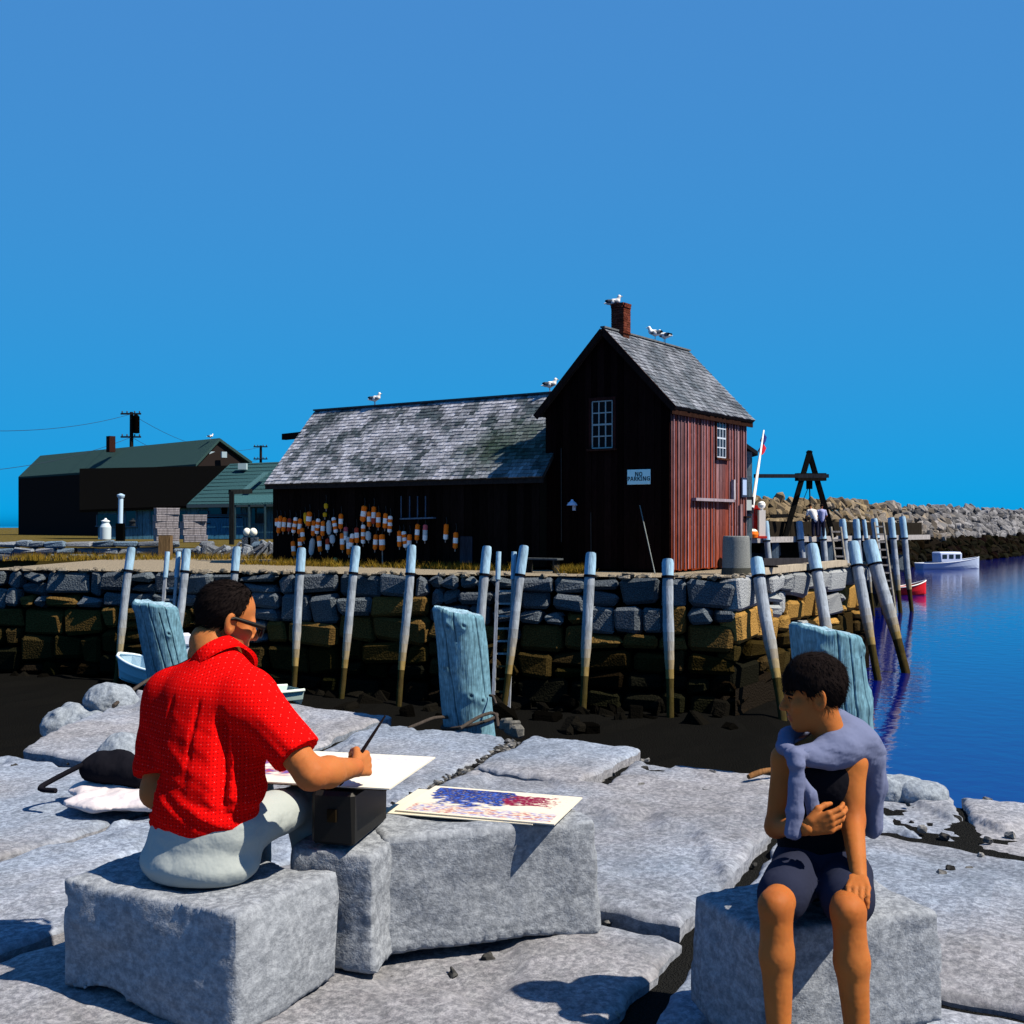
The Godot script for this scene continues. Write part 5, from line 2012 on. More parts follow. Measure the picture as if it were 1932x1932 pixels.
func birds() -> void:
	# one gull, modelled facing -z, then copies
	var g := G.new()
	var f := Field.new()
	f.chain([Vector3(0, 0.19, 0.16), Vector3(0, 0.21, 0.02), Vector3(0, 0.245, -0.10)], [0.045, 0.085, 0.07], 0.05)
	f.chain([Vector3(0, 0.25, -0.11), Vector3(0, 0.34, -0.145), Vector3(0, 0.37, -0.155)], [0.06, 0.04, 0.043], 0.04)
	f.cap(Vector3(0, 0.37, -0.16), Vector3(0, 0.365, -0.195), 0.035, 0.02, 0.02)
	f.cap(Vector3(0, 0.195, 0.14), Vector3(0, 0.185, 0.27), 0.035, 0.016, 0.03)
	f.paint = func(p: Vector3) -> Color: return Color(0.75, 0.76, 0.78)
	f.build(g, 0.013)
	var at0 := at(1158, 588, 37.9)
	at0.y = 8.36
	var top := thing("gull", "white and grey gull standing on the brick chimney", "gull", Vector3.ZERO, "gulls on the roofs")
	part("body", g, M.feather, top)
	for e in [-1, 1]:
		g = G.new()
		f = Field.new()
		f.ell(Transform3D(Basis(Vector3(1, 0, 0), -0.12), Vector3(e * 0.068, 0.225, 0.06)), Vector3(0.022, 0.06, 0.19))
		f.build(g, 0.013)
		for i in g.c.size():
			g.c[i] = Color(0.10, 0.12, 0.15) if g.v[i].z < 0.16 else Color(0.015, 0.015, 0.02)
		part("wing", g, M.feather, top)
		g = G.new()
		g.col = Color(0.5, 0.3, 0.25)
		g.tube([Vector3(e * 0.03, 0.15, 0.02), Vector3(e * 0.03, 0.0, 0.015)], 0.009, 5)
		g.box(Transform3D(Basis.IDENTITY, Vector3(e * 0.03, 0.006, -0.01)), Vector3(0.04, 0.01, 0.06))
		part("leg", g, M.feather, top)
	g = G.new()
	g.col = Color(0.6, 0.35, 0.03)
	g.tube([Vector3(0, 0.365, -0.19), Vector3(0, 0.357, -0.25)], [0.014, 0.005], 6)
	part("bill", g, M.paint, top)
	top.scale = Vector3.ONE * 1.15
	top.position = at0
	top.rotation.y = -PI * 0.5 - 0.25
	var so := Vector3(0.90, 0, -37.75)
	var ridge := func(t: float) -> Vector3: return so + E2 * 2.40 + E1 * t + Vector3.UP * 6.01
	var mid0 := Vector3(4.77, 0, -35.6) + E1 * 2.225 + Vector3.UP * 7.64
	for q in [[ridge.call(9.05), -1.9, "gull on the left part of the long shed ridge"], [ridge.call(1.15), -1.7, "gull on the shed ridge close to the tall gable"], [mid0 + E2 * 3.25, 1.5, "left hand gull of the pair on the tall roof ridge"], [mid0 + E2 * 3.95, 0.9, "right hand gull of the pair on the tall roof ridge"], [at(397, 833, 100.6) + Vector3.UP * 0.2, -1.2, "tiny distant gull on the far barn ridge"]]:
		var c := copy_of(top, q[0], q[1], q[2], "gulls on the roofs")
		c.scale = Vector3.ONE * 1.15


const PIER_O := Vector2(-0.36, 8.27)      # the near pier's edge, in (x, depth)
const PIER_T := Vector2(0.834, -0.552)    # along the edge to the right
const PIER_N := Vector2(-0.552, -0.834)   # inland, towards the camera


func pier_pt(s: float, q: float) -> Vector2:
	return PIER_O + PIER_T * s + PIER_N * q


func slab(under: Node, c: Array, y: float, r: RandomNumberGenerator) -> void:
	# one big split granite paving block with a worn, uneven top and broken edges
	var pts := []
	for q in c:
		pts.append(pier_pt(q[0], q[1]))
	var n := 56
	var hgt := []
	var sd := r.randf() * 900.0
	for i in n + 1:
		var row := []
		for j in n + 1:
			var u := i / float(n)
			var v := j / float(n)
			# crowd the grid towards the edges
			u = 0.5 - 0.5 * cos(PI * u) if i > 0 and i < n else u
			v = 0.5 - 0.5 * cos(PI * v) if j > 0 and j < n else v
			var a: Vector2 = pts[0].lerp(pts[1], u)
			var b: Vector2 = pts[3].lerp(pts[2], u)
			var p := a.lerp(b, v)
			var size := minf(pts[0].distance_to(pts[1]), pts[0].distance_to(pts[3]))
			var e := minf(minf(u, 1.0 - u) * pts[0].distance_to(pts[1]), minf(v, 1.0 - v) * pts[0].distance_to(pts[3]))
			var ctr: Vector2 = (pts[0] + pts[1] + pts[2] + pts[3]) / 4.0
			var ragged := noise.get_noise_2d(p.x * 70.0 + sd, p.y * 70.0) * 0.035 + noise.get_noise_2d(p.x * 260.0 + sd, p.y * 260.0) * 0.022 + 0.014
			var k := exp(-e * 9.0)
			p += (p - ctr).normalized() * ragged * k
			var h := y + noise.get_noise_2d(p.x * 24.0 + sd, p.y * 24.0) * 0.022 + noise.get_noise_2d(p.x * 120.0 + sd, p.y * 120.0) * 0.012 + noise.get_noise_2d(p.x * 420.0, p.y * 420.0 + sd) * 0.006
			var step := noise.get_noise_2d(p.x * 30.0 - sd, p.y * 14.0 + 40.0)
			h -= 0.028 * smoothstep(0.10, 0.16, step)     # spalled layers
			h -= 0.006 * exp(-e * 12.0) + 0.022 * exp(-e * 90.0)
			row.append(Vector3(p.x, h, -p.y))
			size = size
		hgt.append(row)
	var g := G.new()
	var k0 := r.randf_range(0.90, 1.08)
	var tone := Color(0.36 * k0, 0.405 * k0, 0.50 * k0)
	var nrm := []
	for i in n + 1:
		var row := []
		for j in n + 1:
			var du: Vector3 = hgt[mini(i + 1, n)][j] - hgt[maxi(i - 1, 0)][j]
			var dv: Vector3 = hgt[i][mini(j + 1, n)] - hgt[i][maxi(j - 1, 0)]
			var nn := du.cross(dv).normalized()
			row.append(nn if nn.y > 0 else -nn)
		nrm.append(row)
	var up: bool = (hgt[1][0] - hgt[0][0]).cross(hgt[0][1] - hgt[0][0]).y > 0
	for i in n:
		for j in n:
			var q := [[i, j], [i + 1, j], [i + 1, j + 1], [i, j + 1]]
			if not up:
				q.reverse()
			var m := []
			var pc: Vector3 = hgt[i][j]
			var stain := 1.0 + 0.30 * noise.get_noise_2d(pc.x * 45.0 + sd, pc.z * 45.0) + 0.30 * noise.get_noise_2d(pc.x * 240.0, pc.z * 240.0 + sd)
			g.col = tone.lerp(Color(0.42, 0.395, 0.41) * k0, clampf(0.5 + 1.4 * noise.get_noise_2d(pc.x * 18.0, pc.z * 18.0 + 3.0 * sd), 0.0, 0.8)) * stain
			for w in q:
				m.append(hgt[w[0]][w[1]])
				m.append(nrm[w[0]][w[1]])
			g.quad_n(m[0], m[2], m[4], m[6], m[1], m[3], m[5], m[7])
	var rim := []
	for i in n:
		rim.append(hgt[i][0])
	for j in n:
		rim.append(hgt[n][j])
	for i in range(n, 0, -1):
		rim.append(hgt[i][n])
	for j in range(n, 0, -1):
		rim.append(hgt[0][j])
	var mid := Vector3.ZERO
	for p in rim:
		mid += p
	mid /= rim.size()
	for i in rim.size():
		var a: Vector3 = rim[i]
		var b: Vector3 = rim[(i + 1) % rim.size()]
		var dn := Vector3.DOWN * 0.5
		g.out_poly([a, b, b + dn + (mid - b) * 0.03, a + dn + (mid - a) * 0.03], mid + dn * 0.5)
	part("granite_slab", g, M.granite, under)


func granite_block(label: String, where: Vector3, s: Vector3, turn: float, r: RandomNumberGenerator) -> void:
	var o := thing("granite_block", label, "stone block", where)
	var f := Field.new()
	var x := Transform3D(Basis(Vector3.UP, turn), where + Vector3.UP * (s.y / 2 + 0.004))
	var inv := x.affine_inverse()
	f.cap(x.origin, x.origin, maxf(s.x, s.z) * 0.75, maxf(s.x, s.z) * 0.75)
	var sd := r.randf() * 100.0
	f.whole = true
	f.bend = func(p: Vector3, _d: float) -> float:
		var q := (inv * p).abs() - s / 2 + Vector3.ONE * 0.014
		var d := q.max(Vector3.ZERO).length() + minf(maxf(q.x, maxf(q.y, q.z)), 0.0) - 0.014
		return d + 0.010 * absf(noise.get_noise_3d(p.x * 200.0 + sd, p.y * 200.0, p.z * 200.0)) + 0.040 * noise.get_noise_3d(p.x * 60.0 + sd, p.y * 80.0, p.z * 80.0)
	var g := G.new()
	g.col = Color(0.40, 0.42, 0.47)
	f.build(g, 0.018)
	part("rock", g, M.granite, o)


func foreground() -> void:
	var r := RandomNumberGenerator.new()
	r.seed = 101
	# the pier itself: a core, gravelly joints and the paving blocks
	var g := G.new()
	g.col = Color(0.16, 0.165, 0.17)
	var poly := []
	for q in [[-3.15, 0.15], [9.0, 0.15], [9.0, 8.6], [-1.4, 8.6], [-1.7, 2.0]]:
		poly.append(pier_pt(q[0], q[1]))
	prism(g, poly, -7.0, -0.055)
	var pier := struct("stone_pier", g.mesh(), M.gravel)
	for q in [
		[[[-3.45, 0.0], [-0.84, -0.22], [-0.27, 2.1], [-1.95, 2.1]], 0.025], [[[-0.72, 0.02], [0.42, -0.05], [0.98, 2.1], [-0.15, 2.1]], 0.0],
		[[[0.55, -0.08], [1.33, -0.12], [1.55, 1.0], [0.82, 1.0]], 0.02], [[[1.41, 0.02], [3.3, 0.0], [3.58, 0.9], [1.63, 0.86]], -0.02],
		[[[3.38, 0.03], [5.2, 0.05], [5.4, 1.15], [3.66, 0.93]], -0.01], [[[5.28, 0.0], [8.4, 0.05], [8.4, 1.2], [5.48, 1.18]], 0.0],
		[[[0.90, 1.08], [2.72, 0.98], [3.02, 2.82], [1.24, 2.82]], 0.035], [[[2.80, 0.98], [5.0, 1.2], [5.2, 2.9], [3.10, 2.82]], 0.0], [[[5.08, 1.25], [8.4, 1.28], [8.4, 2.95], [5.28, 2.92]], 0.01],
		[[[-1.95, 2.2], [-0.2, 2.2], [0.3, 4.5], [-1.6, 4.5]], -0.01], [[[-0.1, 2.2], [1.12, 2.2], [1.2, 4.5], [0.38, 4.5]], 0.01],
		[[[1.22, 2.92], [3.06, 2.92], [3.4, 5.0], [1.28, 4.6]], 0.0], [[[3.16, 2.94], [5.5, 3.0], [5.7, 5.0], [3.5, 5.0]], -0.01], [[[5.6, 3.04], [8.5, 3.04], [8.5, 5.0], [5.8, 5.0]], 0.0],
		[[[-1.6, 4.6], [1.2, 4.62], [1.5, 8.0], [-1.6, 8.0]], 0.0], [[[1.3, 4.7], [3.4, 5.1], [3.6, 8.0], [1.6, 8.0]], 0.01], [[[3.5, 5.1], [5.7, 5.1], [6.0, 8.0], [3.7, 8.0]], 0.0], [[[5.8, 5.1], [9.0, 5.1], [9.0, 8.0], [6.1, 8.0]], 0.0]]:
		slab(pier, q[0], q[1], r)
	# pebbles caught in the joints
	g = G.new()
	for i in 900:
		var s := r.randf_range(-2.0, 4.0)
		var q := r.randf_range(0.0, 4.5)
		if i < 600:
			q = r.randf_range(0.0, 2.4)
			s = lerpf(0.47, 1.08, q / 2.15) + r.randf_range(-0.07, 0.07)
		var p := pier_pt(s, q)
		var k := r.randf_range(0.015, 0.04)
		g.col = Color(0.20, 0.20, 0.20) * (r.randf_range(0.08, 0.5) if r.randf() < 0.6 else r.randf_range(0.9, 1.5))
		g.stone(Transform3D(Basis(Vector3.UP, r.randf() * 6), Vector3(p.x, -0.055 + r.randf() * 0.03, -p.y)), Vector3(k * 1.4, k, k), k * 0.25, k * 0.2, r)
	var peb := part("joint_pebbles", g, M.rock, pier)
	peb.set_meta("kind", "stuff")
	# broken rock outside the pier's left corner and at its right end
	var words := {0: "rough pale boulder beyond the pier's left corner", 1: "dark lower boulder left of the pier corner", 2: "big boulder low at the pier's left foot", 3: "lumpy pale rock on the paving left of the painter", 4: "knobbly pale rock on the pier edge right of the boy", 5: "small pale rock at the pier edge, furthest right"}
	var spots := [[at(205, 1322, 9.7), Vector3(0.34, 0.22, 0.3)], [at(150, 1372, 9.6), Vector3(0.5, 0.3, 0.4)], [Vector3(-4.6, -0.9, -9.0), Vector3(1.2, 0.7, 1.0)], [at(238, 1452, 7.05), Vector3(0.30, 0.34, 0.30)], [at(1690, 1492, 6.55), Vector3(0.30, 0.16, 0.24)], [at(1738, 1497, 6.45), Vector3(0.22, 0.13, 0.18)]]
	for i in spots.size():
		var o := thing("boulder", words[i], "boulder", spots[i][0])
		var f := Field.new()
		var s: Vector3 = spots[i][1]
		f.ell(Transform3D(Basis(Vector3.UP, r.randf() * 0.6), spots[i][0]), s * 0.62, 0.05)
		f.ell(Transform3D(Basis(Vector3.UP, r.randf()), spots[i][0] + Vector3(s.x * 0.25, -s.y * 0.15, 0)), s * 0.5, 0.05)
		f.bend = func(p: Vector3, d: float) -> float: return d + s.x * (0.10 * noise.get_noise_3d(p.x * 140.0, p.y * 140.0, p.z * 140.0) + 0.06 * noise.get_noise_3d(p.x * 420.0, p.y * 420.0, p.z * 420.0))
		g = G.new()
		g.col = Color(0.40, 0.44, 0.50)
		f.build(g, maxf(s.x * 0.045, 0.014))
		part("rock", g, M.granite, o)
	# riprap below the left side
	g = G.new()
	for i in 60:
		var s := r.randf_range(0.7, 1.6)
		g.col = Color(0.14, 0.14, 0.14) * r.randf_range(0.4, 1.2)
		g.stone(Transform3D(Basis(Vector3(r.randf(), r.randf(), r.randf()).normalized(), r.randf() * 6), Vector3(r.randf_range(-9.5, -3.9), r.randf_range(-4.0, -2.2), -r.randf_range(4.0, 10.5))), Vector3(s, s * 0.8, s), s * 0.12, s * 0.1, r)
	var rr := obj("riprap", g.mesh(), M.rock)
	rr.set_meta("kind", "stuff")
	tag(rr, "dark broken rocks heaped below the pier's left side", "rocks")
	# the three big bollards
	bollard("big leaning blue grey bollard behind the painter's left shoulder", at(293, 1138, 10.6), at(322, 1290, 10.75), 0.195, Vector2(-0.05, -0.12), [[2.05, -0.25, 0.0, 1.0], [1.62, -0.3, 0.0, 1.0], [1.2, -0.25, 0.1, 1.0], [0.85, -0.2, 0.0, 0.8]], [[0.35, 0.95], [0.07, 2.6]], 1)
	bollard("big leaning blue grey bollard in the middle, rope round its foot", at(863, 1152, 8.75), at(886, 1368, 8.82), 0.19, Vector2(-0.03, -0.13), [[2.2, -0.25, 0.0, 1.0], [0.78, -0.15, 0.0, 0.75], [1.7, -0.1, 0.0, 0.25]], [[0.13, 1.95], [0.10, 1.35], [0.71, 1.35], [0.76, 0.9], [0.5, 2.3]], 2)
	bollard("biggest blue grey bollard, split and flared, behind the boy", at(1556, 1186, 7.1), at(1576, 1400, 7.15), 0.212, Vector2(-0.02, -0.13), [[1.5, -0.05, 0.0, 0.8], [1.1, 0.05, 0.0, 1.0], [0.7, 0.0, 0.2, 0.9]], [[0.12, 0.55], [0.55, 0.2], [0.2, 1.9]], 3)
	# chafed ropes round the middle bollard, and the left one's mooring line
	var rope := thing("mooring_rope", "frayed dark rope tied round the foot of the middle bollard", "rope", at(880, 1368, 8.6))
	var c := at(886, 1358, 8.82)
	var pts := []
	for i in 25:
		var a := lerpf(-0.25, PI + 0.4, i / 24.0)
		pts.append(c + Vector3(cos(a) * 0.205, -0.01 + 0.045 * cos(a), sin(a) * 0.205))
	g = G.new()
	g.tube(pts, 0.013, 8)
	part("loop", g, M.rope, rope)
	for q in [[[926, 1345, 8.6], [905, 1352, 8.45], [878, 1368, 8.3], [868, 1374, 8.25]], [[848, 1353, 8.7], [818, 1355, 8.6], [790, 1366, 8.5], [770, 1374, 8.45]]]:
		pts = []
		for w in q:
			pts.append(at(w[0], w[1], w[2]))
		pts = smooth(pts)
		g = G.new()
		g.tube(pts, 0.013, 8)
		part("rope_end", g, M.rope, rope)
	g = G.new()
	g.col = Color(2.4, 2.6, 2.8)
	g.tube(smooth([at(924, 1312, 8.7), at(931, 1315, 8.65), at(936, 1328, 8.6)]), 0.010, 6)
	g.tube(smooth([at(926, 1345, 8.6), at(936, 1350, 8.6), at(940, 1372, 8.5)]), 0.014, 6)
	part("loose_strand", g, M.rope, rope)
	for q in [[[955, 1366, 8.4], 0.045], [[966, 1374, 8.35], 0.06], [[978, 1380, 8.3], 0.05]]:
		g = G.new()
		g.col = Color(0.20, 0.19, 0.17)
		g.stone(Transform3D(Basis(Vector3.UP, r.randf() * 6), at(q[0][0], q[0][1], q[0][2])), Vector3.ONE * q[1] * 1.6, 0.015, 0.012, r)
		part("edge_chip", g, M.granite, pier)
	var line := thing("mooring_line", "thin dark line running down from the left bollard over the pier edge", "rope", at(270, 1290, 10.2))
	g = G.new()
	g.tube(smooth([at(300, 1272, 10.5), at(268, 1290, 10.2), at(240, 1310, 9.9), at(214, 1332, 9.4)]), 0.016, 6)
	part("line", g, M.rope, line)
	# twig by the boy
	var tw := thing("driftwood_stick", "short brown driftwood stick on the paving left of the boy", "stick", at(1432, 1461, 6.8))
	g = G.new()
	g.col = Color(0.22, 0.11, 0.05)
	g.tube(smooth([at(1412, 1466, 6.75), at(1432, 1458, 6.8), at(1452, 1453, 6.85), at(1475, 1450, 6.9)]), [0.014, 0.016, 0.018, 0.018, 0.018, 0.018, 0.017, 0.016, 0.015, 0.014, 0.013, 0.012, 0.010], 7)
	part("stick", g, M.pile, tw)
	# seats of granite
	granite_block("granite block the painter in the red shirt sits on", Vector3(-0.98, 0, -3.72), Vector3(0.72, 0.35, 0.48), -0.5, r)
	granite_block("rough granite block under the black paint case", Vector3(-0.53, 0, -4.02), Vector3(0.30, 0.395, 0.42), -0.25, r)
	granite_block("granite block the boy sits on", Vector3(0.90, 0, -3.50), Vector3(0.62, 0.34, 0.40), 0.35, r)
	granite_block("low granite block carrying the blue painting", Vector3(-0.14, 0, -4.28), Vector3(0.78, 0.40, 0.46), 0.35, r)
	# black bag and white cloth left of the painter
	var cl := thing("white_cloth", "crumpled white cloth spread under the black bag at left", "cloth", Vector3(-1.95, 0.0, -6.05))
	var f := Field.new()
	f.ell(Transform3D(Basis(Vector3.UP, 0.3), Vector3(-1.93, 0.05, -6.05)), Vector3(0.34, 0.045, 0.22), 0.03)
	f.ell(Transform3D(Basis(Vector3.UP, -0.4), Vector3(-2.15, 0.06, -6.2)), Vector3(0.2, 0.05, 0.14), 0.03)
	f.bend = func(p: Vector3, d: float) -> float: return d + 0.022 * noise.get_noise_3d(p.x * 300.0, p.y * 100.0, p.z * 300.0)
	g = G.new()
	g.col = Color(0.60, 0.56, 0.60)
	f.build(g, 0.016)
	part("cloth", g, M.cloth, cl)
	var bag := thing("shoulder_bag", "limp black shoulder bag lying on the white cloth", "bag", Vector3(-2.05, 0.1, -6.15))
	f = Field.new()
	f.cap(Vector3(-2.20, 0.17, -6.2), Vector3(-1.92, 0.16, -6.12), 0.075, 0.085, 0.04)
	f.cap(Vector3(-2.16, 0.22, -6.22), Vector3(-2.02, 0.23, -6.18), 0.05, 0.045, 0.04)
	f.bend = func(p: Vector3, d: float) -> float: return d + 0.018 * noise.get_noise_3d(p.x * 260.0, p.y * 260.0, p.z * 260.0)
	g = G.new()
	g.col = Color(0.008, 0.008, 0.014)
	f.build(g, 0.014)
	part("bag_body", g, M.cloth, bag)
	g = G.new()
	g.col = Color(0.008, 0.008, 0.012)
	g.tube(smooth([Vector3(-2.24, 0.2, -6.16), Vector3(-2.36, 0.14, -6.08), Vector3(-2.4, 0.11, -6.0), Vector3(-2.3, 0.11, -5.95)]), 0.014, 6)
	part("strap", g, M.cloth, bag)
	paintings(r)


func smooth(p: Array, per := 4) -> Array:
	var out := []
	for i in p.size() - 1:
		var a: Vector3 = p[maxi(i - 1, 0)]
		var b: Vector3 = p[i]
		var c: Vector3 = p[i + 1]
		var d: Vector3 = p[mini(i + 2, p.size() - 1)]
		for k in per:
			out.append(b.cubic_interpolate(c, a, d, k / float(per)))
	out.append(p[-1])
	return out


func bollard(label: String, top: Vector3, foot: Vector3, rad: float, slant: Vector2, cracks: Array, knots: Array, sd: int) -> void:
	# heavy timber post: cracks are [angle, drift, from, to], knots [height from the top, angle]; angle 0 faces right, PI/2 the camera
	var o := thing("bollard", label, "bollard", Vector3(foot.x, -0.1, foot.z), "three big timber bollards on the near pier edge")
	var g := G.new()
	var axis := (foot - top)
	var low := axis.normalized()
	var deep: Vector3 = top + low * ((top.y + 5.0) / -low.y)
	var rows := 100
	var cols := 260
	var ring := []
	var len := axis.length()
	var tone := []
	for i in rows + 1:
		var t := 1.15 * pow(i / float(rows), 1.15)      # share of the visible height
		var line := []
		var tl := []
		var c := top + axis * t
		if i == rows:
			c = deep
		for j in cols:
			var a := TAU * j / cols
			var rr := rad * (1.0 + 0.028 * noise.get_noise_2d(cos(a) * 40.0 + sd * 50.0, sin(a) * 40.0 + t * 60.0) + 0.005 * noise.get_noise_2d(a * 120.0, t * 12.0 + sd * 9.0))
			if sd == 3:
				rr *= 1.0 + 0.10 * t * maxf(cos(a), 0.0) + 0.07 * exp(-pow((t - 0.66) * 12.0, 2)) * maxf(cos(a - 0.1), 0.0)
			if sd == 2:
				rr *= 1.0 + 0.06 * sin(t * 5.5) * cos(a) * 0.5
			var dark := 1.0
			for k in cracks:
				if t >= k[2] and t <= k[3]:
					var ca: float = k[0] + k[1] * t + 0.06 * noise.get_noise_1d(t * 90.0 + k[0] * 80.0)
					var w := absf(wrapf(a - ca, -PI, PI)) * rad / 0.0042
					rr -= 0.012 * exp(-w * w)
					dark *= 1.0 - 0.6 * exp(-w * w)
			for k in knots:
				var dx := wrapf(a - k[1], -PI, PI) * rad
				var dy: float = (t - k[0]) * len
				var q := sqrt(dx * dx + dy * dy)
				rr += 0.022 * exp(-pow(q / 0.045, 2)) - 0.02 * exp(-pow(q / 0.013, 2))
				dark *= 1.0 - 0.55 * exp(-pow(q / 0.013, 2))
			if t < 0.035:   # the worn upper rim
				rr *= 1.0 - 0.10 * pow(1.0 - t / 0.035, 2.0)
			var p := c + Vector3(cos(a) * rr, 0, sin(a) * rr)
			var cutf := clampf(1.0 - t * 1.2, 0.0, 1.0)
			p.y += (slant.x * 0.0 + cos(a) * slant.y * rad * 1.3 + 0.02 * noise.get_noise_2d(cos(a) * 60.0, sin(a) * 60.0 + sd * 30.0)) * cutf
			line.append(p)
			tl.append(dark)
		ring.append(line)
		tone.append(tl)
	var base := Color(0.19, 0.385, 0.51)
	var nrm := func(i: int, j: int) -> Vector3:
		var du: Vector3 = ring[i][(j + 1) % cols] - ring[i][(j + cols - 1) % cols]
		var dv: Vector3 = ring[maxi(i - 1, 0)][j] - ring[mini(i + 1, rows)][j]
		return dv.cross(du).normalized()
	var ns := []
	for i in rows + 1:
		var l := []
		for j in cols:
			l.append(nrm.call(i, j))
		ns.append(l)
	for i in rows:
		for j in cols:
			var j1 := (j + 1) % cols
			for q in [[i, j], [i + 1, j1], [i, j1], [i, j], [i + 1, j], [i + 1, j1]]:
				var p: Vector3 = ring[q[0]][q[1]]
				var wear := 1.0 + 0.25 * noise.get_noise_2d(q[1] * 5.0 + sd * 90.0, p.y * 170.0) + 0.30 * noise.get_noise_2d(q[1] * 26.0 + sd * 400.0, p.y * 60.0)
				var nn: Vector3 = ns[q[0]][q[1]]
				g.vert(p, nn, Vector2.ZERO, base * wear * tone[q[0]][q[1]])
	part("post", g, M.bollard, o)
	g = G.new()
	g.col = Color(0.36, 0.56, 0.72)
	var m := Vector3.ZERO
	for p in ring[0]:
		m += p
	m /= cols
	for j in cols:
		g.out_poly([ring[0][j], ring[0][(j + 1) % cols], m + Vector3.UP * 0.006], m - Vector3.UP)
	part("cut_top", g, M.bollard, o)
	if sd == 3:   # torn splinter on its right flank
		g = G.new()
		g.col = Color(0.24, 0.43, 0.56)
		g.tube([at(1632, 1330, 7.1), at(1641, 1345, 7.08), at(1643, 1372, 7.08)], [0.03, 0.022, 0.004], 7)
		part("splinter", g, M.bollard, o)


func sheet_of(called: String, g: G, t: Texture2D, under: Node, o: Vector3, a: Vector3, b: Vector3, thick: float) -> void:
	# a sheet from corner o along a and b, printed side up
	g.col = Color(0.50, 0.48, 0.43)
	var dn := Vector3.DOWN * thick
	g.hexa([o + dn, o + a + dn, o + a + b + dn, o + b + dn, o, o + a, o + a + b, o + b])
	part(called, g, M.paper, under)
	var p := G.new()
	var up := Vector3.UP * 0.0012
	p.quad_uv(o + up, o + a + up, o + a + b + up, o + b + up)
	var m := StandardMaterial3D.new()
	m.albedo_texture = t
	m.roughness = 0.9
	m.metallic_specular = 0.2
	part("painted_face", p, m, under)


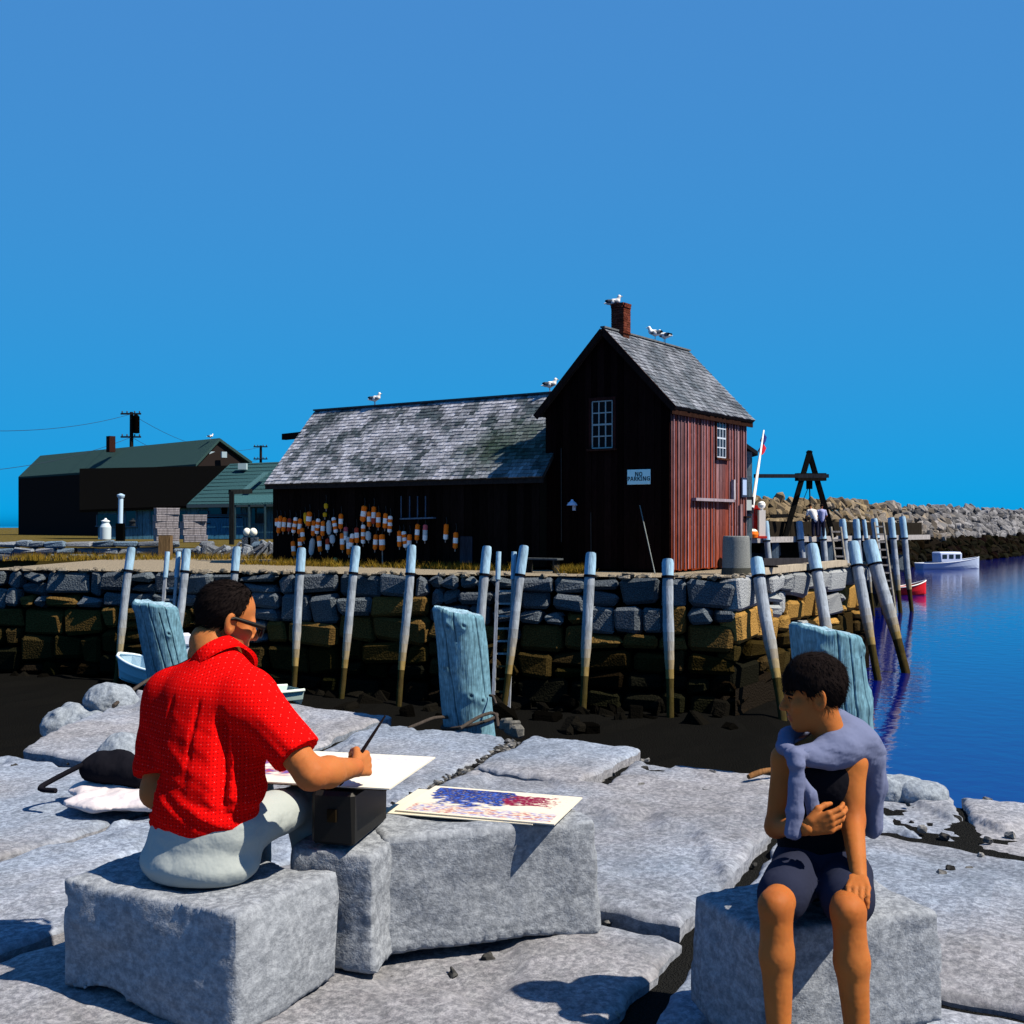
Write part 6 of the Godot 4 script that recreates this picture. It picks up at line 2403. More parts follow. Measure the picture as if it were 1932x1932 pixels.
func paintings(_r: RandomNumberGenerator) -> void:
	# the sheet being painted: pale washes, dark violet strokes to the left
	var t1 := tex(256, 256, func(x, y):
		var u = x / 256.0
		var v = y / 256.0
		var c := Color(0.52, 0.495, 0.44)
		var n1 := noise.get_noise_2d(x * 1.4, y * 1.4)
		var n2 := noise.get_noise_2d(x * 4.0 + 300.0, y * 4.0)
		var wash := smoothstep(0.15, 0.0, absf(v - 0.16 - 0.05 * n1) - 0.05) * smoothstep(0.45, 0.7, u)
		c = c.lerp(Color(0.36, 0.37, 0.45), wash * clampf(0.55 + n2, 0.0, 1.0))
		var dk := smoothstep(0.06, 0.0, absf(v - 0.33 - 0.12 * (0.5 - u)) - 0.035) * smoothstep(0.62, 0.5, u)
		c = c.lerp(Color(0.03, 0.008, 0.04), dk * clampf(0.85 + n2, 0.0, 1.0))
		var rd := smoothstep(0.42, 0.30, u) * smoothstep(0.35, 0.42, v) * smoothstep(0.86, 0.76, v)
		c = c.lerp(Color(0.28, 0.03, 0.06).lerp(Color(0.10, 0.07, 0.24), clampf(0.5 + n2 * 2.0, 0, 1)), rd * clampf(0.6 + n1 * 1.5, 0, 1))
		return c.linear_to_srgb())
	var a := Vector3(0.965, 0, 0.24)
	var b := Vector3(0.215, 0, -0.977)
	var br := at(735, 1490, 3.79)
	br.y = 0.602
	var o := br - a * 0.60
	var brd := thing("drawing_board", "thin drawing board resting on the painter's knees and black case", "board", o + Vector3(0.2, -0.02, -0.2))
	var g := G.new()
	g.col = Color(0.20, 0.15, 0.10)
	var i0 := o + a * 0.02 + b * 0.02 + Vector3.DOWN * 0.004
	var dn := Vector3.DOWN * 0.008
	g.hexa([i0 + dn, i0 + a * 0.56 + dn, i0 + a * 0.56 + b * 0.48 + dn, i0 + b * 0.48 + dn, i0, i0 + a * 0.56, i0 + a * 0.56 + b * 0.48, i0 + b * 0.48])
	part("panel", g, M.board, brd)
	var pp := thing("watercolour_sheet", "large white watercolour sheet under the painter's hand", "painting", o)
	sheet_of("paper", G.new(), t1, pp, o, a * 0.60, b * 0.53, 0.003)
	# black paint case that props the board
	var cs := thing("paint_case", "black paint case on a stone, propping the right of the board", "case", Vector3(-0.545, 0.41, -3.985))
	g = G.new()
	g.col = Color(0.008, 0.008, 0.009)
	g.stone(Transform3D(Basis(a, Vector3.UP, -b), Vector3(-0.545, 0.500, -3.985)), Vector3(0.15, 0.172, 0.34), 0.012, 0.0, rng)
	part("case_body", g, M.paint, cs)
	g = G.new()
	g.col = Color(0.25, 0.22, 0.14)
	g.box(Transform3D(Basis(a, Vector3.UP, -b), Vector3(-0.545, 0.51, -3.985) - b * 0.174), Vector3(0.03, 0.04, 0.012))
	part("clasp", g, M.iron, cs)
	# the finished picture lying nearby, a second sheet under it
	var t2 := tex(320, 256, func(x, y):
		var u = x / 320.0
		var v = y / 256.0
		var c := Color(0.50, 0.46, 0.39)
		if u < 0.05 or u > 0.96 or v < 0.05 or v > 0.95:
			return c.linear_to_srgb()
		var n1 := noise.get_noise_2d(x * 1.1, y * 2.0 + 50.0)
		var n2 := noise.get_noise_2d(x * 3.5 + 80.0, y * 5.0)
		var bl := smoothstep(0.12, -0.05, v - 0.62 + 0.9 * (u - 0.35) * (u - 0.35) * 4.0 + 0.35 * n1)
		c = c.lerp(Color(0.008, 0.010, 0.075).lerp(Color(0.03, 0.09, 0.42), clampf(-0.05 + n2 * 1.8 + v * 0.45 + 0.5 * n1, 0, 1)), bl * smoothstep(0.64, 0.58, u + 0.22 * n1) * clampf(1.1 + n2 * 0.8, 0, 1))
		var pk := smoothstep(0.05, 0.0, absf(v - 0.30 - 0.2 * n1) - 0.14) * smoothstep(0.56, 0.58, u + 0.12 * n1) * smoothstep(0.86, 0.83, u + 0.2 * n2)
		c = c.lerp(Color(0.14, 0.004, 0.03), pk * clampf(1.1 + n2, 0, 1))
		var sea := smoothstep(0.62, 0.75, v)
		c = c.lerp(Color(0.14, 0.15, 0.36).lerp(Color(0.25, 0.05, 0.04), clampf(0.4 + n1 * 3.0, 0, 1)), sea * clampf(0.5 + n2 * 1.2, 0, 0.9))
		return c.linear_to_srgb())
	var tl := at(822, 1487, 4.64)
	tl.y = 0.424
	var a2 := Vector3(0.565, 0, 0.20)
	var b2 := Vector3(0.12, 0, -0.40)
	var s1 := thing("painted_sheet", "bright blue and crimson watercolour lying on the low block", "painting", tl - b2)
	sheet_of("paper", G.new(), t2, s1, tl - b2, a2, b2, 0.003)
	var s2 := thing("blank_sheet", "cream paper sheet lying half under the blue painting", "paper", tl - b2 + Vector3(-0.045, -0.006, 0.0))
	g = G.new()
	g.col = Color(0.48, 0.45, 0.37)
	var q := tl - b2 + Vector3(-0.05, -0.0045, 0.01)
	dn = Vector3.DOWN * 0.003
	var a3 := Vector3(0.54, 0, 0.17)
	var b3 := Vector3(0.105, 0, -0.38)
	g.hexa([q + dn, q + a3 + dn, q + a3 + b3 + dn, q + b3 + dn, q, q + a3, q + a3 + b3, q + b3])
	part("paper", g, M.paper, s2)


func head_field(eyes := true) -> Field:   # face along +z, crown along +y, in metres
	var f := Field.new()
	var I := Basis.IDENTITY
	f.ell(Transform3D(I, Vector3(0, 0.035, -0.015)), Vector3(0.077, 0.094, 0.098))
	f.ell(Transform3D(I, Vector3(0, -0.045, 0.028)), Vector3(0.060, 0.075, 0.063), 0.03)
	f.ell(Transform3D(I, Vector3(0, -0.100, 0.058)), Vector3(0.028, 0.021, 0.024), 0.025)
	f.ell(Transform3D(I, Vector3(0, 0.016, 0.074)), Vector3(0.052, 0.013, 0.014), 0.02)
	f.cap(Vector3(0, 0.010, 0.084), Vector3(0, -0.030, 0.106), 0.008, 0.0125, 0.012)
	for e in [-1, 1]:
		f.ell(Transform3D(I, Vector3(e * 0.011, -0.034, 0.096)), Vector3(0.009, 0.008, 0.011), 0.008)
		f.ell(Transform3D(I, Vector3(e * 0.041, -0.022, 0.062)), Vector3(0.021, 0.020, 0.020), 0.02)
		f.cut(Transform3D(I, Vector3(e * 0.031, -0.001, 0.094)), Vector3(0.018, 0.010, 0.013), 0.008)
		if eyes:
			f.ell(Transform3D(I, Vector3(e * 0.031, -0.002, 0.074)), Vector3(0.0125, 0.0115, 0.0125), 0.003)
		f.ell(Transform3D(Basis(Vector3(0, 1, 0), e * -0.45) * Basis(Vector3(1, 0, 0), -0.2), Vector3(e * 0.080, -0.008, -0.008)), Vector3(0.011, 0.038, 0.023), 0.006)
		f.cut(Transform3D(Basis(Vector3(0, 1, 0), e * -0.45) * Basis(Vector3(1, 0, 0), -0.2), Vector3(e * 0.090, -0.004, -0.004)), Vector3(0.007, 0.021, 0.011), 0.004)
	f.ell(Transform3D(I, Vector3(0, -0.062, 0.086)), Vector3(0.022, 0.0065, 0.009), 0.006)
	f.ell(Transform3D(I, Vector3(0, -0.074, 0.084)), Vector3(0.019, 0.0065, 0.009), 0.006)
	f.cap(Vector3(0, -0.05, -0.025), Vector3(0, -0.13, -0.04), 0.054, 0.055, 0.03)
	return f


func face_tone(p: Vector3, skin: Color) -> Color:
	var c := skin
	if p.z > 0.07 and absf(p.x) < 0.024 and p.y < -0.056 and p.y > -0.080:
		c = skin.lerp(Color(0.30, 0.07, 0.05), 0.6)
	for e in [-1, 1]:
		var q := Vector2(p.x - e * 0.031, p.y + 0.002)
		if p.z > 0.068 and q.length() < 0.0125:
			c = Color(0.02, 0.012, 0.01) if q.length() < 0.006 else skin * 0.8
	return c


func head_frame(centre: Vector3, face: Vector3, tilt := 0.0, scale := 1.0) -> Transform3D:
	var z := face.normalized()
	var up := Vector3.UP
	var x := up.cross(z).normalized()
	var y := z.cross(x)
	return Transform3D(Basis(x, y, z) * Basis(Vector3(0, 0, 1), tilt) * Basis.from_scale(Vector3.ONE * scale), centre)


func hand(f: Field, wrist: Vector3, fwd: Vector3, palm: Vector3, thumb: Vector3, curl: Array, s := 1.0, pinch := 0.5) -> void:
	# wrist, direction of the fingers, where the palm looks, towards the thumb; curl of index to little finger
	var z := fwd.normalized()
	var pn := (palm - z * palm.dot(z)).normalized()
	var ts := z.cross(pn).normalized()
	if ts.dot(thumb) < 0:
		ts = -ts
	var lens := [[0.042, 0.025, 0.020], [0.046, 0.028, 0.021], [0.042, 0.026, 0.020], [0.033, 0.020, 0.018]]
	var reach := [0.086, 0.090, 0.084, 0.076]
	for i in 4:
		var off := (0.030 - 0.020 * i) * s
		var k = wrist + z * reach[i] * s + ts * off
		f.cap(wrist + z * 0.012 * s + ts * off * 0.55, k, 0.0155 * s, 0.0115 * s, 0.012 * s)
		var ang := 0.0
		var p = k
		for j in 3:
			ang += curl[i] * [0.9, 1.2, 0.7][j]
			var d := z * cos(ang) + pn * sin(ang)
			var q: Vector3 = p + d * lens[i][j] * s
			f.cap(p, q, (0.0100 - 0.0009 * j) * s, (0.0093 - 0.0010 * j) * s, 0.004)
			p = q
	var t0 := wrist + z * 0.022 * s + ts * 0.024 * s
	var t1 := t0 + (ts * 0.55 + z * 0.75 + pn * 0.35).normalized() * 0.045 * s
	var t2 := t1 + (z * 0.85 + pn * (0.3 + pinch) - ts * 0.1 * pinch).normalized() * 0.032 * s
	var t3 := t2 + (z * 0.7 + pn * (0.2 + pinch) - ts * 0.5 * pinch).normalized() * 0.025 * s
	f.cap(t0, t1, 0.0165 * s, 0.012 * s, 0.010 * s)
	f.cap(t1, t2, 0.0115 * s, 0.0105 * s, 0.005)
	f.cap(t2, t3, 0.0105 * s, 0.0085 * s, 0.004)


func shoe(called: String, under: Node, heel: Vector3, dir: Vector3, s: float, col: Color) -> void:
	var d := dir.normalized()
	var f := Field.new()
	f.cap(heel + Vector3.UP * 0.045 * s, heel + d * 0.10 * s + Vector3.UP * 0.05 * s, 0.042 * s, 0.045 * s, 0.03)
	f.cap(heel + d * 0.10 * s + Vector3.UP * 0.045 * s, heel + d * 0.21 * s + Vector3.UP * 0.035 * s, 0.046 * s, 0.034 * s, 0.03)
	f.cap(heel + Vector3.UP * 0.05 * s, heel + Vector3.UP * 0.10 * s, 0.042 * s, 0.042 * s, 0.03)
	f.bend = func(p: Vector3, dd: float) -> float: return maxf(dd, heel.y + 0.004 - p.y)
	var g := G.new()
	g.col = col
	f.build(g, 0.010)
	part(called, g, M.cloth, under)


func strands(g: G, hx: Transform3D, count: int, long: float, sd: int) -> void:   # short locks laid over the hair, down and back
	var r := RandomNumberGenerator.new()
	r.seed = sd
	var inv := hx.affine_inverse()
	var n0 := g.v.size()
	for i in count:
		var k := r.randi() % n0
		var p: Vector3 = inv * g.v[k]
		var nn := (inv.basis * g.n[k]).normalized()
		if nn.dot(Vector3(0, 0.04, 0) - p) > 0:
			continue
		var flow := Vector3(p.x * 3.0, -0.6, -0.5 if p.z < 0.06 else 0.35)
		flow = (flow - nn * flow.dot(nn)).normalized()
		var d := (flow + nn * r.randf_range(0.08, 0.38) + Vector3(r.randf() - 0.5, r.randf() - 0.5, r.randf() - 0.5) * 0.5).normalized()
		var s := d.cross(nn).normalized() * r.randf_range(0.0012, 0.0032)
		var l := long * r.randf_range(0.4, 1.2) * (1.5 if p.y < 0.0 else 1.0)
		g.col = Color(1, 1, 1) * r.randf_range(0.5, 2.2)
		var a := hx * (p - s - nn * 0.002)
		var b := hx * (p + s - nn * 0.002)
		var c := hx * (p + d * l)
		var w := (hx.basis * nn).normalized()
		g.tri_n(a, b, c, w, w, w)


func flesh(p: Vector3, skin: Color, joints: Array) -> Color:   # uneven tan, ruddier at knees and elbows
	var k := 1.0 + 0.22 * noise.get_noise_3d(p.x * 190.0, p.y * 190.0, p.z * 190.0) + 0.10 * noise.get_noise_3d(p.x * 900.0, p.y * 900.0, p.z * 900.0)
	var c := skin * k
	for j in joints:
		c = c.lerp(Color(skin.r * 0.95, skin.g * 0.72, skin.b * 0.75), 0.7 * exp(-pow(p.distance_to(j) / 0.055, 2)))
	return c


func painter() -> void:
	var base := Vector3(-0.97, 0, -3.74)
	var man := thing("person", "man seen from behind in a dotted red shirt and glasses, painting", "person", base)
	var skin := Color(0.42, 0.145, 0.045)
	var X := Vector3(0.87, 0, 0.5)        # his right
	var F := Vector3(0.5, 0, -0.87)       # his front
	var tb := Basis(X, Vector3.UP, X.cross(Vector3.UP))
	var pelvis := Vector3(-0.975, 0.50, -3.73)
	var chest := Vector3(-0.957, 0.84, -3.775)
	var neck := Vector3(-0.945, 1.0, -3.83)
	var ls := Vector3(-1.13, 0.885, -3.88)
	var rs := Vector3(-0.805, 0.905, -3.68)
	var le := Vector3(-1.142, 0.592, -3.79)
	var re := Vector3(-0.608, 0.695, -3.57)
	var lw := Vector3(-1.06, 0.585, -4.00)
	var rw := Vector3(-0.500, 0.677, -3.765)
	var hc := at(429, 1171, 3.89)
	var hx := head_frame(hc, Vector3(0.86, -0.30, -0.44), 0.0, 0.98)
	var g := G.new()
	g.col = skin
	var f := Field.new()
	f.chain([neck + Vector3(0, -0.05, 0.02), hx * Vector3(0, -0.085, -0.032)], [0.080, 0.070])
	f.ell(Transform3D(tb, chest), Vector3(0.17, 0.16, 0.115), 0.05)
	f.ell(Transform3D(tb, pelvis + Vector3(0, 0.06, 0)), Vector3(0.165, 0.16, 0.12), 0.05)
	f.chain([ls + Vector3(0.05, 0, 0), ls, le, lw], [0.06, 0.056, 0.047, 0.031], 0.03)
	f.chain([rs - Vector3(0.05, 0, 0), rs, re], [0.06, 0.056, 0.047], 0.03)
	f.chain([re, re.lerp(rw, 0.35) + Vector3(0.005, 0.0, 0.0), rw], [0.046, 0.047, 0.030], 0.02)
	var lh := Vector3(-1.06, 0.50, -3.84)
	var rh := Vector3(-0.87, 0.50, -3.68)
	var lk := Vector3(-0.93, 0.505, -4.22)
	var rk := Vector3(-0.71, 0.500, -4.03)
	var la := Vector3(-0.93, 0.10, -4.24)
	var ra := Vector3(-0.67, 0.10, -4.07)
	f.chain([lh, lk, la], [0.075, 0.052, 0.036], 0.03)
	f.chain([rh, rk, ra], [0.075, 0.052, 0.036], 0.03)
	f.paint = func(p: Vector3) -> Color: return flesh(p, skin, [re, le, lw, rw])
	f.build(g, 0.012)
	var hf := head_field()
	hf.paint = func(p: Vector3) -> Color:
		var c := face_tone(p, skin)
		if p.y < -0.03 and p.z > 0.0 and p.y > -0.12:   # shaved beard shadow
			c = c.lerp(Color(0.30, 0.14, 0.09), 0.25)
		return c
	hf.build(g, 0.0042, hx)
	var hd := Field.new()
	hand(hd, rw, Vector3(0.36, -0.02, -0.93), Vector3(-0.93, -0.25, -0.36), Vector3(0, 1, 0), [0.85, 0.95, 1.05, 1.1], 1.0, 0.7)
	hd.build(g, 0.0038)
	hd = Field.new()
	hand(hd, lw, Vector3(0.5, -0.12, -0.85), Vector3(0, -1, 0), Vector3(0.8, 0, 0.5), [0.3, 0.32, 0.35, 0.4], 1.0, 0.2)
	hd.build(g, 0.0045)
	part("body", g, M.skin, man)
	# shirt: full back, short wide sleeves, folds that run to the waist
	f = Field.new()
	f.ell(Transform3D(tb, pelvis + Vector3(0, 0.06, 0.0)), Vector3(0.205, 0.155, 0.150), 0.06)
	f.ell(Transform3D(tb, Vector3(-0.966, 0.70, -3.745)), Vector3(0.205, 0.18, 0.142), 0.06)
	f.ell(Transform3D(tb, chest), Vector3(0.212, 0.165, 0.140), 0.06)
	f.chain([ls + Vector3(0.03, -0.01, 0), rs - Vector3(0.03, 0.01, 0)], [0.078, 0.078], 0.06)
	f.chain([ls.lerp(neck, 0.3), neck + Vector3(0, -0.02, 0.01), rs.lerp(neck, 0.3)], [0.07, 0.074, 0.07], 0.05)
	var lse := ls.lerp(le, 0.78)
	var rse := rs.lerp(re, 0.72)
	f.chain([ls, lse], [0.079, 0.073], 0.05)
	f.chain([rs, rse], [0.080, 0.078], 0.05)
	var ld := (le - ls).normalized()
	var rd := (re - rs).normalized()
	f.bend = func(p: Vector3, d: float) -> float:
		# open sleeve ends, hem and neck
		if (p - lse).length() < 0.16 and (p - lse).dot(ld) > -0.06 and p.x < -1.05:
			d = maxf(d, (p - lse).dot(ld) - 0.012)
		if (p - rse).length() < 0.16 and p.x > -0.75:
			d = maxf(d, (p - rse).dot(rd) - 0.012)
		d = maxf(d, 0.392 - p.y + 0.03 * noise.get_noise_2d(p.x * 160.0, p.z * 160.0))
		var q := p - pelvis
		var across := q.dot(X)
		var w := clampf((0.92 - p.y) / 0.4, 0.0, 1.0)
		var fold := noise.get_noise_3d(across * 42.0 + 20.0, (p.y + across * 0.55) * 175.0, p.z * 40.0)
		var fold2 := noise.get_noise_3d(across * 110.0, (p.y - across * 0.9) * 60.0 + 50.0, p.z * 60.0)
		d -= 0.052 * w * absf(fold) + 0.020 * w * fold2 + 0.004 * noise.get_noise_3d(p.x * 150.0, p.y * 90.0, p.z * 150.0)
		# deep crease from the armpit, pleat under the yoke
		var cx := across - 0.135 - (0.86 - p.y) * 0.10
		d += 0.022 * exp(-pow(cx / 0.014, 2)) * smoothstep(0.52, 0.66, p.y) * smoothstep(0.90, 0.84, p.y)
		d += 0.006 * exp(-pow((across + 0.055) / 0.007, 2)) * smoothstep(0.60, 0.74, p.y) * smoothstep(0.93, 0.88, p.y)
		d += 0.006 * exp(-pow((across - 0.055) / 0.007, 2)) * smoothstep(0.62, 0.76, p.y) * smoothstep(0.93, 0.88, p.y)
		return d
	g = G.new()
	f.build(g, 0.0095)
	var shirt := part("shirt", g, M.shirt, man)
	g = G.new()
	var nx := (hx * Vector3(0, -0.09, -0.035) - neck).normalized()
	var cb := basis_to(nx, F)
	var rim := []
	for k in 41:
		var a := TAU * k / 40.0
		var dr: Vector3 = cb.x * cos(a) + cb.z * sin(a)
		var front := maxf(dr.dot(F), 0.0)
		rim.append([neck + nx * (0.043 - 0.045 * front) + dr * 0.078, neck + nx * (0.046 - 0.045 * front) + dr * 0.087, neck + nx * (-0.002 - 0.045 * front) + dr * (0.102 + 0.012 * front), neck + nx * (-0.008 - 0.045 * front) + dr * 0.097])
	for k in 40:
		for m in 3:
			var q := [rim[k][m], rim[k + 1][m], rim[k + 1][m + 1], rim[k][m + 1]]
			g.quad(q[0], q[1], q[2], q[3]) if ((q[1] - q[0]).cross(q[3] - q[0])).dot(q[0] - neck) > 0 else g.quad(q[3], q[2], q[1], q[0])
	part("collar", g, M.shirt, shirt)
	# trousers and shoes
	f = Field.new()
	f.ell(Transform3D(tb, pelvis + Vector3(0, -0.035, 0)), Vector3(0.192, 0.135, 0.155), 0.05)
	f.ell(Transform3D(tb, pelvis + Vector3(0, -0.105, 0) - F * 0.015), Vector3(0.200, 0.085, 0.165), 0.04)
	f.chain([lh, lk, la + Vector3(0, 0.04, 0)], [0.095, 0.070, 0.058], 0.03)
	f.chain([rh, rk, ra + Vector3(0, 0.04, 0)], [0.095, 0.070, 0.058], 0.03)
	f.bend = func(p: Vector3, d: float) -> float: 
		d += 0.012 * noise.get_noise_3d(p.x * 120.0, p.y * 260.0, p.z * 120.0) + 0.006 * absf(noise.get_noise_3d(p.x * 60.0 + p.y * 200.0, p.y * 60.0, p.z * 200.0))
		if (p - pelvis).length() < 0.24:
			d = maxf(d, 0.347 - p.y)
		return maxf(d, 0.085 - p.y)
	g = G.new()
	g.col = Color(0.36, 0.40, 0.41)
	f.build(g, 0.012)
	part("trousers", g, M.cloth, man)
	shoe("shoe", man, Vector3(-0.95, 0.03, -4.20), F, 1.15, Color(0.06, 0.04, 0.03))
	shoe("shoe", man, Vector3(-0.69, 0.03, -4.03), F + Vector3(0.2, 0, 0), 1.15, Color(0.06, 0.04, 0.03))
	# short dark hair, receding at the temples
	f = Field.new()
	f.ell(Transform3D(Basis.IDENTITY, Vector3(0, 0.038, -0.018)), Vector3(0.083, 0.099, 0.104))
	f.bend = func(p: Vector3, d: float) -> float:
		var low := clampf(-0.060 + (p.z + 0.045) * 1.25, -0.060, 0.012)
		if absf(p.x) > 0.05 and p.z > -0.01 and p.z < 0.025:
			low = -0.012
		d = maxf(d, low - p.y + 0.016 * noise.get_noise_3d(p.x * 900.0, p.y * 500.0, p.z * 900.0))
		d = maxf(d, (p.z - 0.030 - (p.y - 0.06) * 0.25) * 0.9 + 0.014 * noise.get_noise_3d(p.x * 900.0, p.y * 900.0, p.z * 400.0))
		return d + 0.0035 * noise.get_noise_3d(p.x * 500.0, p.y * 900.0, p.z * 500.0)
	g = G.new()
	f.build(g, 0.0045, hx)
	strands(g, hx, 5000, 0.022, 11)
	part("hair", g, M.hair, man)
	# black framed glasses
	var gl := Node3D.new()
	gl.name = numbered("glasses", man)
	man.add_child(gl, true)
	for e in [-1, 1]:
		g = G.new()
		g.col = Color(0.006, 0.006, 0.007)
		g.tube([hx * Vector3(e * 0.086, 0.004, -0.022), hx * Vector3(e * 0.088, 0.014, 0.0), hx * Vector3(e * 0.084, 0.012, 0.05), hx * Vector3(e * 0.070, 0.010, 0.108)], [0.004, 0.007, 0.0075, 0.008], 7)
		part("temple", g, M.paint, gl)
		var loop := []
		for k in 21:
			var a := TAU * k / 20.0
			loop.append(hx * Vector3(e * 0.037 + 0.027 * cos(a), -0.002 + 0.020 * sin(a), 0.114 - 0.006 * absf(cos(a)) * (1 if cos(a) * e > 0 else 0)))
		g = G.new()
		g.col = Color(0.006, 0.006, 0.007)
		g.tube(loop, 0.0055, 6, false)
		part("rim", g, M.paint, gl)
		g = G.new()
		for k in 20:
			g.tri(hx * Vector3(e * 0.037, -0.002, 0.113), loop[k], loop[k + 1])
		var lens := StandardMaterial3D.new()
		lens.transparency = BaseMaterial3D.TRANSPARENCY_ALPHA
		lens.albedo_color = Color(0.8, 0.85, 0.85, 0.12)
		lens.roughness = 0.03
		part("lens", g, lens, gl)
	# brush in his fist
	var br := thing("paint_brush", "long dark paint brush slanting up from the painter's fist", "brush", at(690, 1410, 3.83))
	g = G.new()
	g.col = Color(0.010, 0.007, 0.006)
	var b0 := at(679, 1424, 3.815)
	var b1 := at(727, 1350, 3.85)
	g.tube([b0.lerp(b1, -0.5), b0, b0.lerp(b1, 0.5), b1], [0.0045, 0.0065, 0.0055, 0.003], 8)
	part("handle", g, M.paint, br)
	g = G.new()
	g.col = Color(0.30, 0.30, 0.30)
	g.tube([b0.lerp(b1, -0.5), b0.lerp(b1, -0.62)], [0.005, 0.005], 8)
	part("ferrule", g, M.paint, br)
	g = G.new()
	g.col = Color(0.03, 0.02, 0.05)
	g.tube([b0.lerp(b1, -0.62), b0.lerp(b1, -0.70), b0.lerp(b1, -0.80)], [0.005, 0.006, 0.001], 8)
	part("bristles", g, M.hair, br)


func boy() -> void:
	var base := Vector3(0.89, 0, -3.44)
	var kid := thing("person", "dark haired boy looking left with a blue sweatshirt tied over his shoulders", "person", base)
	var skin := Color(0.38, 0.125, 0.032)
	var F := Vector3(-0.35, 0, 0.94)
	var X := Vector3(-0.94, 0, -0.35)     # his right, our left
	var tb := Basis(X, Vector3.UP, X.cross(Vector3.UP))
	var pelvis := Vector3(0.90, 0.455, -3.47)
	var chest := Vector3(0.89, 0.70, -3.44)
	var neck := at(1570, 1392, 3.45)
	var rs := at(1483, 1432, 3.42)
	var ls := at(1604, 1440, 3.41)
	var le := at(1608, 1548, 3.36)
	var re := at(1464, 1560, 3.42)
	var lw := Vector3(0.935, 0.500, -3.18)
	var rw := at(1522, 1562, 3.25)
	var hx := head_frame(at(1532, 1311, 3.40), Vector3(-0.985, -0.13, -0.03), 0.0, 0.83)
	var g := G.new()
	g.col = skin
	var f := Field.new()
	f.chain([neck + Vector3(0.0, -0.05, 0), hx * Vector3(0, -0.10, -0.04)], [0.045, 0.042])
	f.ell(Transform3D(tb, chest), Vector3(0.115, 0.13, 0.075), 0.04)
	f.ell(Transform3D(tb, pelvis + Vector3(0, 0.05, 0)), Vector3(0.110, 0.13, 0.08), 0.04)
	f.chain([neck + Vector3(0, -0.06, 0), rs, re, rw], [0.045, 0.040, 0.030, 0.022], 0.02)
	f.chain([neck + Vector3(0, -0.06, 0), ls, le, lw], [0.045, 0.046, 0.034, 0.022], 0.02)
	var lh := Vector3(0.97, 0.435, -3.42)
	var rh := Vector3(0.84, 0.435, -3.46)
	var lk := Vector3(0.88, 0.44, -3.09)
	var rk := Vector3(0.70, 0.44, -3.13)
	var la := Vector3(0.90, 0.07, -3.06)
	var ra := Vector3(0.70, 0.07, -3.09)
	f.chain([lh, lk, lk.lerp(la, 0.35), la], [0.062, 0.043, 0.044, 0.028], 0.02)
	f.chain([rh, rk, rk.lerp(ra, 0.35), ra], [0.062, 0.043, 0.044, 0.028], 0.02)
	f.ell(Transform3D(Basis.IDENTITY, lk + F * 0.034), Vector3(0.024, 0.028, 0.016), 0.015)
	f.ell(Transform3D(Basis.IDENTITY, rk + F * 0.034), Vector3(0.024, 0.028, 0.016), 0.015)
	f.paint = func(p: Vector3) -> Color: return flesh(p, skin, [re, le, lk, rk])
	f.build(g, 0.009)
	var hf := head_field()
	hf.paint = func(p: Vector3) -> Color: return face_tone(p, skin)
	hf.build(g, 0.0046, hx)
	var hd := Field.new()
	hand(hd, rw, Vector3(0.75, 0.25, 0.2), Vector3(-0.2, 0, -1), Vector3(0, 1, 0), [0.5, 0.55, 0.6, 0.65], 0.8, 0.4)
	hd.build(g, 0.0038)
	hd = Field.new()
	hand(hd, lw, Vector3(-0.3, -0.15, 0.9), Vector3(0, -1, 0), Vector3(-1, 0, 0), [0.3, 0.3, 0.35, 0.4], 0.8, 0.2)
	hd.build(g, 0.0038)
	part("body", g, M.skin, kid)
	# dark sleeveless top and shorts
	f = Field.new()
	f.ell(Transform3D(tb, chest), Vector3(0.124, 0.135, 0.084), 0.04)
	f.ell(Transform3D(tb, pelvis + Vector3(0, 0.07, 0)), Vector3(0.120, 0.13, 0.090), 0.04)
	f.bend = func(p: Vector3, d: float) -> float: return maxf(d + 0.006 * noise.get_noise_3d(p.x * 120.0, p.y * 220.0, p.z * 120.0), p.y - 0.755)
	g = G.new()
	g.col = Color(0.010, 0.010, 0.014)
	f.build(g, 0.012)
	part("vest", g, M.cloth, kid)
	f = Field.new()
	f.ell(Transform3D(tb, pelvis), Vector3(0.125, 0.105, 0.10), 0.04)
	f.chain([lh, lh.lerp(lk, 0.72)], [0.078, 0.072], 0.03)
	f.chain([rh, rh.lerp(rk, 0.72)], [0.078, 0.072], 0.03)
	f.bend = func(p: Vector3, d: float) -> float: return d + 0.006 * noise.get_noise_3d(p.x * 160.0, p.y * 160.0, p.z * 160.0)
	g = G.new()
	g.col = Color(0.02, 0.025, 0.05)
	f.build(g, 0.012)
	part("shorts", g, M.cloth, kid)
	shoe("shoe", kid, la + Vector3(0.0, -0.045, -0.02), F, 0.88, Color(0.30, 0.30, 0.32))
	shoe("shoe", kid, ra + Vector3(0.0, -0.045, -0.02), F, 0.88, Color(0.30, 0.30, 0.32))
	# sweatshirt over the shoulders, sleeves knotted in front
	f = Field.new()
	f.chain([at(1577, 1357, 3.475), at(1607, 1388, 3.47), at(1637, 1428, 3.48), at(1644, 1480, 3.50), at(1648, 1560, 3.52)], [0.022, 0.040, 0.046, 0.040, 0.035], 0.05)
	f.chain([at(1577, 1362, 3.46), at(1596, 1392, 3.42), at(1570, 1412, 3.37), at(1512, 1424, 3.31)], [0.020, 0.040, 0.038, 0.026], 0.05)
	f.chain([at(1622, 1412, 3.43), at(1590, 1416, 3.37), at(1540, 1432, 3.32)], [0.050, 0.036, 0.020], 0.05)
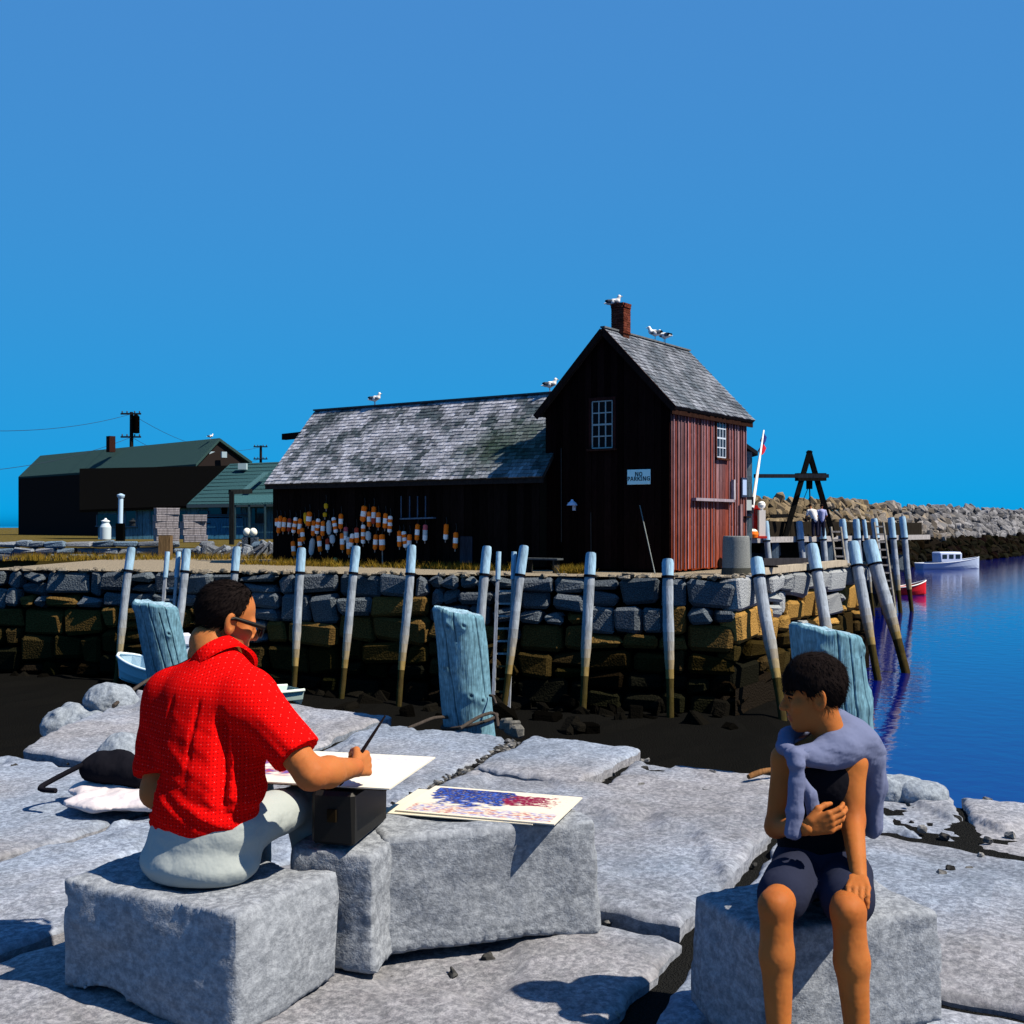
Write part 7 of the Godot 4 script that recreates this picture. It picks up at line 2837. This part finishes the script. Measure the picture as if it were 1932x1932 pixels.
	f.chain([at(1577, 1357, 3.50), at(1530, 1370, 3.52), at(1486, 1386, 3.45), at(1482, 1410, 3.39), at(1494, 1422, 3.33)], [0.020, 0.028, 0.024, 0.020, 0.018], 0.02)
	f.ell(Transform3D(Basis(Vector3.UP, 0.2), Vector3(0.925, 0.66, -3.555)), Vector3(0.14, 0.19, 0.03), 0.05)
	f.ell(Transform3D(Basis.IDENTITY, at(1503, 1424, 3.29)), Vector3(0.036, 0.022, 0.026), 0.006)
	for off in [-5, 0, 5]:
		f.chain([at(1502 + off * 0.5, 1424, 3.275), at(1503 + off, 1445, 3.262 + 0.006 * absf(off) / 5), at(1503 + off, 1468, 3.27)], [0.018, 0.018, 0.017], 0.012)
		f.chain([at(1500 + off, 1478, 3.262), at(1498 + off * 1.15, 1530, 3.258), at(1496 + off * 1.1, 1575, 3.25)], [0.017, 0.019, 0.017], 0.010)
	f.chain([at(1512, 1474, 3.285), at(1528, 1500, 3.29), at(1538, 1545, 3.29)], [0.022, 0.026, 0.026], 0.008)
	f.bend = func(p: Vector3, d: float) -> float:
		var lie := noise.get_noise_3d(p.x * 45.0, (p.y + p.x * 0.35) * 330.0, p.z * 150.0)      # folds along the band
		var hang := noise.get_noise_3d(p.x * 330.0, p.y * 30.0, p.z * 250.0)                   # folds down the sleeves and back
		var w := smoothstep(0.75, 0.79, p.y)
		return d + 0.007 - 0.020 * absf(lerpf(hang, lie, w)) + 0.0015 * noise.get_noise_3d(p.x * 900.0, p.y * 900.0, p.z * 900.0)
	g = G.new()
	g.col = Color(0.135, 0.16, 0.275)
	f.build(g, 0.0075)
	var sw := part("sweatshirt", g, M.cloth, kid)
	g = G.new()
	g.col = Color(0.115, 0.14, 0.25)
	g.tube(smooth([at(1540, 1362, 3.52), at(1573, 1347, 3.48), at(1592, 1368, 3.42), at(1580, 1394, 3.37), at(1548, 1412, 3.33), at(1515, 1420, 3.29)]), 0.010, 8)
	part("neckband", g, M.cloth, sw)

	# thick dark hair with a fringe
	f = Field.new()
	f.ell(Transform3D(Basis.IDENTITY, Vector3(0, 0.044, -0.018)), Vector3(0.089, 0.105, 0.112))
	f.bend = func(p: Vector3, d: float) -> float:
		var low := clampf(-0.070 + (p.z + 0.055) * 1.5, -0.070, 0.030)
		if absf(p.x) > 0.05 and p.z > 0.012 and p.z < 0.034:
			low = 0.004
		d = maxf(d, low - p.y + 0.006 * noise.get_noise_3d(p.x * 600.0, p.y * 600.0, p.z * 600.0))
		return d + 0.005 * noise.get_noise_3d(p.x * 400.0, p.y * 700.0, p.z * 400.0)
	g = G.new()
	f.build(g, 0.005, hx)
	strands(g, hx, 5000, 0.026, 12)
	part("hair", g, M.hair, kid)
	for e in [-1, 1]:
		g = G.new()
		g.tube([hx * Vector3(e * 0.013, 0.017, 0.090), hx * Vector3(e * 0.032, 0.021, 0.089), hx * Vector3(e * 0.052, 0.015, 0.074)], [0.003, 0.005, 0.003], 6)
		g.tube([hx * Vector3(e * 0.018, 0.001, 0.085), hx * Vector3(e * 0.031, 0.008, 0.086), hx * Vector3(e * 0.046, 0.002, 0.078)], [0.0015, 0.0028, 0.0015], 5)
		part("eyebrow", g, M.hair, kid)
